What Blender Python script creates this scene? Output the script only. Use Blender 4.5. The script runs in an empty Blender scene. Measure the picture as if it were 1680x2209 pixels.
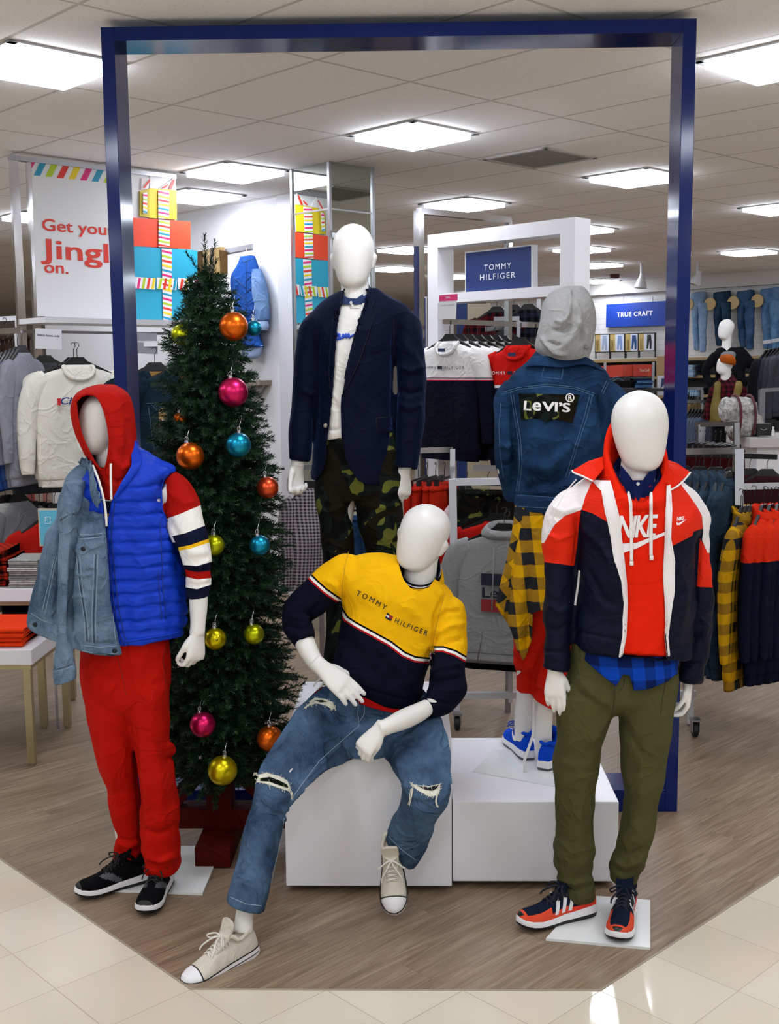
import bpy, bmesh, math, random
import numpy as np
from mathutils import Vector, Matrix, noise
from mathutils.bvhtree import BVHTree
random.seed(7)
SC = bpy.context.scene
COL = SC.collection
V3 = lambda *a: np.array(a, float)
# ---------------------------------------------------------------- camera
FPX, CW, CH = 2445.3, 1680.0, 2209.0
CAM = V3(0.0687, -3.3595, 1.954)
_p, _y, _r = 0.1276, 0.0215, -0.0084
_fw = V3(-math.sin(_y) * math.cos(_p), math.cos(_y) * math.cos(_p), -math.sin(_p))
_rt0 = V3(math.cos(_y), math.sin(_y), 0)
_up0 = np.cross(_rt0, _fw)
_rt = _rt0 * math.cos(_r) + _up0 * math.sin(_r)
_up = -_rt0 * math.sin(_r) + _up0 * math.cos(_r)
cd = bpy.data.cameras.new('camera')
cam = bpy.data.objects.new('camera', cd)
COL.objects.link(cam)
cd.sensor_fit = 'VERTICAL'
cd.sensor_height = 36
cd.lens = 36 * FPX / CH
cd.clip_start = 0.05
cam.matrix_world = Matrix(((_rt[0], _up[0], -_fw[0], CAM[0]), (_rt[1], _up[1], -_fw[1], CAM[1]),
      (_rt[2], _up[2], -_fw[2], CAM[2]), (0, 0, 0, 1)))
SC.camera = cam
# ---------------------------------------------------------------- light and exposure
SC.view_settings.view_transform = 'Standard'
SC.view_settings.look = 'None'
SC.view_settings.gamma = 1
SC.view_settings.use_curve_mapping = False
SC.view_settings.exposure = 0.0
SC.cycles.max_bounces = 8
SC.cycles.diffuse_bounces = 7
SC.cycles.glossy_bounces = 3
SC.cycles.transmission_bounces = 2
SC.cycles.caustics_reflective = False
SC.cycles.caustics_refractive = False
PANEL = 27.5          # strength of the ceiling light panels
w = bpy.data.worlds.new('world')
SC.world = w
w.use_nodes = True
w.node_tree.nodes['Background'].inputs[0].default_value = (0.93, 0.96, 1, 1)
w.node_tree.nodes['Background'].inputs[1].default_value = 0.6
# ---------------------------------------------------------------- camera-measured points
def ray(x, y):
 return _fw * FPX + _rt * (x - CW / 2) + _up * (CH / 2 - y)
def px(x, y, Y):                                   # the point seen at (x, y) that lies at depth Y
 d = ray(x, y)
 return CAM + d * ((Y - CAM[1]) / d[1])
def pz(x, y, z=0.0):                               # the point seen at (x, y) that lies at height z
 d = ray(x, y)
 return CAM + d * ((z - CAM[2]) / d[2])
def mpp(Y, z=1.0):                                 # metres per pixel at depth Y
 return float((V3(0, Y, z) - CAM) @ _fw) / FPX
def proj(P):
 q = np.asarray(P, float) - CAM
 d = q @ _fw
 return np.stack([CW / 2 + FPX * (q @ _rt) / d, CH / 2 - FPX * (q @ _up) / d], -1)
# ---------------------------------------------------------------- colours and materials
def C(h):
 h = h.lstrip('#')
 o = []
 for i in (0, 2, 4):
  c = int(h[i:i + 2], 16) / 255
  o.append(c / 12.92 if c <= .04045 else ((c + .055) / 1.055) ** 2.4)
 return tuple(o) + (1,)
MATS = {}
class NT:
 def __init__(s, name):
  s.m = bpy.data.materials.new(name)
  s.m.use_nodes = True
  s.t = s.m.node_tree
  s.b = s.t.nodes['Principled BSDF']
 def n(s, typ, **kw):
  nd = s.t.nodes.new('ShaderNode' + typ)
  for k, v in kw.items():
   if k.startswith('i_'):
    k = k[2:]
    k = int(k) if k.isdigit() else k.replace('_', ' ')
    nd.inputs[k].default_value = v
   else:
    setattr(nd, k, v)
  return nd
 def l(s, a, b):
  s.t.links.new(a, b)
 def math(s, op, a, b=None, c=None):
  nd = s.n('Math', operation=op)
  for i, v in enumerate((a, b, c)):
   if v is None: continue
   if isinstance(v, (int, float)): nd.inputs[i].default_value = v
   else: s.l(v, nd.inputs[i])
  return nd.outputs[0]
 def mix(s, f, a, b, blend='MIX'):
  nd = s.n('Mix', data_type='RGBA', blend_type=blend)
  for i, v in ((0, f), (6, a), (7, b)):
   if isinstance(v, (int, float)): nd.inputs[i].default_value = v
   elif isinstance(v, tuple): nd.inputs[i].default_value = v
   else: s.l(v, nd.inputs[i])
  return nd.outputs[2]
 def co(s, kind='Object'):
  return s.n('TexCoord').outputs[kind]
 def noise(s, scale, detail=3, rough=.5, vec=None, dist=0):
  nd = s.n('TexNoise', i_Scale=scale, i_Detail=detail, i_Roughness=rough, i_Distortion=dist)
  s.l(vec if vec is not None else s.co(), nd.inputs['Vector'])
  return nd.outputs[0]
 def ramp(s, f, stops, const=False):
  nd = s.n('ValToRGB')
  if const: nd.color_ramp.interpolation = 'CONSTANT'
  e = nd.color_ramp.elements
  while len(e) < len(stops): e.new(.5)
  for i, (p, c) in enumerate(stops):
   e[i].position = p
   e[i].color = c if isinstance(c, tuple) else (c, c, c, 1)
  s.l(f, nd.inputs[0])
  return nd.outputs[0]
 def bump(s, h, strength=.3, dist=.002):
  nd = s.n('Bump', i_Strength=strength, i_Distance=dist)
  s.l(h, nd.inputs['Height'])
  s.l(nd.outputs[0], s.b.inputs['Normal'])
 def scaled(s, sc, rot=(0, 0, 0), kind='Object'):
  nd = s.n('Mapping')
  nd.inputs['Scale'].default_value = sc
  nd.inputs['Rotation'].default_value = rot
  s.l(s.co(kind), nd.inputs[0])
  return nd.outputs[0]
def plain(key, col, rough=.5, metal=0, spec=.5, coat=0):
 if key in MATS: return MATS[key]
 t = NT(key)
 t.b.inputs['Base Color'].default_value = C(col) if isinstance(col, str) else col
 t.b.inputs['Roughness'].default_value = rough
 t.b.inputs['Metallic'].default_value = metal
 t.b.inputs['Specular IOR Level'].default_value = spec
 t.b.inputs['Coat Weight'].default_value = coat
 t.b.inputs['Coat Roughness'].default_value = .06
 MATS[key] = t.m
 return t.m
def cloth_finish(t, col, rough=.85, var=.12, bump=.25, scale=26, weave=900, spec=.08):
 n1 = t.noise(scale, 4, .6)
 f = t.math('MULTIPLY_ADD', n1, 2 * var, 1 - var)
 cc = t.n('CombineColor')
 for i in range(3): t.l(f, cc.inputs[i])
 t.l(t.mix(1.0, col, cc.outputs[0], 'MULTIPLY'), t.b.inputs['Base Color'])
 t.b.inputs['Roughness'].default_value = rough
 t.b.inputs['Specular IOR Level'].default_value = spec
 rd = t.math('ABSOLUTE', t.math('MULTIPLY_ADD', t.noise(7.5, 2, .45, dist=1.1), 2., -1.))
 rd = t.math('POWER', t.math('SUBTRACT', 1., rd), 6.)
 h = t.math('ADD', t.math('MULTIPLY', t.noise(weave, 2), .25), t.noise(scale * .9, 4, .6, dist=.6))
 h = t.math('ADD', h, t.math('MULTIPLY', rd, 1.3))
 t.bump(h, min(1, bump * 1.6), .010)
def cloth(key, col, **kw):
 if key in MATS: return MATS[key]
 t = NT(key)
 cloth_finish(t, C(col), **kw)
 MATS[key] = t.m
 return t.m
def denim_col(t, base, light, amt=.55, scale=9):
 n = t.ramp(t.noise(scale * .55, 5, .62), [(.36, 0.), (.70, 1.)])
 f = t.noise(1, 3, .7, vec=t.scaled((420, 420, 160)))
 f2 = t.math('MULTIPLY_ADD', f, .9, -.36)
 a = t.math('ADD', t.math('MULTIPLY', n, amt), f2)
 return t.mix(t.math('MINIMUM', t.math('MAXIMUM', a, 0.), 1.), base, light)
def denim(key, base, light, amt=.55, bump=.35):
 if key in MATS: return MATS[key]
 t = NT(key)
 cloth_finish(t, denim_col(t, C(base), C(light), amt), bump=bump, var=.06, scale=20)
 MATS[key] = t.m
 return t.m
def camo_col(t, sc=1.0):
 v = t.co()
 a = t.noise(8.5 * sc, 1.4, .45, dist=1.7)
 mp = t.n('Mapping')
 mp.inputs['Location'].default_value = (3.1, 7.7, 1.3)
 t.l(v, mp.inputs[0])
 b = t.noise(6 * sc, 1.2, .4, vec=mp.outputs[0], dist=1.4)
 c = t.ramp(a, [(0, C('#080b08')), (.44, C('#131b18')), (.575, C('#5e6429'))], True)
 return t.mix(t.math('GREATER_THAN', b, .56), c, C('#171209'))
def camo(key, sc=1.0):
 if key in MATS: return MATS[key]
 t = NT(key)
 cloth_finish(t, camo_col(t, sc), bump=.3)
 MATS[key] = t.m
 return t.m
def plaid_col(t, c1, c2, cell=.055, vec=None, k=(1, 0), k2=(0, 1)):
 """buffalo check: two crossed square waves of the garment's own coordinates"""
 vec = vec if vec is not None else t.co('UV')
 sp = t.n('SeparateXYZ')
 t.l(vec, sp.inputs[0])
 sx = t.math('GREATER_THAN', t.math('FRACT', t.math('MULTIPLY', sp.outputs[0], .5 / cell)), .5)
 sy = t.math('GREATER_THAN', t.math('FRACT', t.math('MULTIPLY', sp.outputs[1], .5 / cell)), .5)
 f = t.math('MULTIPLY', t.math('ADD', sx, sy), .5)
 return t.mix(f, c1, c2)
def plaid(key, c1, c2, cell=.055, coord=0):
 if key in MATS: return MATS[key]
 t = NT(key)
 sp = t.n('SeparateXYZ')
 t.l(t.co(), sp.inputs[0])
 cx = t.n('CombineXYZ')
 t.l(t.math('ADD', sp.outputs[0], t.math('MULTIPLY', sp.outputs[1], .8)), cx.inputs[0])
 t.l(sp.outputs[2], cx.inputs[1])
 vec = cx.outputs[0]
 cloth_finish(t, plaid_col(t, C(c1), C(c2), cell, vec), bump=.3, var=.08)
 MATS[key] = t.m
 return t.m
def glow(key, col, s):
 if key in MATS: return MATS[key]
 t = NT(key)
 t.b.inputs['Emission Color'].default_value = C(col)
 t.b.inputs['Emission Strength'].default_value = s
 MATS[key] = t.m
 return t.m
WHITE = plain('mannequin_white', '#dddbd6', .34, 0, .4)
CHROME = plain('chrome', '#d8d8dc', .12, 1)
STEEL = plain('satin_steel', '#a8a8ac', .3, 1)
BLACKP = plain('black_plastic', '#0b0b0d', .35)
LAM = plain('white_laminate', '#e6e6ea', .28, 0, .5)
# ---------------------------------------------------------------- mesh helpers
class MB:
 """collects shapes; build() links them as ONE mesh object"""
 def __init__(s):
  s.v, s.f, s.m, s.uv = [], [], [], []
 def add(s, V, F, mi=0, UV=None):
  o = len(s.v)
  s.v += [tuple(float(c) for c in p) for p in V]
  for i, f in enumerate(F):
   s.f.append(tuple(o + int(j) for j in f))
   s.m.append(mi if isinstance(mi, int) else int(mi[i]))
   s.uv.append(UV[i] if UV is not None else None)
  return s
 def box(s, c, size, rz=0, mi=0, bev=0, M=None):
  hx, hy, hz = size[0] / 2, size[1] / 2, size[2] / 2
  if bev:
   b = min(bev, hx * .9, hy * .9, hz * .9)
   bm = bmesh.new()
   bmesh.ops.create_cube(bm, size=1, matrix=Matrix.Diagonal((2 * hx, 2 * hy, 2 * hz, 1)))
   bmesh.ops.bevel(bm, geom=bm.edges[:], offset=b, segments=2, affect='EDGES', profile=.6)
   V = [tuple(v.co) for v in bm.verts]
   F = [[v.index for v in f.verts] for f in bm.faces]
   bm.free()
  else:
   V = [(x, y, z) for x in (-hx, hx) for y in (-hy, hy) for z in (-hz, hz)]
   F = [(0, 1, 3, 2), (4, 6, 7, 5), (0, 4, 5, 1), (2, 3, 7, 6), (0, 2, 6, 4), (1, 5, 7, 3)]
  R = Matrix.Rotation(rz, 3, 'Z') if M is None else M
  s.add([tuple(R @ Vector(p) + Vector(c)) for p in V], F, mi)
  return s
 def tube(s, P, r, n=8, mi=0, closed=False, cap=True):
  P = [np.asarray(p, float) for p in P]
  k = len(P)
  rr = r if hasattr(r, '__len__') else [r] * k
  rings, prev = [], None
  for i in range(k):
   a = P[(i - 1) % k] if (closed or i > 0) else P[i]
   b = P[(i + 1) % k] if (closed or i < k - 1) else P[i]
   t = b - a
   t = t / (np.linalg.norm(t) + 1e-12)
   if prev is None:
    u = np.cross(t, (0, 0, 1) if abs(t[2]) < .9 else (1, 0, 0))
   else:
    u = prev - t * (prev @ t)
   u = u / (np.linalg.norm(u) + 1e-12)
   prev = u
   w_ = np.cross(t, u)
   rings.append([P[i] + rr[i] * (u * math.cos(q) + w_ * math.sin(q)) for q in np.arange(n) * 2 * math.pi / n])
  V = [p for q in rings for p in q]
  F = []
  for i in range(k if closed else k - 1):
   i2 = (i + 1) % k
   for j in range(n):
    j2 = (j + 1) % n
    F.append((i * n + j, i * n + j2, i2 * n + j2, i2 * n + j))
  if cap and not closed:
   F.append(tuple(range(n))[::-1])
   F.append(tuple((k - 1) * n + j for j in range(n)))
  s.add(V, F, mi)
  return s
 def bar(s, a, b, wd, th, mi=0, up=(0, 0, 1)):
  a, b = np.asarray(a, float), np.asarray(b, float)
  t = b - a
  L = np.linalg.norm(t)
  t = t / L
  u = np.cross(up, t)
  if np.linalg.norm(u) < 1e-6: u = V3(1, 0, 0)
  u /= np.linalg.norm(u)
  v = np.cross(t, u)
  V = [c + i * u * wd / 2 + j * v * th / 2 for c in (a, b) for i, j in ((-1, -1), (1, -1), (1, 1), (-1, 1))]
  s.add(V, [(3, 2, 1, 0), (4, 5, 6, 7), (0, 1, 5, 4), (1, 2, 6, 5), (2, 3, 7, 6), (3, 0, 4, 7)], mi)
  return s
 def lathe(s, prof, c=(0, 0, 0), n=24, mi=0, M=None):
  V, F = [], []
  R = M or Matrix.Identity(3)
  for r, z in prof:
   for j in range(n):
    q = 2 * math.pi * j / n
    V.append(tuple(R @ Vector((r * math.cos(q), r * math.sin(q), z)) + Vector(c)))
  for i in range(len(prof) - 1):
   for j in range(n):
    j2 = (j + 1) % n
    F.append((i * n + j, i * n + j2, (i + 1) * n + j2, (i + 1) * n + j))
  F.append(tuple(range(n))[::-1])
  F.append(tuple((len(prof) - 1) * n + j for j in range(n)))
  s.add(V, F, mi)
  return s
 def prism(s, poly, o, ux, uy, th, mi=0):
  """flat polygon given in (ux, uy) from o, extruded both ways by th/2"""
  o, ux, uy = (np.asarray(q, float) for q in (o, ux, uy))
  nz = np.cross(ux, uy)
  nz /= np.linalg.norm(nz)
  n = len(poly)
  V = [o + a * ux + b * uy + k * nz * th / 2 for k in (-1, 1) for a, b in poly]
  F = [tuple(range(n))[::-1], tuple(range(n, 2 * n))]
  F += [(i, (i + 1) % n, n + (i + 1) % n, n + i) for i in range(n)]
  s.add(V, F, mi)
  return s
 def mesh(s, name, mats, smooth=False):
  me = bpy.data.meshes.new(name)
  me.from_pydata(s.v, [], s.f)
  for m in (mats if isinstance(mats, (list, tuple)) else [mats]): me.materials.append(m)
  if any(s.m): me.polygons.foreach_set('material_index', s.m)
  if any(u is not None for u in s.uv):
   ul = me.uv_layers.new(name='UVMap')
   fl = []
   for f, u in zip(s.f, s.uv):
    fl += list(u) if u is not None else [(0, 0)] * len(f)
   ul.data.foreach_set('uv', np.array(fl, np.float32).ravel())
  if smooth:
   me.polygons.foreach_set('use_smooth', [True] * len(s.f))
   if smooth != 'all':
    me.set_sharp_from_angle(angle=math.radians(40))
  me.update()
  return me
 def build(s, name, mats, parent=None, smooth=False):
  return ob(name, s.mesh(name, mats, smooth), parent)
def ob(name, me, parent=None):
 o = bpy.data.objects.new(name, me)
 COL.objects.link(o)
 if parent is not None:
  o.parent = parent
  p, off = parent, Vector((0, 0, 0))
  if parent.get('_w'):                      # children of a placed thing are modelled in world coordinates
   o.location = -parent.location
 return o
def tag(o, label=None, cat=None, group=None, kind=None):
 if label: o['label'] = label
 if cat: o['category'] = cat
 if group: o['group'] = group
 if kind: o['kind'] = kind
 return o
def thing(name, label, cat, loc=(0, 0, 0), group=None, rz=0, world=True):
 """an Empty at the thing's base; with world=True its parts are modelled in world coordinates"""
 o = bpy.data.objects.new(name, None)
 o.empty_display_size = .1
 COL.objects.link(o)
 o.location = Vector([float(c) for c in loc])
 o.rotation_euler = (0, 0, rz)
 if world: o['_w'] = 1
 return tag(o, label, cat, group)
def dup(root, loc, rz, label, group=None):
 r = root.copy()
 COL.objects.link(r)
 r.location = Vector([float(c) for c in loc])
 r.rotation_euler = (0, 0, rz)
 r['label'] = label
 if group: r['group'] = group
 for ch in list(root.children):
  c = ch.copy()
  COL.objects.link(c)
  c.parent = r
  for g in list(ch.children):
   d = g.copy()
   COL.objects.link(d)
   d.parent = c
 return r
def struct(o):
 o['kind'] = 'structure'
 return o
ORD = ['nearest', 'second', 'third', 'fourth', 'fifth', 'sixth', 'seventh', 'eighth', 'ninth', 'tenth', 'eleventh', 'twelfth',
 'thirteenth', 'fourteenth', 'fifteenth', 'sixteenth']
# ---------------------------------------------------------------- lofts
def catmull(A, sub):
 A = np.asarray(A, float)
 n = len(A)
 out = []
 for i in range(n - 1):
  p0, p1, p2, p3 = A[max(i - 1, 0)], A[i], A[i + 1], A[min(i + 2, n - 1)]
  for k in range(sub):
   t = k / sub
   out.append(.5 * ((2 * p1) + (-p0 + p2) * t + (2 * p0 - 5 * p1 + 4 * p2 - p3) * t * t + (-p0 + 3 * p1 - 3 * p2 + p3) * t ** 3))
 out.append(A[-1])
 return np.array(out)
def loft(sts, n=32, sub=5, cap=True):
 """sts: (centre, half-axis a, half-axis b, superellipse exponent)"""
 A = np.array([np.r_[s[0], s[1], s[2], s[3] if len(s) > 3 else 2.0] for s in sts], float)
 A = catmull(A, sub)
 q = np.arange(n) * 2 * math.pi / n
 c, s_ = np.cos(q), np.sin(q)
 V = []
 for r in A:
  e = 2 / max(r[9], 1.2)
  u = np.sign(c) * np.abs(c) ** e
  v = np.sign(s_) * np.abs(s_) ** e
  V.append(r[None, 0:3] + u[:, None] * r[None, 3:6] + v[:, None] * r[None, 6:9])
 k = len(V)
 V = np.concatenate(V)
 F = []
 for i in range(k - 1):
  for j in range(n):
   j2 = (j + 1) % n
   F.append((i * n + j, i * n + j2, (i + 1) * n + j2, (i + 1) * n + j))
 if cap:
  F.append(tuple(range(n))[::-1])
  F.append(tuple((k - 1) * n + j for j in range(n)))
 return V, F
def SP(xl, yl, xr, yr, Y, d, e=2.2, dy=0.0):
 """a cross-section seen between two outline points: Y depth of its middle, d half depth, dy depth of right minus left"""
 L, R = px(xl, yl, Y - dy / 2), px(xr, yr, Y + dy / 2)
 a = (R - L) / 2
 b = V3(0, d, 0) if not hasattr(d, '__len__') else V3(*d)
 if not hasattr(d, '__len__') and dy:
  t = V3(-a[1], a[0], 0)
  b = t / np.linalg.norm(t) * d
 return ((L + R) / 2, a, b, e)
def limb(pts, flat=1.0, n=24, sub=5, e=2.0, cap=True):
 """round limb: (x, y, Y, half width in px) along its middle line"""
 P = np.array([px(p[0], p[1], p[2]) for p in pts])
 R = [p[3] * mpp(p[2], P[i][2]) for i, p in enumerate(pts)]
 return limb3([(P[i], R[i]) for i in range(len(pts))], flat, n, sub, e, cap)
def limb3(pr, flat=1.0, n=24, sub=5, e=2.0, cap=True):
 P = np.array([q[0] for q in pr], float)
 sts = []
 a = None
 for i in range(len(P)):
  t = P[min(i + 1, len(P) - 1)] - P[max(i - 1, 0)]
  t = t / (np.linalg.norm(t) + 1e-9)
  ref = V3(0, 1, 0) if abs(t[1]) < .8 else V3(0, 0, 1)
  a = np.cross(t, ref) if a is None else a - t * (a @ t)      # carried along, so the tube never twists
  a = a / (np.linalg.norm(a) + 1e-9)
  b = np.cross(t, a)
  r = pr[i][1]
  fl = pr[i][2] if len(pr[i]) > 2 else flat
  sts.append((P[i], a * r, b * r * fl, e))
 return loft(sts, n, sub, cap)
def fuse(parts, voxel=.006, smooth=3):
 """melt overlapping lofts into one continuous surface"""
 mb = MB()
 for V, F in parts: mb.add(V, F)
 me = mb.mesh('tmp', [])
 bm = bmesh.new()
 bm.from_mesh(me)
 bmesh.ops.recalc_face_normals(bm, faces=bm.faces[:])
 bm.to_mesh(me)
 bm.free()
 o = bpy.data.objects.new('tmp', me)
 COL.objects.link(o)
 md = o.modifiers.new('r', 'REMESH')
 md.mode = 'VOXEL'
 md.voxel_size = voxel
 bpy.context.view_layer.update()
 me2 = bpy.data.meshes.new_from_object(o.evaluated_get(bpy.context.evaluated_depsgraph_get()))
 bpy.data.objects.remove(o)
 bpy.data.meshes.remove(me)
 n = len(me2.vertices)
 V = np.empty(n * 3)
 me2.vertices.foreach_get('co', V)
 V = V.reshape(-1, 3)
 F = [tuple(p.vertices) for p in me2.polygons]
 E = np.empty(len(me2.edges) * 2, int)
 me2.edges.foreach_get('vertices', E)
 bpy.data.meshes.remove(me2)
 E = E.reshape(-1, 2)
 return lap(V, E, smooth), F
def lap(V, E, it, lam=.5):
 n = len(V)
 cnt = np.bincount(E.ravel(), minlength=n)[:, None] + 1e-9
 for _ in range(it):
  S = np.zeros_like(V)
  for k in range(3):
   S[:, k] = np.bincount(E[:, 0], V[E[:, 1], k], n) + np.bincount(E[:, 1], V[E[:, 0], k], n)
  V = V + lam * (S / cnt - V)
 return V
def edges_of(F):
 s_ = set()
 for f in F:
  for i in range(len(f)):
   a, b = f[i], f[(i + 1) % len(f)]
   s_.add((a, b) if a < b else (b, a))
 return np.array(list(s_))
def normals(V, F):
 me = bpy.data.meshes.new('t')
 me.from_pydata([tuple(v) for v in V], [], F)
 N = np.empty(len(V) * 3)
 me.vertex_normals.foreach_get('vector', N)
 bpy.data.meshes.remove(me)
 return N.reshape(-1, 3)
class Surf:
 """one cloth surface: displace, paint, cut and trace details onto it"""
 def __init__(s, V, F):
  s.V, s.F = np.asarray(V, float), F
  s.layers = []
  s.rims = []
  s._b = None
 def N(s):
  return normals(s.V, s.F)
 def wrinkle(s, amp=.004, scale=(9, 9, 14), seed=0, mask=None, ridge=False):
  N = s.N()
  sc = V3(*scale)
  out = np.empty(len(s.V))
  for i, p in enumerate(s.V * sc + seed * 3.7):
   v = noise.noise(Vector(p))
   out[i] = (1 - 2 * abs(v)) - .6 if ridge else v
  if mask is not None: out *= mask(s.V)
  s.V = s.V + N * (1.25 * out * amp)[:, None]
  s._b = None
  return s
 def folds(s, lines):
  """(outline-traced polyline, height in m, half width in px) on the side facing the camera"""
  N = s.N()
  vis = np.clip(((CAM - s.V) * N).sum(1) / np.linalg.norm(CAM - s.V, axis=1) * 3 + .6, 0, 1)
  Q = proj(s.V)
  H = np.zeros(len(Q))
  for L, h, w_ in lines:
   d, t = dist_poly(Q, L)
   tap = np.clip(np.minimum(t, 1 - t) * 6 + .15, 0, 1)
   H += h * np.exp(-(d / w_) ** 2) * tap
  s.V = s.V + N * (1.6 * H * vis)[:, None]
  s._b = None
  return s
 def bvh(s):
  if s._b is None:
   s._b = BVHTree.FromPolygons([Vector(v) for v in s.V], s.F)
  return s._b
 def hit(s, x, y, off=.0015):
  d = ray(x, y)
  h = s.bvh().ray_cast(Vector(CAM), Vector(d / np.linalg.norm(d)))
  if h[0] is None:                     # just beside the cloth: same depth as the nearest cloth
   q = s.bvh().find_nearest(Vector(px(x, y, float(s.V[:, 1].mean()))))[0]
   p = CAM + d * float((np.array(q) - CAM) @ _fw) / FPX
   n_ = Vector(-d / np.linalg.norm(d))
  else:
   p, n_ = h[0], h[1]
  if n_.dot(Vector(d)) > 0: n_ = -n_
  return np.array(p) + np.array(n_) * off
 def line(s, pts, off=.0015, step=6):
  Q = densify(pts, step)
  P = [s.hit(x, y, off) for x, y in Q]
  z = np.array([(p - CAM) @ _fw for p in P])
  if len(z) > 4:                       # even out jumps in depth, keep the traced course
   zz = np.r_[z[0], z[0], z, z[-1], z[-1]]
   z = np.minimum(z, np.array([np.median(zz[i:i + 5]) for i in range(len(z))]))
  return [CAM + ray(x, y) * k / FPX for (x, y), k in zip(Q, z)]
 def seam(s, mb, pts, r=.0016, off=.0006, step=7, mi=0, n=5):
  mb.tube(s.line(pts, off, step), r, n, mi)
  return s
 def patch(s, mb, V2, F2, off=.002, mi=0):
  """a thin shape given in picture-measured outline, laid onto the cloth (front and edge)"""
  mb.add([s.hit(x, y, off) for x, y in V2], F2, mi)
  return s
 def cut(s, poly, margin=0, facing=True):
  """open the cloth along a traced outline; the rim follows the outline exactly"""
  Q = proj(s.V)
  N = s.N()
  front = ((CAM - s.V) * N).sum(1) > 0 if facing else np.ones(len(Q), bool)
  sd = poly_sd(Q, poly)
  ins = (sd > 0) & front
  keep = [f for f in s.F if not all(ins[list(f)])]
  # pull the ragged rim onto the outline
  rim = set()
  for f in keep:
   k = [i for i in f if ins[i]]
   rim.update(k)
  bad = set()
  for i in rim:
   q = nearest_on(Q[i], poly)
   if np.linalg.norm(q - Q[i]) > 12:
    bad.add(i)
    continue
   depth = (s.V[i] - CAM) @ _fw
   d = ray(q[0], q[1])
   s.V[i] = CAM + d * depth / FPX
  keep = [f for f in keep if not bad.intersection(f)]
  used = sorted({i for f in keep for i in f})
  mp = {j: i for i, j in enumerate(used)}
  s.V = s.V[used]
  s.F = [tuple(mp[i] for i in f) for f in keep]
  s.layers = [(c, a[used]) for c, a in s.layers]
  s._b = None
  return s
 def drop(s, mask):
  """take away the faces all of whose corners are masked"""
  keep = [f for f in s.F if not all(mask[i] for i in f)]
  used = sorted({i for f in keep for i in f})
  mp = {j: i for i, j in enumerate(used)}
  s.V = s.V[used]
  s.F = [tuple(mp[i] for i in f) for f in keep]
  s.layers = [(c, a[used]) for c, a in s.layers]
  s._b = None
  return s
 def open_hem(s, ymin):
  return s.drop((proj(s.V)[:, 1] > ymin) & (s.N()[:, 2] < -.45))
 def paint(s, col, sd):
  s.layers.append((col, np.asarray(sd, float)))
  return s
 def px2(s):
  return proj(s.V)
 def build(s, name, mat, parent, thick=0.0):
  me = bpy.data.meshes.new(name)
  me.from_pydata([tuple(v) for v in s.V], [], s.F)
  me.polygons.foreach_set('use_smooth', [True] * len(s.F))
  for k, (c, a) in enumerate(s.layers):
   at = me.attributes.new('r%d' % k, 'FLOAT', 'POINT')
   at.data.foreach_set('value', a.astype(np.float32))
  me.materials.append(mat)
  o = ob(name, me, parent)
  if thick:
   md = o.modifiers.new('thickness', 'SOLIDIFY')
   md.thickness = thick
   md.offset = -1
  return o
def painted(key, base, layers, **kw):
 """cloth whose colour blocks follow the r0, r1, ... distance fields stored on the garment"""
 t = NT(key)
 col = base(t) if callable(base) else C(base)
 for k, c in enumerate(layers):
  a = t.n('Attribute', attribute_name='r%d' % k)
  f = t.math('GREATER_THAN', a.outputs['Fac'], 0.)
  col = t.mix(f, col, c(t) if callable(c) else C(c))
 cloth_finish(t, col, **kw)
 return t.m
# ---------------------------------------------------------------- 2-D outline tools
def densify(pts, step):
 out = []
 for a, b in zip(pts[:-1], pts[1:]):
  k = max(1, int(math.hypot(b[0] - a[0], b[1] - a[1]) / step))
  for i in range(k):
   t = i / k
   out.append((a[0] + (b[0] - a[0]) * t, a[1] + (b[1] - a[1]) * t))
 out.append(tuple(pts[-1]))
 return out
def dist_poly(Q, L):
 """distance to a polyline and position along it (0..1)"""
 L = np.asarray(L, float)
 best = np.full(len(Q), 1e9)
 tt = np.zeros(len(Q))
 seg = np.linalg.norm(np.diff(L, axis=0), axis=1)
 tot, acc = seg.sum(), 0
 for i in range(len(L) - 1):
  d = L[i + 1] - L[i]
  t = np.clip(((Q - L[i]) @ d) / (d @ d + 1e-9), 0, 1)
  e = np.linalg.norm(Q - L[i] - t[:, None] * d, axis=1)
  m = e < best
  best[m] = e[m]
  tt[m] = ((acc + t * seg[i]) / tot)[m]
  acc += seg[i]
 return best, tt
def side(Q, L):
 """signed distance to an open polyline: positive on its right-hand side (below a left-to-right line)"""
 L = np.asarray(L, float)
 best = np.full(len(Q), 1e9)
 sg = np.zeros(len(Q))
 for i in range(len(L) - 1):
  d = L[i + 1] - L[i]
  t = ((Q - L[i]) @ d) / (d @ d + 1e-9)
  lo, hi = (-1e6 if i == 0 else 0), (1e6 if i == len(L) - 2 else 1)
  t = np.clip(t, lo, hi)
  r = Q - L[i] - t[:, None] * d
  e = np.linalg.norm(r, axis=1)
  c = d[0] * (Q[:, 1] - L[i][1]) - d[1] * (Q[:, 0] - L[i][0])
  m = e < best
  best[m] = e[m]
  sg[m] = np.sign(c)[m]
 return best * sg
def poly_sd(Q, P):
 P = np.asarray(P, float)
 d, _ = dist_poly(Q, np.vstack([P, P[:1]]))
 ins = np.zeros(len(Q), bool)
 j = len(P) - 1
 for i in range(len(P)):
  a, b = P[i], P[j]
  c = ((a[1] > Q[:, 1]) != (b[1] > Q[:, 1])) & (Q[:, 0] < (b[0] - a[0]) * (Q[:, 1] - a[1]) / (b[1] - a[1] + 1e-12) + a[0])
  ins ^= c
  j = i
 return np.where(ins, d, -d)
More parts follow.
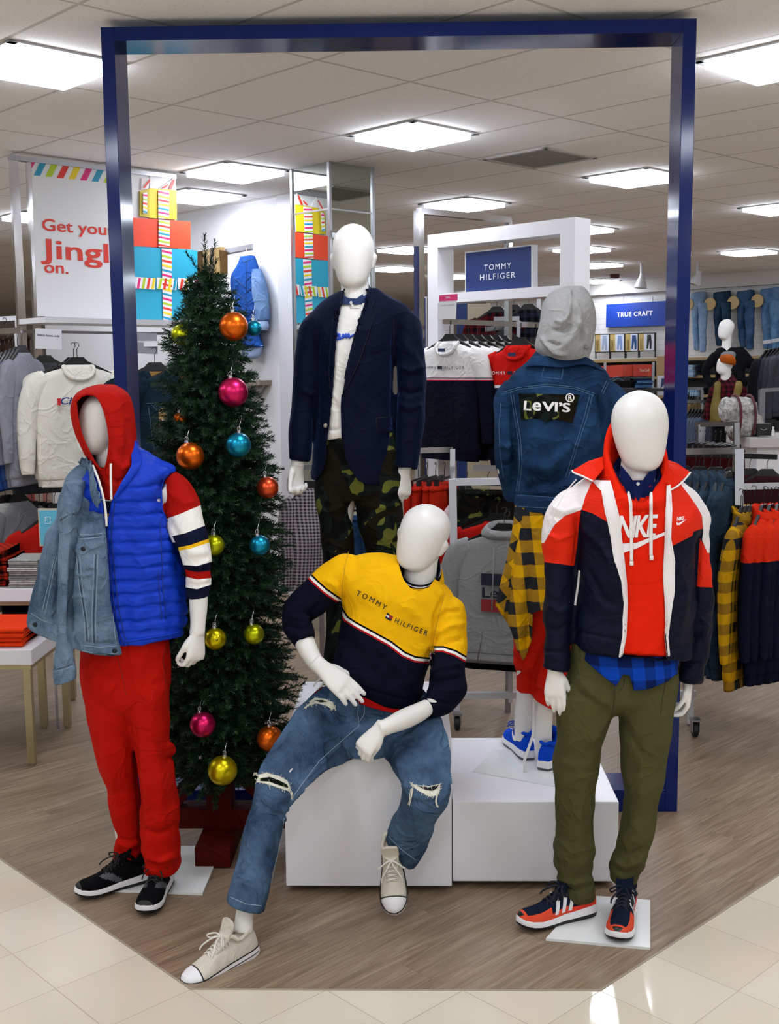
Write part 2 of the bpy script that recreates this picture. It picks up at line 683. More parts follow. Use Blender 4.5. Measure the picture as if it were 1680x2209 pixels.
def nearest_on(q, P):
 P = np.asarray(P, float)
 best, bp = 1e9, q
 for i in range(len(P)):
  a, b = P[i], P[(i + 1) % len(P)]
  d = b - a
  t = min(1, max(0, ((q - a) @ d) / (d @ d + 1e-9)))
  c = a + t * d
  e = np.linalg.norm(q - c)
  if e < best: best, bp = e, c
 return bp
def shape2d(poly, maxlen):
 """triangulated, evenly subdivided polygon"""
 bm = bmesh.new()
 vs = [bm.verts.new((a, b, 0)) for a, b in densify(list(poly) + [poly[0]], maxlen)[:-1]]
 bm.faces.new(vs)
 return _sub(bm, maxlen)
def _sub(bm, maxlen):
 bmesh.ops.triangulate(bm, faces=bm.faces[:])
 for _ in range(6):
  es = [e for e in bm.edges if e.calc_length() > maxlen]
  if not es: break
  bmesh.ops.subdivide_edges(bm, edges=es, cuts=1)
  bmesh.ops.triangulate(bm, faces=bm.faces[:])
 bm.verts.index_update()
 V = [(v.co.x, v.co.y) for v in bm.verts]
 F = [[v.index for v in f.verts] for f in bm.faces]
 bm.free()
 return V, F
def text2d(s, bold=0.0, spacing=1.0, shear=0.0, maxlen=.15):
 """flat lettering, about 1 unit high capitals, from x = 0; y up"""
 cu = bpy.data.curves.new('t', 'FONT')
 cu.body = s
 cu.size = 1.44
 cu.space_character = spacing
 cu.shear = shear
 cu.align_x = 'LEFT'
 cu.resolution_u = 3
 o = bpy.data.objects.new('t', cu)
 COL.objects.link(o)
 bpy.context.view_layer.update()
 me = bpy.data.meshes.new_from_object(o.evaluated_get(bpy.context.evaluated_depsgraph_get()))
 bpy.data.objects.remove(o)
 bpy.data.curves.remove(cu)
 bm = bmesh.new()
 bm.from_mesh(me)
 bpy.data.meshes.remove(me)
 bmesh.ops.remove_doubles(bm, verts=bm.verts[:], dist=1e-4)
 V, F = _sub(bm, maxlen)
 V = np.array(V)
 V[:, 0] -= V[:, 0].min()
 if bold:
  n = len(V)
  V = np.concatenate([V + V3(a * bold, b * bold, 0)[:2] for a, b in ((-.8, -.5), (.8, -.5), (-.8, .5), (.8, .5))])
  F = [[i + k * n for i in f] for k in range(4) for f in F]
  V[:, 0] -= V[:, 0].min()
 return V, F
def lay(i, n, kw):
 """the strokes of bold lettering lie a hair above one another"""
 return (i * 4 // n) * .00035 if kw.get('bold') else 0.0
def text_flat(mb, s, o, ux, uy, width, height, mi=0, **kw):
 """lettering on a flat board: o lower left corner, ux right, uy up (unit vectors)"""
 V, F = text2d(s, **kw)
 y0, y1 = V[:, 1].min(), V[:, 1].max()
 if not any(c in s for c in 'gjpqy,'): y0 = min(0, y0)
 k = width / V[:, 0].max()
 h = height / (1.0)
 o, ux, uy = (np.asarray(q, float) for q in (o, ux, uy))
 nz = np.cross(ux, uy)
 mb.add([o + ux * (a * k) + uy * (b * h) + nz * lay(i, len(V), kw) for i, (a, b) in enumerate(V)], F, mi)
 return mb
def text_on(mb, surf, s, base, cap, mi=0, off=.002, **kw):
 """lettering along a traced base line (list of px points), cap height in px"""
 V, F = text2d(s, **kw)
 L = np.asarray(base, float)
 seg = np.linalg.norm(np.diff(L, axis=0), axis=1)
 cum = np.r_[0, np.cumsum(seg)]
 k = cum[-1] / V[:, 0].max()
 pts = []
 for a, b in V:
  t = min(max(a * k, 0), cum[-1] - 1e-6)
  i = int(np.searchsorted(cum, t, side='right') - 1)
  i = min(i, len(seg) - 1)
  d = (L[i + 1] - L[i]) / seg[i]
  p = L[i] + d * (t - cum[i]) + V3(d[1], -d[0], 0)[:2] * b * cap
  pts.append(tuple(p))
 mb.add([surf.hit(x, y, off + lay(i, len(pts), kw)) for i, (x, y) in enumerate(pts)], F, mi)
# ================================================================ the room
TS = .3048
DG = TS * math.sqrt(2)
S2 = math.sqrt(.5)
HC = 3.37
E1, E2 = V3(S2, S2, 0), V3(S2, -S2, 0)      # the store's grid is turned 45 degrees to the display
def grid_uv(t, ox, oy, su, sv):
 sp = t.n('SeparateXYZ')
 t.l(t.co(), sp.inputs[0])
 x = t.math('SUBTRACT', sp.outputs[0], ox)
 y = t.math('SUBTRACT', sp.outputs[1], oy)
 u = t.math('DIVIDE', t.math('ADD', x, y), su / S2)
 v = t.math('DIVIDE', t.math('SUBTRACT', y, x), sv / S2)
 return u, v
def edge_line(t, u, wd):
 f = t.math('FRACT', u)
 return t.math('ADD', t.math('LESS_THAN', f, wd), t.math('GREATER_THAN', f, 1 - wd))
def floor_tile_mat():
 t = NT('cream_floor_tile')
 u, v = grid_uv(t, -1.5 * DG, 0, TS, TS)
 g = t.math('MINIMUM', t.math('ADD', edge_line(t, u, .0055), edge_line(t, v, .0055)), 1.)
 idc = t.n('CombineXYZ')
 t.l(t.math('FLOOR', u), idc.inputs[0])
 t.l(t.math('FLOOR', v), idc.inputs[1])
 wn = t.n('TexWhiteNoise')
 t.l(idc.outputs[0], wn.inputs[0])
 col = t.mix(wn.outputs[0], C('#d0c6b1'), C('#d8cfbc'))
 col = t.mix(t.math('MULTIPLY', t.noise(3, 4), .25), col, C('#c8bca6'))
 t.l(t.mix(g, col, C('#a89c88')), t.b.inputs['Base Color'])
 t.l(t.math('MULTIPLY_ADD', g, .5, .07), t.b.inputs['Roughness'])
 return t.m
def wood_mat():
 t = NT('wood_plank_floor')
 u, v = grid_uv(t, .13, .05, 1.22, .152)
 row = t.math('FLOOR', v)
 u2 = t.math('ADD', u, t.math('MULTIPLY', row, .37))
 idc = t.n('CombineXYZ')
 t.l(t.math('FLOOR', u2), idc.inputs[0])
 t.l(row, idc.inputs[1])
 wn = t.n('TexWhiteNoise')
 t.l(idc.outputs[0], wn.inputs[0])
 cx = t.n('CombineXYZ')
 t.l(t.math('ADD', t.math('MULTIPLY', u, 1.22 * 1.6), t.math('MULTIPLY', wn.outputs[0], 9.)), cx.inputs[0])
 t.l(t.math('MULTIPLY', v, .152 * 24), cx.inputs[1])
 t.l(t.math('MULTIPLY', wn.outputs[0], 5.), cx.inputs[2])
 n1 = t.noise(1.3, 5, .65, vec=cx.outputs[0], dist=1.1)
 cx2 = t.n('CombineXYZ')
 t.l(t.math('MULTIPLY', u, 1.22 * 6), cx2.inputs[0])
 t.l(t.math('MULTIPLY', v, .152 * 190), cx2.inputs[1])
 n2 = t.noise(1, 3, .6, vec=cx2.outputs[0])
 f = t.math('ADD', t.math('MULTIPLY', n1, .74), t.math('MULTIPLY', n2, .34))
 col = t.ramp(f, [(.30, C('#4d3c2c')), (.44, C('#735f4b')), (.57, C('#8a7560')), (.74, C('#a3907a'))])
 col = t.mix(t.math('MULTIPLY', wn.outputs[0], .35), col, C('#78664f'))
 g = t.math('MINIMUM', t.math('ADD', edge_line(t, u2, .0008), edge_line(t, v, .006)), 1.)
 t.l(t.mix(t.math('MULTIPLY', g, .45), col, C('#4f4030')), t.b.inputs['Base Color'])
 t.b.inputs['Roughness'].default_value = .42
 t.b.inputs['Specular IOR Level'].default_value = .35
 t.bump(n2, .12, .002)
 return t.m
def ceil_mat():
 t = NT('ceiling_tile')
 u, v = grid_uv(t, -.367, 2.126, .6096, 1.2192)
 g = t.math('MINIMUM', t.math('ADD', edge_line(t, u, .016), edge_line(t, v, .008)), 1.)
 sp = t.ramp(t.noise(95, 2, .6), [(.3, .86), (.45, 1.)])
 col = t.mix(1., C('#faf8f5'), sp, 'MULTIPLY')
 t.l(t.mix(g, col, C('#cfccc5')), t.b.inputs['Base Color'])
 t.b.inputs['Roughness'].default_value = .9
 h = t.math('MULTIPLY_ADD', g, 1.0, t.math('MULTIPLY', t.noise(95, 2), .3))
 t.bump(h, .5, .006)
 return t.m
def flat_poly(name, pts, z, m, flip=False):
 mb = MB()
 V = [(x, y, z) for x, y in pts]
 F = [tuple(range(len(V)))]
 if flip: F = [F[0][::-1]]
 mb.add(V, F)
 return struct(mb.build(name, m))
R0 = 1.5 * DG
flat_poly('floor', [(-R0, 0), (R0, 0), (R0 + 14, 14), (R0 + 14, 30), (-R0 - 14, 30), (-R0 - 14, 14)], 0, wood_mat())
ft = MB()
ft.add([(-R0, 0, 0), (R0, 0, 0), (R0 + 14, 14, 0), (15, -9, 0), (-15, -9, 0), (-R0 - 14, 14, 0)], [(5, 4, 3, 2, 1, 0)])
ft.f = [(0, 5, 4), (0, 4, 3, 1), (1, 3, 2)]
ft.m = [0] * 3
ft.uv = [None] * 3
struct(ft.build('floor', floor_tile_mat()))
# thin metal strip between wood and tile
mb = MB()
for a, b in (((-R0, 0), (R0, 0)), ((-R0, 0), (-R0 - 6, 6)), ((R0, 0), (R0 + 6, 6))):
 mb.bar((a[0], a[1], .0008), (b[0], b[1], .0008), .006, .003)
struct(mb.build('trim_1', plain('floor_strip', '#9b917f', .45)))
flat_poly('ceiling', [(-15, -9), (15, -9), (15, 30), (-15, 30)], HC, ceil_mat(), True)
WALLW = plain('white_wall', '#dcdde0', .55)
BRICK = None
def brick_mat():
 t = NT('white_painted_brick')
 mp = t.n('Mapping')
 mp.inputs['Rotation'].default_value = (math.pi / 2, 0, math.pi / 4)
 sp = t.n('SeparateXYZ')
 t.l(t.co(), sp.inputs[0])
 cx = t.n('CombineXYZ')
 t.l(t.math('MULTIPLY', t.math('SUBTRACT', sp.outputs[0], sp.outputs[1]), S2), cx.inputs[0])
 t.l(sp.outputs[2], cx.inputs[1])
 br = t.n('TexBrick')
 br.inputs['Scale'].default_value = 1
 br.inputs['Brick Width'].default_value = .30
 br.inputs['Row Height'].default_value = .095
 br.inputs['Mortar Size'].default_value = .004
 br.inputs['Color1'].default_value = C('#e2e1de')
 br.inputs['Color2'].default_value = C('#d9d8d6')
 br.inputs['Mortar'].default_value = C('#c6c5c3')
 t.l(cx.outputs[0], br.inputs['Vector'])
 t.l(br.outputs[0], t.b.inputs['Base Color'])
 t.b.inputs['Roughness'].default_value = .7
 return t.m
def wall(name, a, b, th, z0, z1, m):
 """a wall whose front face runs a -> b (front on the right-hand side of a -> b)"""
 a, b = V3(a[0], a[1], 0), V3(b[0], b[1], 0)
 d = (b - a) / np.linalg.norm(b - a)
 nn = V3(-d[1], d[0], 0)
 mb = MB()
 mb.prism([(0, z0), (np.linalg.norm(b - a), z0), (np.linalg.norm(b - a), z1), (0, z1)], a + nn * th / 2, d, (0, 0, 1), th)
 return struct(mb.build(name, m))
FARW = plain('far_wall', '#cfc9bf', .7)
wall('wall_back', (-15, 26), (15, 26), .2, 0, HC, FARW)
wall('wall_left', (-12, -8), (-12, 26), .2, 0, HC, FARW)
wall('wall_right', (13.5, 26), (13.5, -8), .2, 0, HC, FARW)
# the white alcove wall behind the tree, with its end pilaster
WA = V3(-.90, 6.20, 0)
wall('wall_alcove', WA - E2 * .20 - E2 * 4.2, WA - E2 * .20, .2, 0, HC, WALLW)
wall('trim_2', WA - E2 * .20 - E1 * .03, WA - E1 * .03, .55, 0, HC, plain('pilaster', '#c9c9ce', .35))
# the brick wall of the jeans department, far right
WB = V3(3.74, 16.5, 0)
wall('wall_brick', WB - E2 * 3.2, WB + E2 * 6.4, .25, 0, 3.2, brick_mat())
wall('trim_3', WB - E2 * 3.2 - E1 * .12, WB + E2 * 6.4 - E1 * .12, .5, 3.16, HC, plain('soffit', '#cfcdc8', .7))
def ceiling_light(x, y, label, s=.50, grp='square ceiling light panels'):
 r = thing('ceiling_light', label, 'ceiling light', (x, y, HC), grp)
 fr = MB()
 for k in range(4):
  a = k * math.pi / 2 + math.pi / 4
  R = Matrix.Rotation(a, 3, 'Z')
  c = R @ Vector((s / 2 + .02, 0, 0))
  fr.box((x + c.x, y + c.y, HC - .006), (.04, s + .08, .010), a)
 fr.build('frame', plain('light_frame', '#c9cbd0', .3, .6), r)
 df = MB()
 df.box((x, y, HC - .021), (s, s, .036), math.pi / 4)      # drop lens: its rim throws some light along the ceiling
 df.build('diffuser', glow('light_panel', '#ecf2ff', PANEL), r)
for x, y, l in ((-1.66, 2.12, 'square ceiling light panel cut by the left picture edge, left of the blue frame'),
    (.075, 3.84, 'square ceiling light panel hanging brightest in the middle, above the blazer mannequin'),
    (-1.21, 5.08, 'square ceiling light panel between the gift sign and the mirrored column'),
    (1.77, 5.53, 'square ceiling light panel half behind the right post of the blue frame'),
    (.53, 6.86, 'square ceiling light panel above the chrome rail left of the white display frame'),
    (1.80, 2.22, 'square ceiling light panel in the upper right corner of the picture'),
    (3.45, 7.35, 'square ceiling light panel cut by the right picture edge, above the jeans wall'),
    (-1.70, 6.22, 'square ceiling light panel beside the bow of the yellow gift, near the alcove wall'),
    (4.35, 11.45, 'long looking ceiling light panel above the jeans wall, right of the blue post'),
    (.0, 10.7, 'square ceiling light panel just above the right ear of the blazer mannequin'),
    (1.83, 8.85, 'square ceiling light panel seen through the white display frame, upper right corner'),
    (-.2, 13.4, 'small far ceiling light panel beside the ear of the blazer mannequin'),
    (2.15, 10.9, 'ceiling light panel right of the white display frame, upper one'),
    (2.70, 13.1, 'ceiling light panel right of the white display frame, middle one'),
    (3.2, 16.2, 'ceiling light panel right of the white display frame, lowest one'),
    (.72, 14.9, 'far ceiling light panel left of the navy brand sign inside the white frame')):
 ceiling_light(x, y, l)
for x, y in ((-8, 12), (-6, 9), (-9, 16.5), (8.6, 13.2), (9.8, 17), (7.8, 10.6), (-1.2, 17.6), (5.4, 19.5), (1.4, 19), (-3.4, 10.8), (-3.4, 14), (9.5, 7), (-7, 20), (-3.4, -3.1), (3.5, -3.0), (.08, -6.4), (-3.4, -6.4), (3.5, -6.4), (.08, .38), (-1.72, -1.35), (1.8, -1.25), (.08, -3.1), (-3.45, .42), (3.55, .45), (-3.45, 3.9), (3.6, 3.95), (-1.7, -4.8), (1.85, -4.8),
   (-5.2, 2.1), (5.3, 2.2), (-3.4, 7.4), (-5.2, 5.6), (5.6, 5.6), (6.3, 9.6)):  # unseen panels added beyond the visible ones to brighten front and back
 ceiling_light(x, y, 'unseen square ceiling light panel overhead, added to light the store')
# grey air grille
r = thing('ceiling_vent', 'grey square air return grille in the ceiling, right of centre', 'vent', (.95, 4.70, HC))
mb = MB()
mb.box((.95, 4.70, HC - .004), (.50, .50, .008), math.pi / 4)
t = NT('vent_grey')
t.b.inputs['Base Color'].default_value = C('#8c8a86')
t.b.inputs['Roughness'].default_value = .8
mb.build('grille', t.m, r)
mb = MB()
for k in range(4):
 a = k * math.pi / 2 + math.pi / 4
 c = Matrix.Rotation(a, 3, 'Z') @ Vector((.265, 0, 0))
 mb.box((.95 + c.x, 4.70 + c.y, HC - .006), (.03, .56, .012), a)
mb.build('frame', plain('vent_frame', '#b9b7b3', .5), r)
# mirrored column
MC = V3(-.505, 5.03, 0)
mc = thing('mirrored_column', 'square column clad in mirror glass behind the blazer mannequin', 'column', MC)
mb = MB()
mb.box(MC + V3(0, 0, HC / 2), (.41, .41, HC - .002), math.pi / 4)
mb.build('mirror', plain('mirror_glass', '#c6cdca', .015, 1), mc)
mb = MB()
for k in range(4):
 c = Matrix.Rotation(k * math.pi / 2 + math.pi / 4, 3, 'Z') @ Vector((.205, .205, 0))
 mb.box(MC + V3(c.x, c.y, HC / 2), (.022, .022, HC - .004), math.pi / 4)
for z in (3.05,):
 mb.box(MC + V3(0, 0, z), (.416, .416, .012), math.pi / 4)
mb.build('corner_trim', STEEL, mc)
# ================================================================ the display: blue frame and white boxes
BLUE = plain('gloss_navy_blue', '#031b5c', .12, 0, .28)
fr = thing('portal_frame', 'tall glossy navy blue rectangular frame standing around the mannequins', 'frame', (0, 1.55, 0))
fx0, fx1, fz, fy0, fy1, fw_ = -1.195, 1.22, 3.335, 1.445, 1.655, .054
fyc, fd = (fy0 + fy1) / 2, fy1 - fy0
for nm, c, s_ in (('post', (fx0 + fw_ / 2, fyc, fz / 2), (fw_, fd, fz)), ('post', (fx1 - fw_ / 2, fyc, fz / 2), (fw_, fd, fz)),
    ('header', ((fx0 + fx1) / 2, fyc, fz - fw_ / 2), (fx1 - fx0 - 2 * fw_, fd, fw_)),
    ('sill', ((fx0 + fx1) / 2, fyc, .05), (fx1 - fx0 - 2 * fw_, fd, .10))):
 mb = MB()
 mb.box(c, s_, bev=.002)
 mb.build(nm, BLUE, fr)
def plinth(label, x0, x1, y0, y1, z1, panel=True):
 r = thing('display_plinth', label, 'display box', ((x0 + x1) / 2, (y0 + y1) / 2, 0))
 mb = MB()
 mb.box(((x0 + x1) / 2, (y0 + y1) / 2, z1 / 2 + .015), (x1 - x0, y1 - y0, z1 - .03), bev=.003)
 mb.build('box', LAM, r)
 mb = MB()
 mb.box(((x0 + x1) / 2, (y0 + y1) / 2 + .02, .0155), (x1 - x0 - .06, y1 - y0 - .10, .031))
 mb.build('recessed_base', plain('plinth_base', '#2a2624', .7), r)
 return r
plinth('tall white display box with the yellow sweatshirt mannequin sitting on it', -.416, .203, .66, 1.435, .596)
plinth('low white display box under the denim jacket mannequin', .208, .825, .70, 1.435, .342)
# ================================================================ mannequin anatomy
def unit(v):
 v = np.asarray(v, float)
 return v / (np.linalg.norm(v) + 1e-12)
def head_parts(chin, crown, Y, face, wpx, ears=True):
 """egg head: chin and crown seen in the picture, depth, face direction, width in px"""
 a, b = px(chin[0], chin[1], Y), px(crown[0], crown[1], Y)
 H = np.linalg.norm(b - a)
 up = unit(b - a)
 f = np.asarray(face, float)
 f = unit(f - up * (f @ up))
 rt = np.cross(f, up)
 hw = wpx * mpp(Y, 1.8) / 2 / .315
 T = [(0, .07, .25, -.13), (.03, .14, .305, -.01), (.10, .205, .345, .08), (.22, .252, .368, .20), (.38, .290, .378, .32), (.55, .313, .375, .385),
  (.70, .308, .352, .40), (.82, .272, .30, .365), (.91, .205, .225, .29), (.97, .118, .13, .18), (1.0, .015, .0, .05)]
 sts = []
 for t, w_, fr, bk in T:
  sts.append((a + up * H * t + f * H * ((fr - bk) / 2 - .05), rt * hw * w_, f * H * (fr + bk) / 2, 2.15))
 P = [loft(sts, 40, 4)]
 if ears:
  for s in (-1, 1):
   c = a + up * H * .43 + rt * s * hw * .292 - f * H * .05
   e = unit(rt * s - f * .35)
   P.append(loft([(c - up * H * .125 - f * H * .0, e * H * .02, f * H * .03), (c - up * H * .06 + e * H * .02, e * H * .028, f * H * .045),
      (c + up * H * .04 + e * H * .048, e * H * .032, f * H * .068), (c + up * H * .10 + e * H * .042, e * H * .022, f * H * .05),
      (c + up * H * .125 + e * H * .02, e * H * .006, f * H * .01)], 12, 3))
 return P, a + up * H * .25 - f * H * .12, H
def hand_parts(wrist, d, palm, thumb, curl=(.35, .4, .45, .5), k=1.0, tspread=.75, tcurl=.35, wr=.026):
 """palm, four fingers of unequal length and a thumb, as lofts to be melted into the arm"""
 X = unit(d)
 Z = np.asarray(palm, float) * -1
 Z = unit(Z - X * (Z @ X))
 Yv = np.cross(Z, X)
 if Yv @ np.asarray(thumb, float) < 0: Yv = -Yv
 o = np.asarray(wrist, float)
 P = []
 sts = []
 for x, hw, ht, dz in ((-.03, wr, wr * .85, 0), (0, .027, .02, 0), (.03, .033, .0165, .001), (.06, .039, .0145, .002), (.085, .041, .0125, .002), (.098, .037, .009, 0)):
  sts.append((o + k * (X * x + Z * dz), Yv * hw * k, Z * ht * k, 2.4))
 P.append(loft(sts, 28, 4))
 for i, (y, L, x0) in enumerate(((.0315, .072, .088), (.0108, .080, .093), (-.0103, .075, .090), (-.0305, .058, .083))):
  ang = 0.0
  spread = (1.5 - i) * .022
  p = o + k * (X * (x0 - .022) + Yv * y * .97)
  pts = [(p, .0098 * k)]
  dirs = unit(X + Yv * spread)
  pts.append((p + dirs * .022 * k, .0104 * k))
  p = p + dirs * .022 * k
  for j, (fr, cf) in enumerate(((.46, 1.0), (.30, 1.25), (.24, .9))):
   ang += curl[i] * cf
   v = dirs * math.cos(ang) - Z * math.sin(ang)
   q = p + v * L * fr * k
   pts.append(((p + q) / 2, (.0096 - .0008 * j) * k))
   pts.append((q, (.0094 - .0011 * j) * k))
   p = q
  pts.append((p + v * .004 * k, .003 * k))
  P.append(limb3(pts, 1, 12, 3))
 b = o + k * (X * .022 + Yv * .024 - Z * .004)
 v1 = unit(X * 1.0 + Yv * tspread - Z * .35)
 v2 = unit(X * 1.0 + Yv * (tspread - tcurl) - Z * (.35 + tcurl * .6))
 v3 = unit(X * 1.0 + Yv * (tspread - 1.8 * tcurl) - Z * (.35 + tcurl * 1.1))
 p1 = b + v1 * .040 * k
 p2 = p1 + v2 * .034 * k
 p3 = p2 + v3 * .026 * k
 P.append(limb3([(b - v1 * .012 * k, .012 * k), (b + v1 * .016 * k, .0148 * k), (p1, .0112 * k), ((p1 + p2) / 2, .0100 * k), (p2, .0102 * k),
     ((p2 + p3) / 2, .0096 * k), (p3, .0074 * k), (p3 + v3 * .004 * k, .003 * k)], 1, 14, 3))
 return P
def body(parts, parent, name='body', voxel=.0036):
 V, F = fuse(parts, voxel, 4)
 s = Surf(V, F)
 return s, s.build(name, WHITE, parent)
# ---------------------------------------------------------------- shoes
SOLE_W = [(0, .020), (.03, .027), (.1, .034), (.3, .037), (.45, .038), (.6, .045), (.75, .0495), (.86, .046), (.94, .034), (.98, .020), (1, .004)]
def interp(tab, s, k=1):
 return float(np.interp(s, [r[0] for r in tab], [r[k] for r in tab]))
def shoe(parent, heel, fwd, up, style, L=.30, label=None, side=1, fill=True):
 """heel: point under the heel; fwd: towards the toe; up: out of the top"""
 f = unit(fwd)
 u = np.asarray(up, float)
 u = unit(u - f * (u @ f))
 r = np.cross(f, u)
 H = np.asarray(heel, float)
 W = lambda x, y, z: H + f * x + r * y + u * z
 st = dict(style)
 s0, s1 = st['sole']                                     # sole height heel, toe
 hs = lambda t: s0 + (s1 - s0) * min(1, max(0, (t - .1) / .6))
 toe_lift = lambda t: st.get('rocker', .012) * max(0, (t - .72) / .28) ** 2
 # upper
 TOP = st.get('top', [(0, .055), (.06, .07), (.14, .074), (.25, .07), (.36, .082), (.5, .070), (.62, .055), (.75, .042), (.88, .032), (.96, .02), (1, .004)])
 nx, nq = 64, 29
 V, F, MI = [], [], []
 for i in range(nx):
  t = .004 + (i / (nx - 1)) * .984
  wb = interp(SOLE_W, t) * .95
  h = interp(TOP, t)
  z0 = hs(t) + toe_lift(t) - .006
  for j in range(nq):
   q = math.pi * j / (nq - 1)
   c, s_ = math.cos(q), math.sin(q)
   nar = 1 - .38 * max(0, s_) ** 2 * (1 if t < .55 else .6)
   V.append(W(t * L, math.copysign(abs(c) ** .75, c) * wb * nar, z0 + h * s_ ** .8))
 reg = st['region']
 for i in range(nx - 1):
  for j in range(nq - 1):
   F.append((i * nq + j, i * nq + j + 1, (i + 1) * nq + j + 1, (i + 1) * nq + j))
   t = (i + .5) / (nx - 1)
   zr = math.sin(math.pi * (j + .5) / (nq - 1)) ** .8
   MI.append(reg(t, zr, (j + .5) / (nq - 1) * 2 - 1))
 mb = MB()
 mb.add(V, F, MI)
 mb.add([V[j] for j in range(nq)], [tuple(range(nq))], MI[0])
 upr = mb.build('shoe', st['mats'], parent, 'all')
 if label: upr['label'] = label
 sub = upr
 def subpart(mb, nm, mats, smooth=False):
  o = ob(nm, mb.mesh(nm, mats, smooth), None)
  o.parent = sub
  return o
 # sole
 mb = MB()
 sec = [(0, .97), (.35, 1.03), (.8, 1.0), (1, .955)]
 V, F, MI = [], [], []
 N = 56
 for k, (zf, wf) in enumerate(sec):
  for i in range(N):
   a = i / N
   t = .5 - .5 * math.cos(2 * math.pi * a)
   sg = 1 if a < .5 else -1
   wd = interp(SOLE_W, t) * wf
   xx = t * L + (wf - .97) * (t - .5) * .1
   V.append(W(xx, sg * wd, zf * hs(t) + toe_lift(t)))
 for k in range(len(sec) - 1):
  for i in range(N):
   F.append((k * N + i, k * N + (i + 1) % N, (k + 1) * N + (i + 1) % N, (k + 1) * N + i))
   MI.append(1 if k == 0 and st.get('outsole') else 0)
 F.append(tuple(range(N)))
 MI.append(1 if st.get('outsole') else 0)
 F.append(tuple((len(sec) - 1) * N + i for i in range(N))[::-1])
 MI.append(0)
 mb.add(V, F, MI)
 if st.get('foxing'):
  for zf in st['foxing']:
   ring = []
   for i in range(N):
    a = i / N
    t = .5 - .5 * math.cos(2 * math.pi * a)
    ring.append(W(t * L, (1 if a < .5 else -1) * interp(SOLE_W, t) * (1.005 if zf < .9 else .985), zf * hs(t) + toe_lift(t)))
   mb.tube(ring, .0022, 5, 2, True)
 subpart(mb, 'sole', [st['sole_mat'], st.get('outsole') or st['sole_mat'], BLACKP], True)
 # collar rim
 mb = MB()
 ring = []
 for i in range(24):
  a = 2 * math.pi * i / 24
  x, y = .066 + .052 * math.cos(a), .029 * math.sin(a)
  ring.append(W(x, y, hs(.2) - .006 + interp(TOP, x / L) - .004 + (.012 if x > .09 else 0) + (.010 if x < .03 else 0)))
 mb.tube(ring, .0075, 8, 0, True)
 subpart(mb, 'collar_rim', st.get('collar', st['mats'][0]), 'all')
 # tongue
 th = st.get('tongue', .045)
 ts = st.get('tongue_shift', 0)
 mb = MB()
 rows = []
 for t, z, wd in ((.58, -.002, .022), (.48, .002, .024), (.40, .012, .027), (.35, .012 + th * .45, .030), (.325, .012 + th * .8, .030), (.315, .012 + th, .024)):
  zz = hs(t) - .006 + interp(TOP, max(t, .40)) + z
  t += ts if t < .45 else 0
  rows.append([W(t * L, y * wd, zz - .006 * y * y) for y in (-1, -.6, -.2, .2, .6, 1)])
 V = [p for q in rows for p in q] + [p - f * .008 - u * .002 for q in rows for p in q]
 n0 = len(rows) * 6
 F = []
 for i in range(len(rows) - 1):
  for j in range(5):
   a = i * 6 + j
   F += [(a, a + 1, a + 7, a + 6), (n0 + a, n0 + a + 6, n0 + a + 7, n0 + a + 1)]
 for i in range(len(rows) - 1):
  for j in (0, 5):
   a = i * 6 + j
   F.append((a, a + 6, n0 + a + 6, n0 + a))
 F.append(tuple(range((len(rows) - 1) * 6, len(rows) * 6)) + tuple(range(n0 + len(rows) * 6 - 1, n0 + (len(rows) - 1) * 6 - 1, -1)))
 mb.add(V, F)
 if st.get('tag'):
  txt, tm = st['tag']
  o_ = rows[4][0] * .86 + rows[4][-1] * .14 + f * .004 - u * .014
  rr = unit(rows[4][-1] - rows[4][0])
  uu = unit(rows[4][0] - rows[3][0])
  text_flat(mb, txt, o_, rr, uu, .042, .011, 1, bold=.02)
  for a_, b_ in (((-.004, -.004), (.046, -.004)), ((.046, -.004), (.046, .015)), ((.046, .015), (-.004, .015)), ((-.004, .015), (-.004, -.004))):
   mb.tube([o_ + rr * a_[0] + uu * a_[1], o_ + rr * b_[0] + uu * b_[1]], .0008, 4, 1)
 subpart(mb, 'tongue', [st.get('tongue_mat', st['mats'][0]), st['tag'][1] if st.get('tag') else st['mats'][0]], True)
 # laces
 mb = MB()
 zt = lambda t, y: hs(t) - .006 + interp(TOP, t) * (1 - .28 * abs(y) ** 2.2) + .006
 ny = 6
 for k in range(ny):
  t = .64 - k * (.25 / (ny - 1)) * .9
  yw = .021 + .001 * k
  for sg in (1, -1):
   P = [W((t - .035 * q) * L, sg * yw * (1 - 2 * q), zt(t - .035 * q, 1 - 2 * q) + (.002 if sg > 0 else 0)) for q in np.linspace(0, 1, 7)]
   mb.tube(P, st.get('lace_r', .0027), 6)
 t = .42
 kn = W(t * L, 0, zt(t, 0) + .008)
 for sg in (1, -1):
  mb.tube(catmull([kn, kn + r * sg * .018 + u * .010 + f * .01, kn + r * sg * .045 + u * .001 + f * .028, kn + r * sg * .040 - u * .012 + f * .02, kn + r * sg * .015 + f * .004, kn], 4), st.get('lace_r', .0027), 6)
  mb.tube(catmull([kn, kn + r * sg * .012 + f * .025 + u * .002, kn + r * sg * .034 + f * .055 - u * .018, kn + r * sg * .037 + f * .068 - u * .032], 4), st.get('lace_r', .0027), 6)
 subpart(mb, 'laces', st['lace_mat'], 'all')
 # extra panels laid on the side of the shoe
 SV = np.array([tuple(v.co) for v in upr.data.vertices])
 sb = BVHTree.FromPolygons([Vector(v) for v in SV], [tuple(p.vertices) for p in upr.data.polygons])
 def on_side(x, z, sg, off=.0012):
  a = W(x * L, sg * .12, z + .0)
  h = sb.ray_cast(Vector(a), Vector(-r * sg))
  p = np.array(h[0]) if h[0] is not None else W(x * L, sg * .03, z)
  return p + r * sg * off
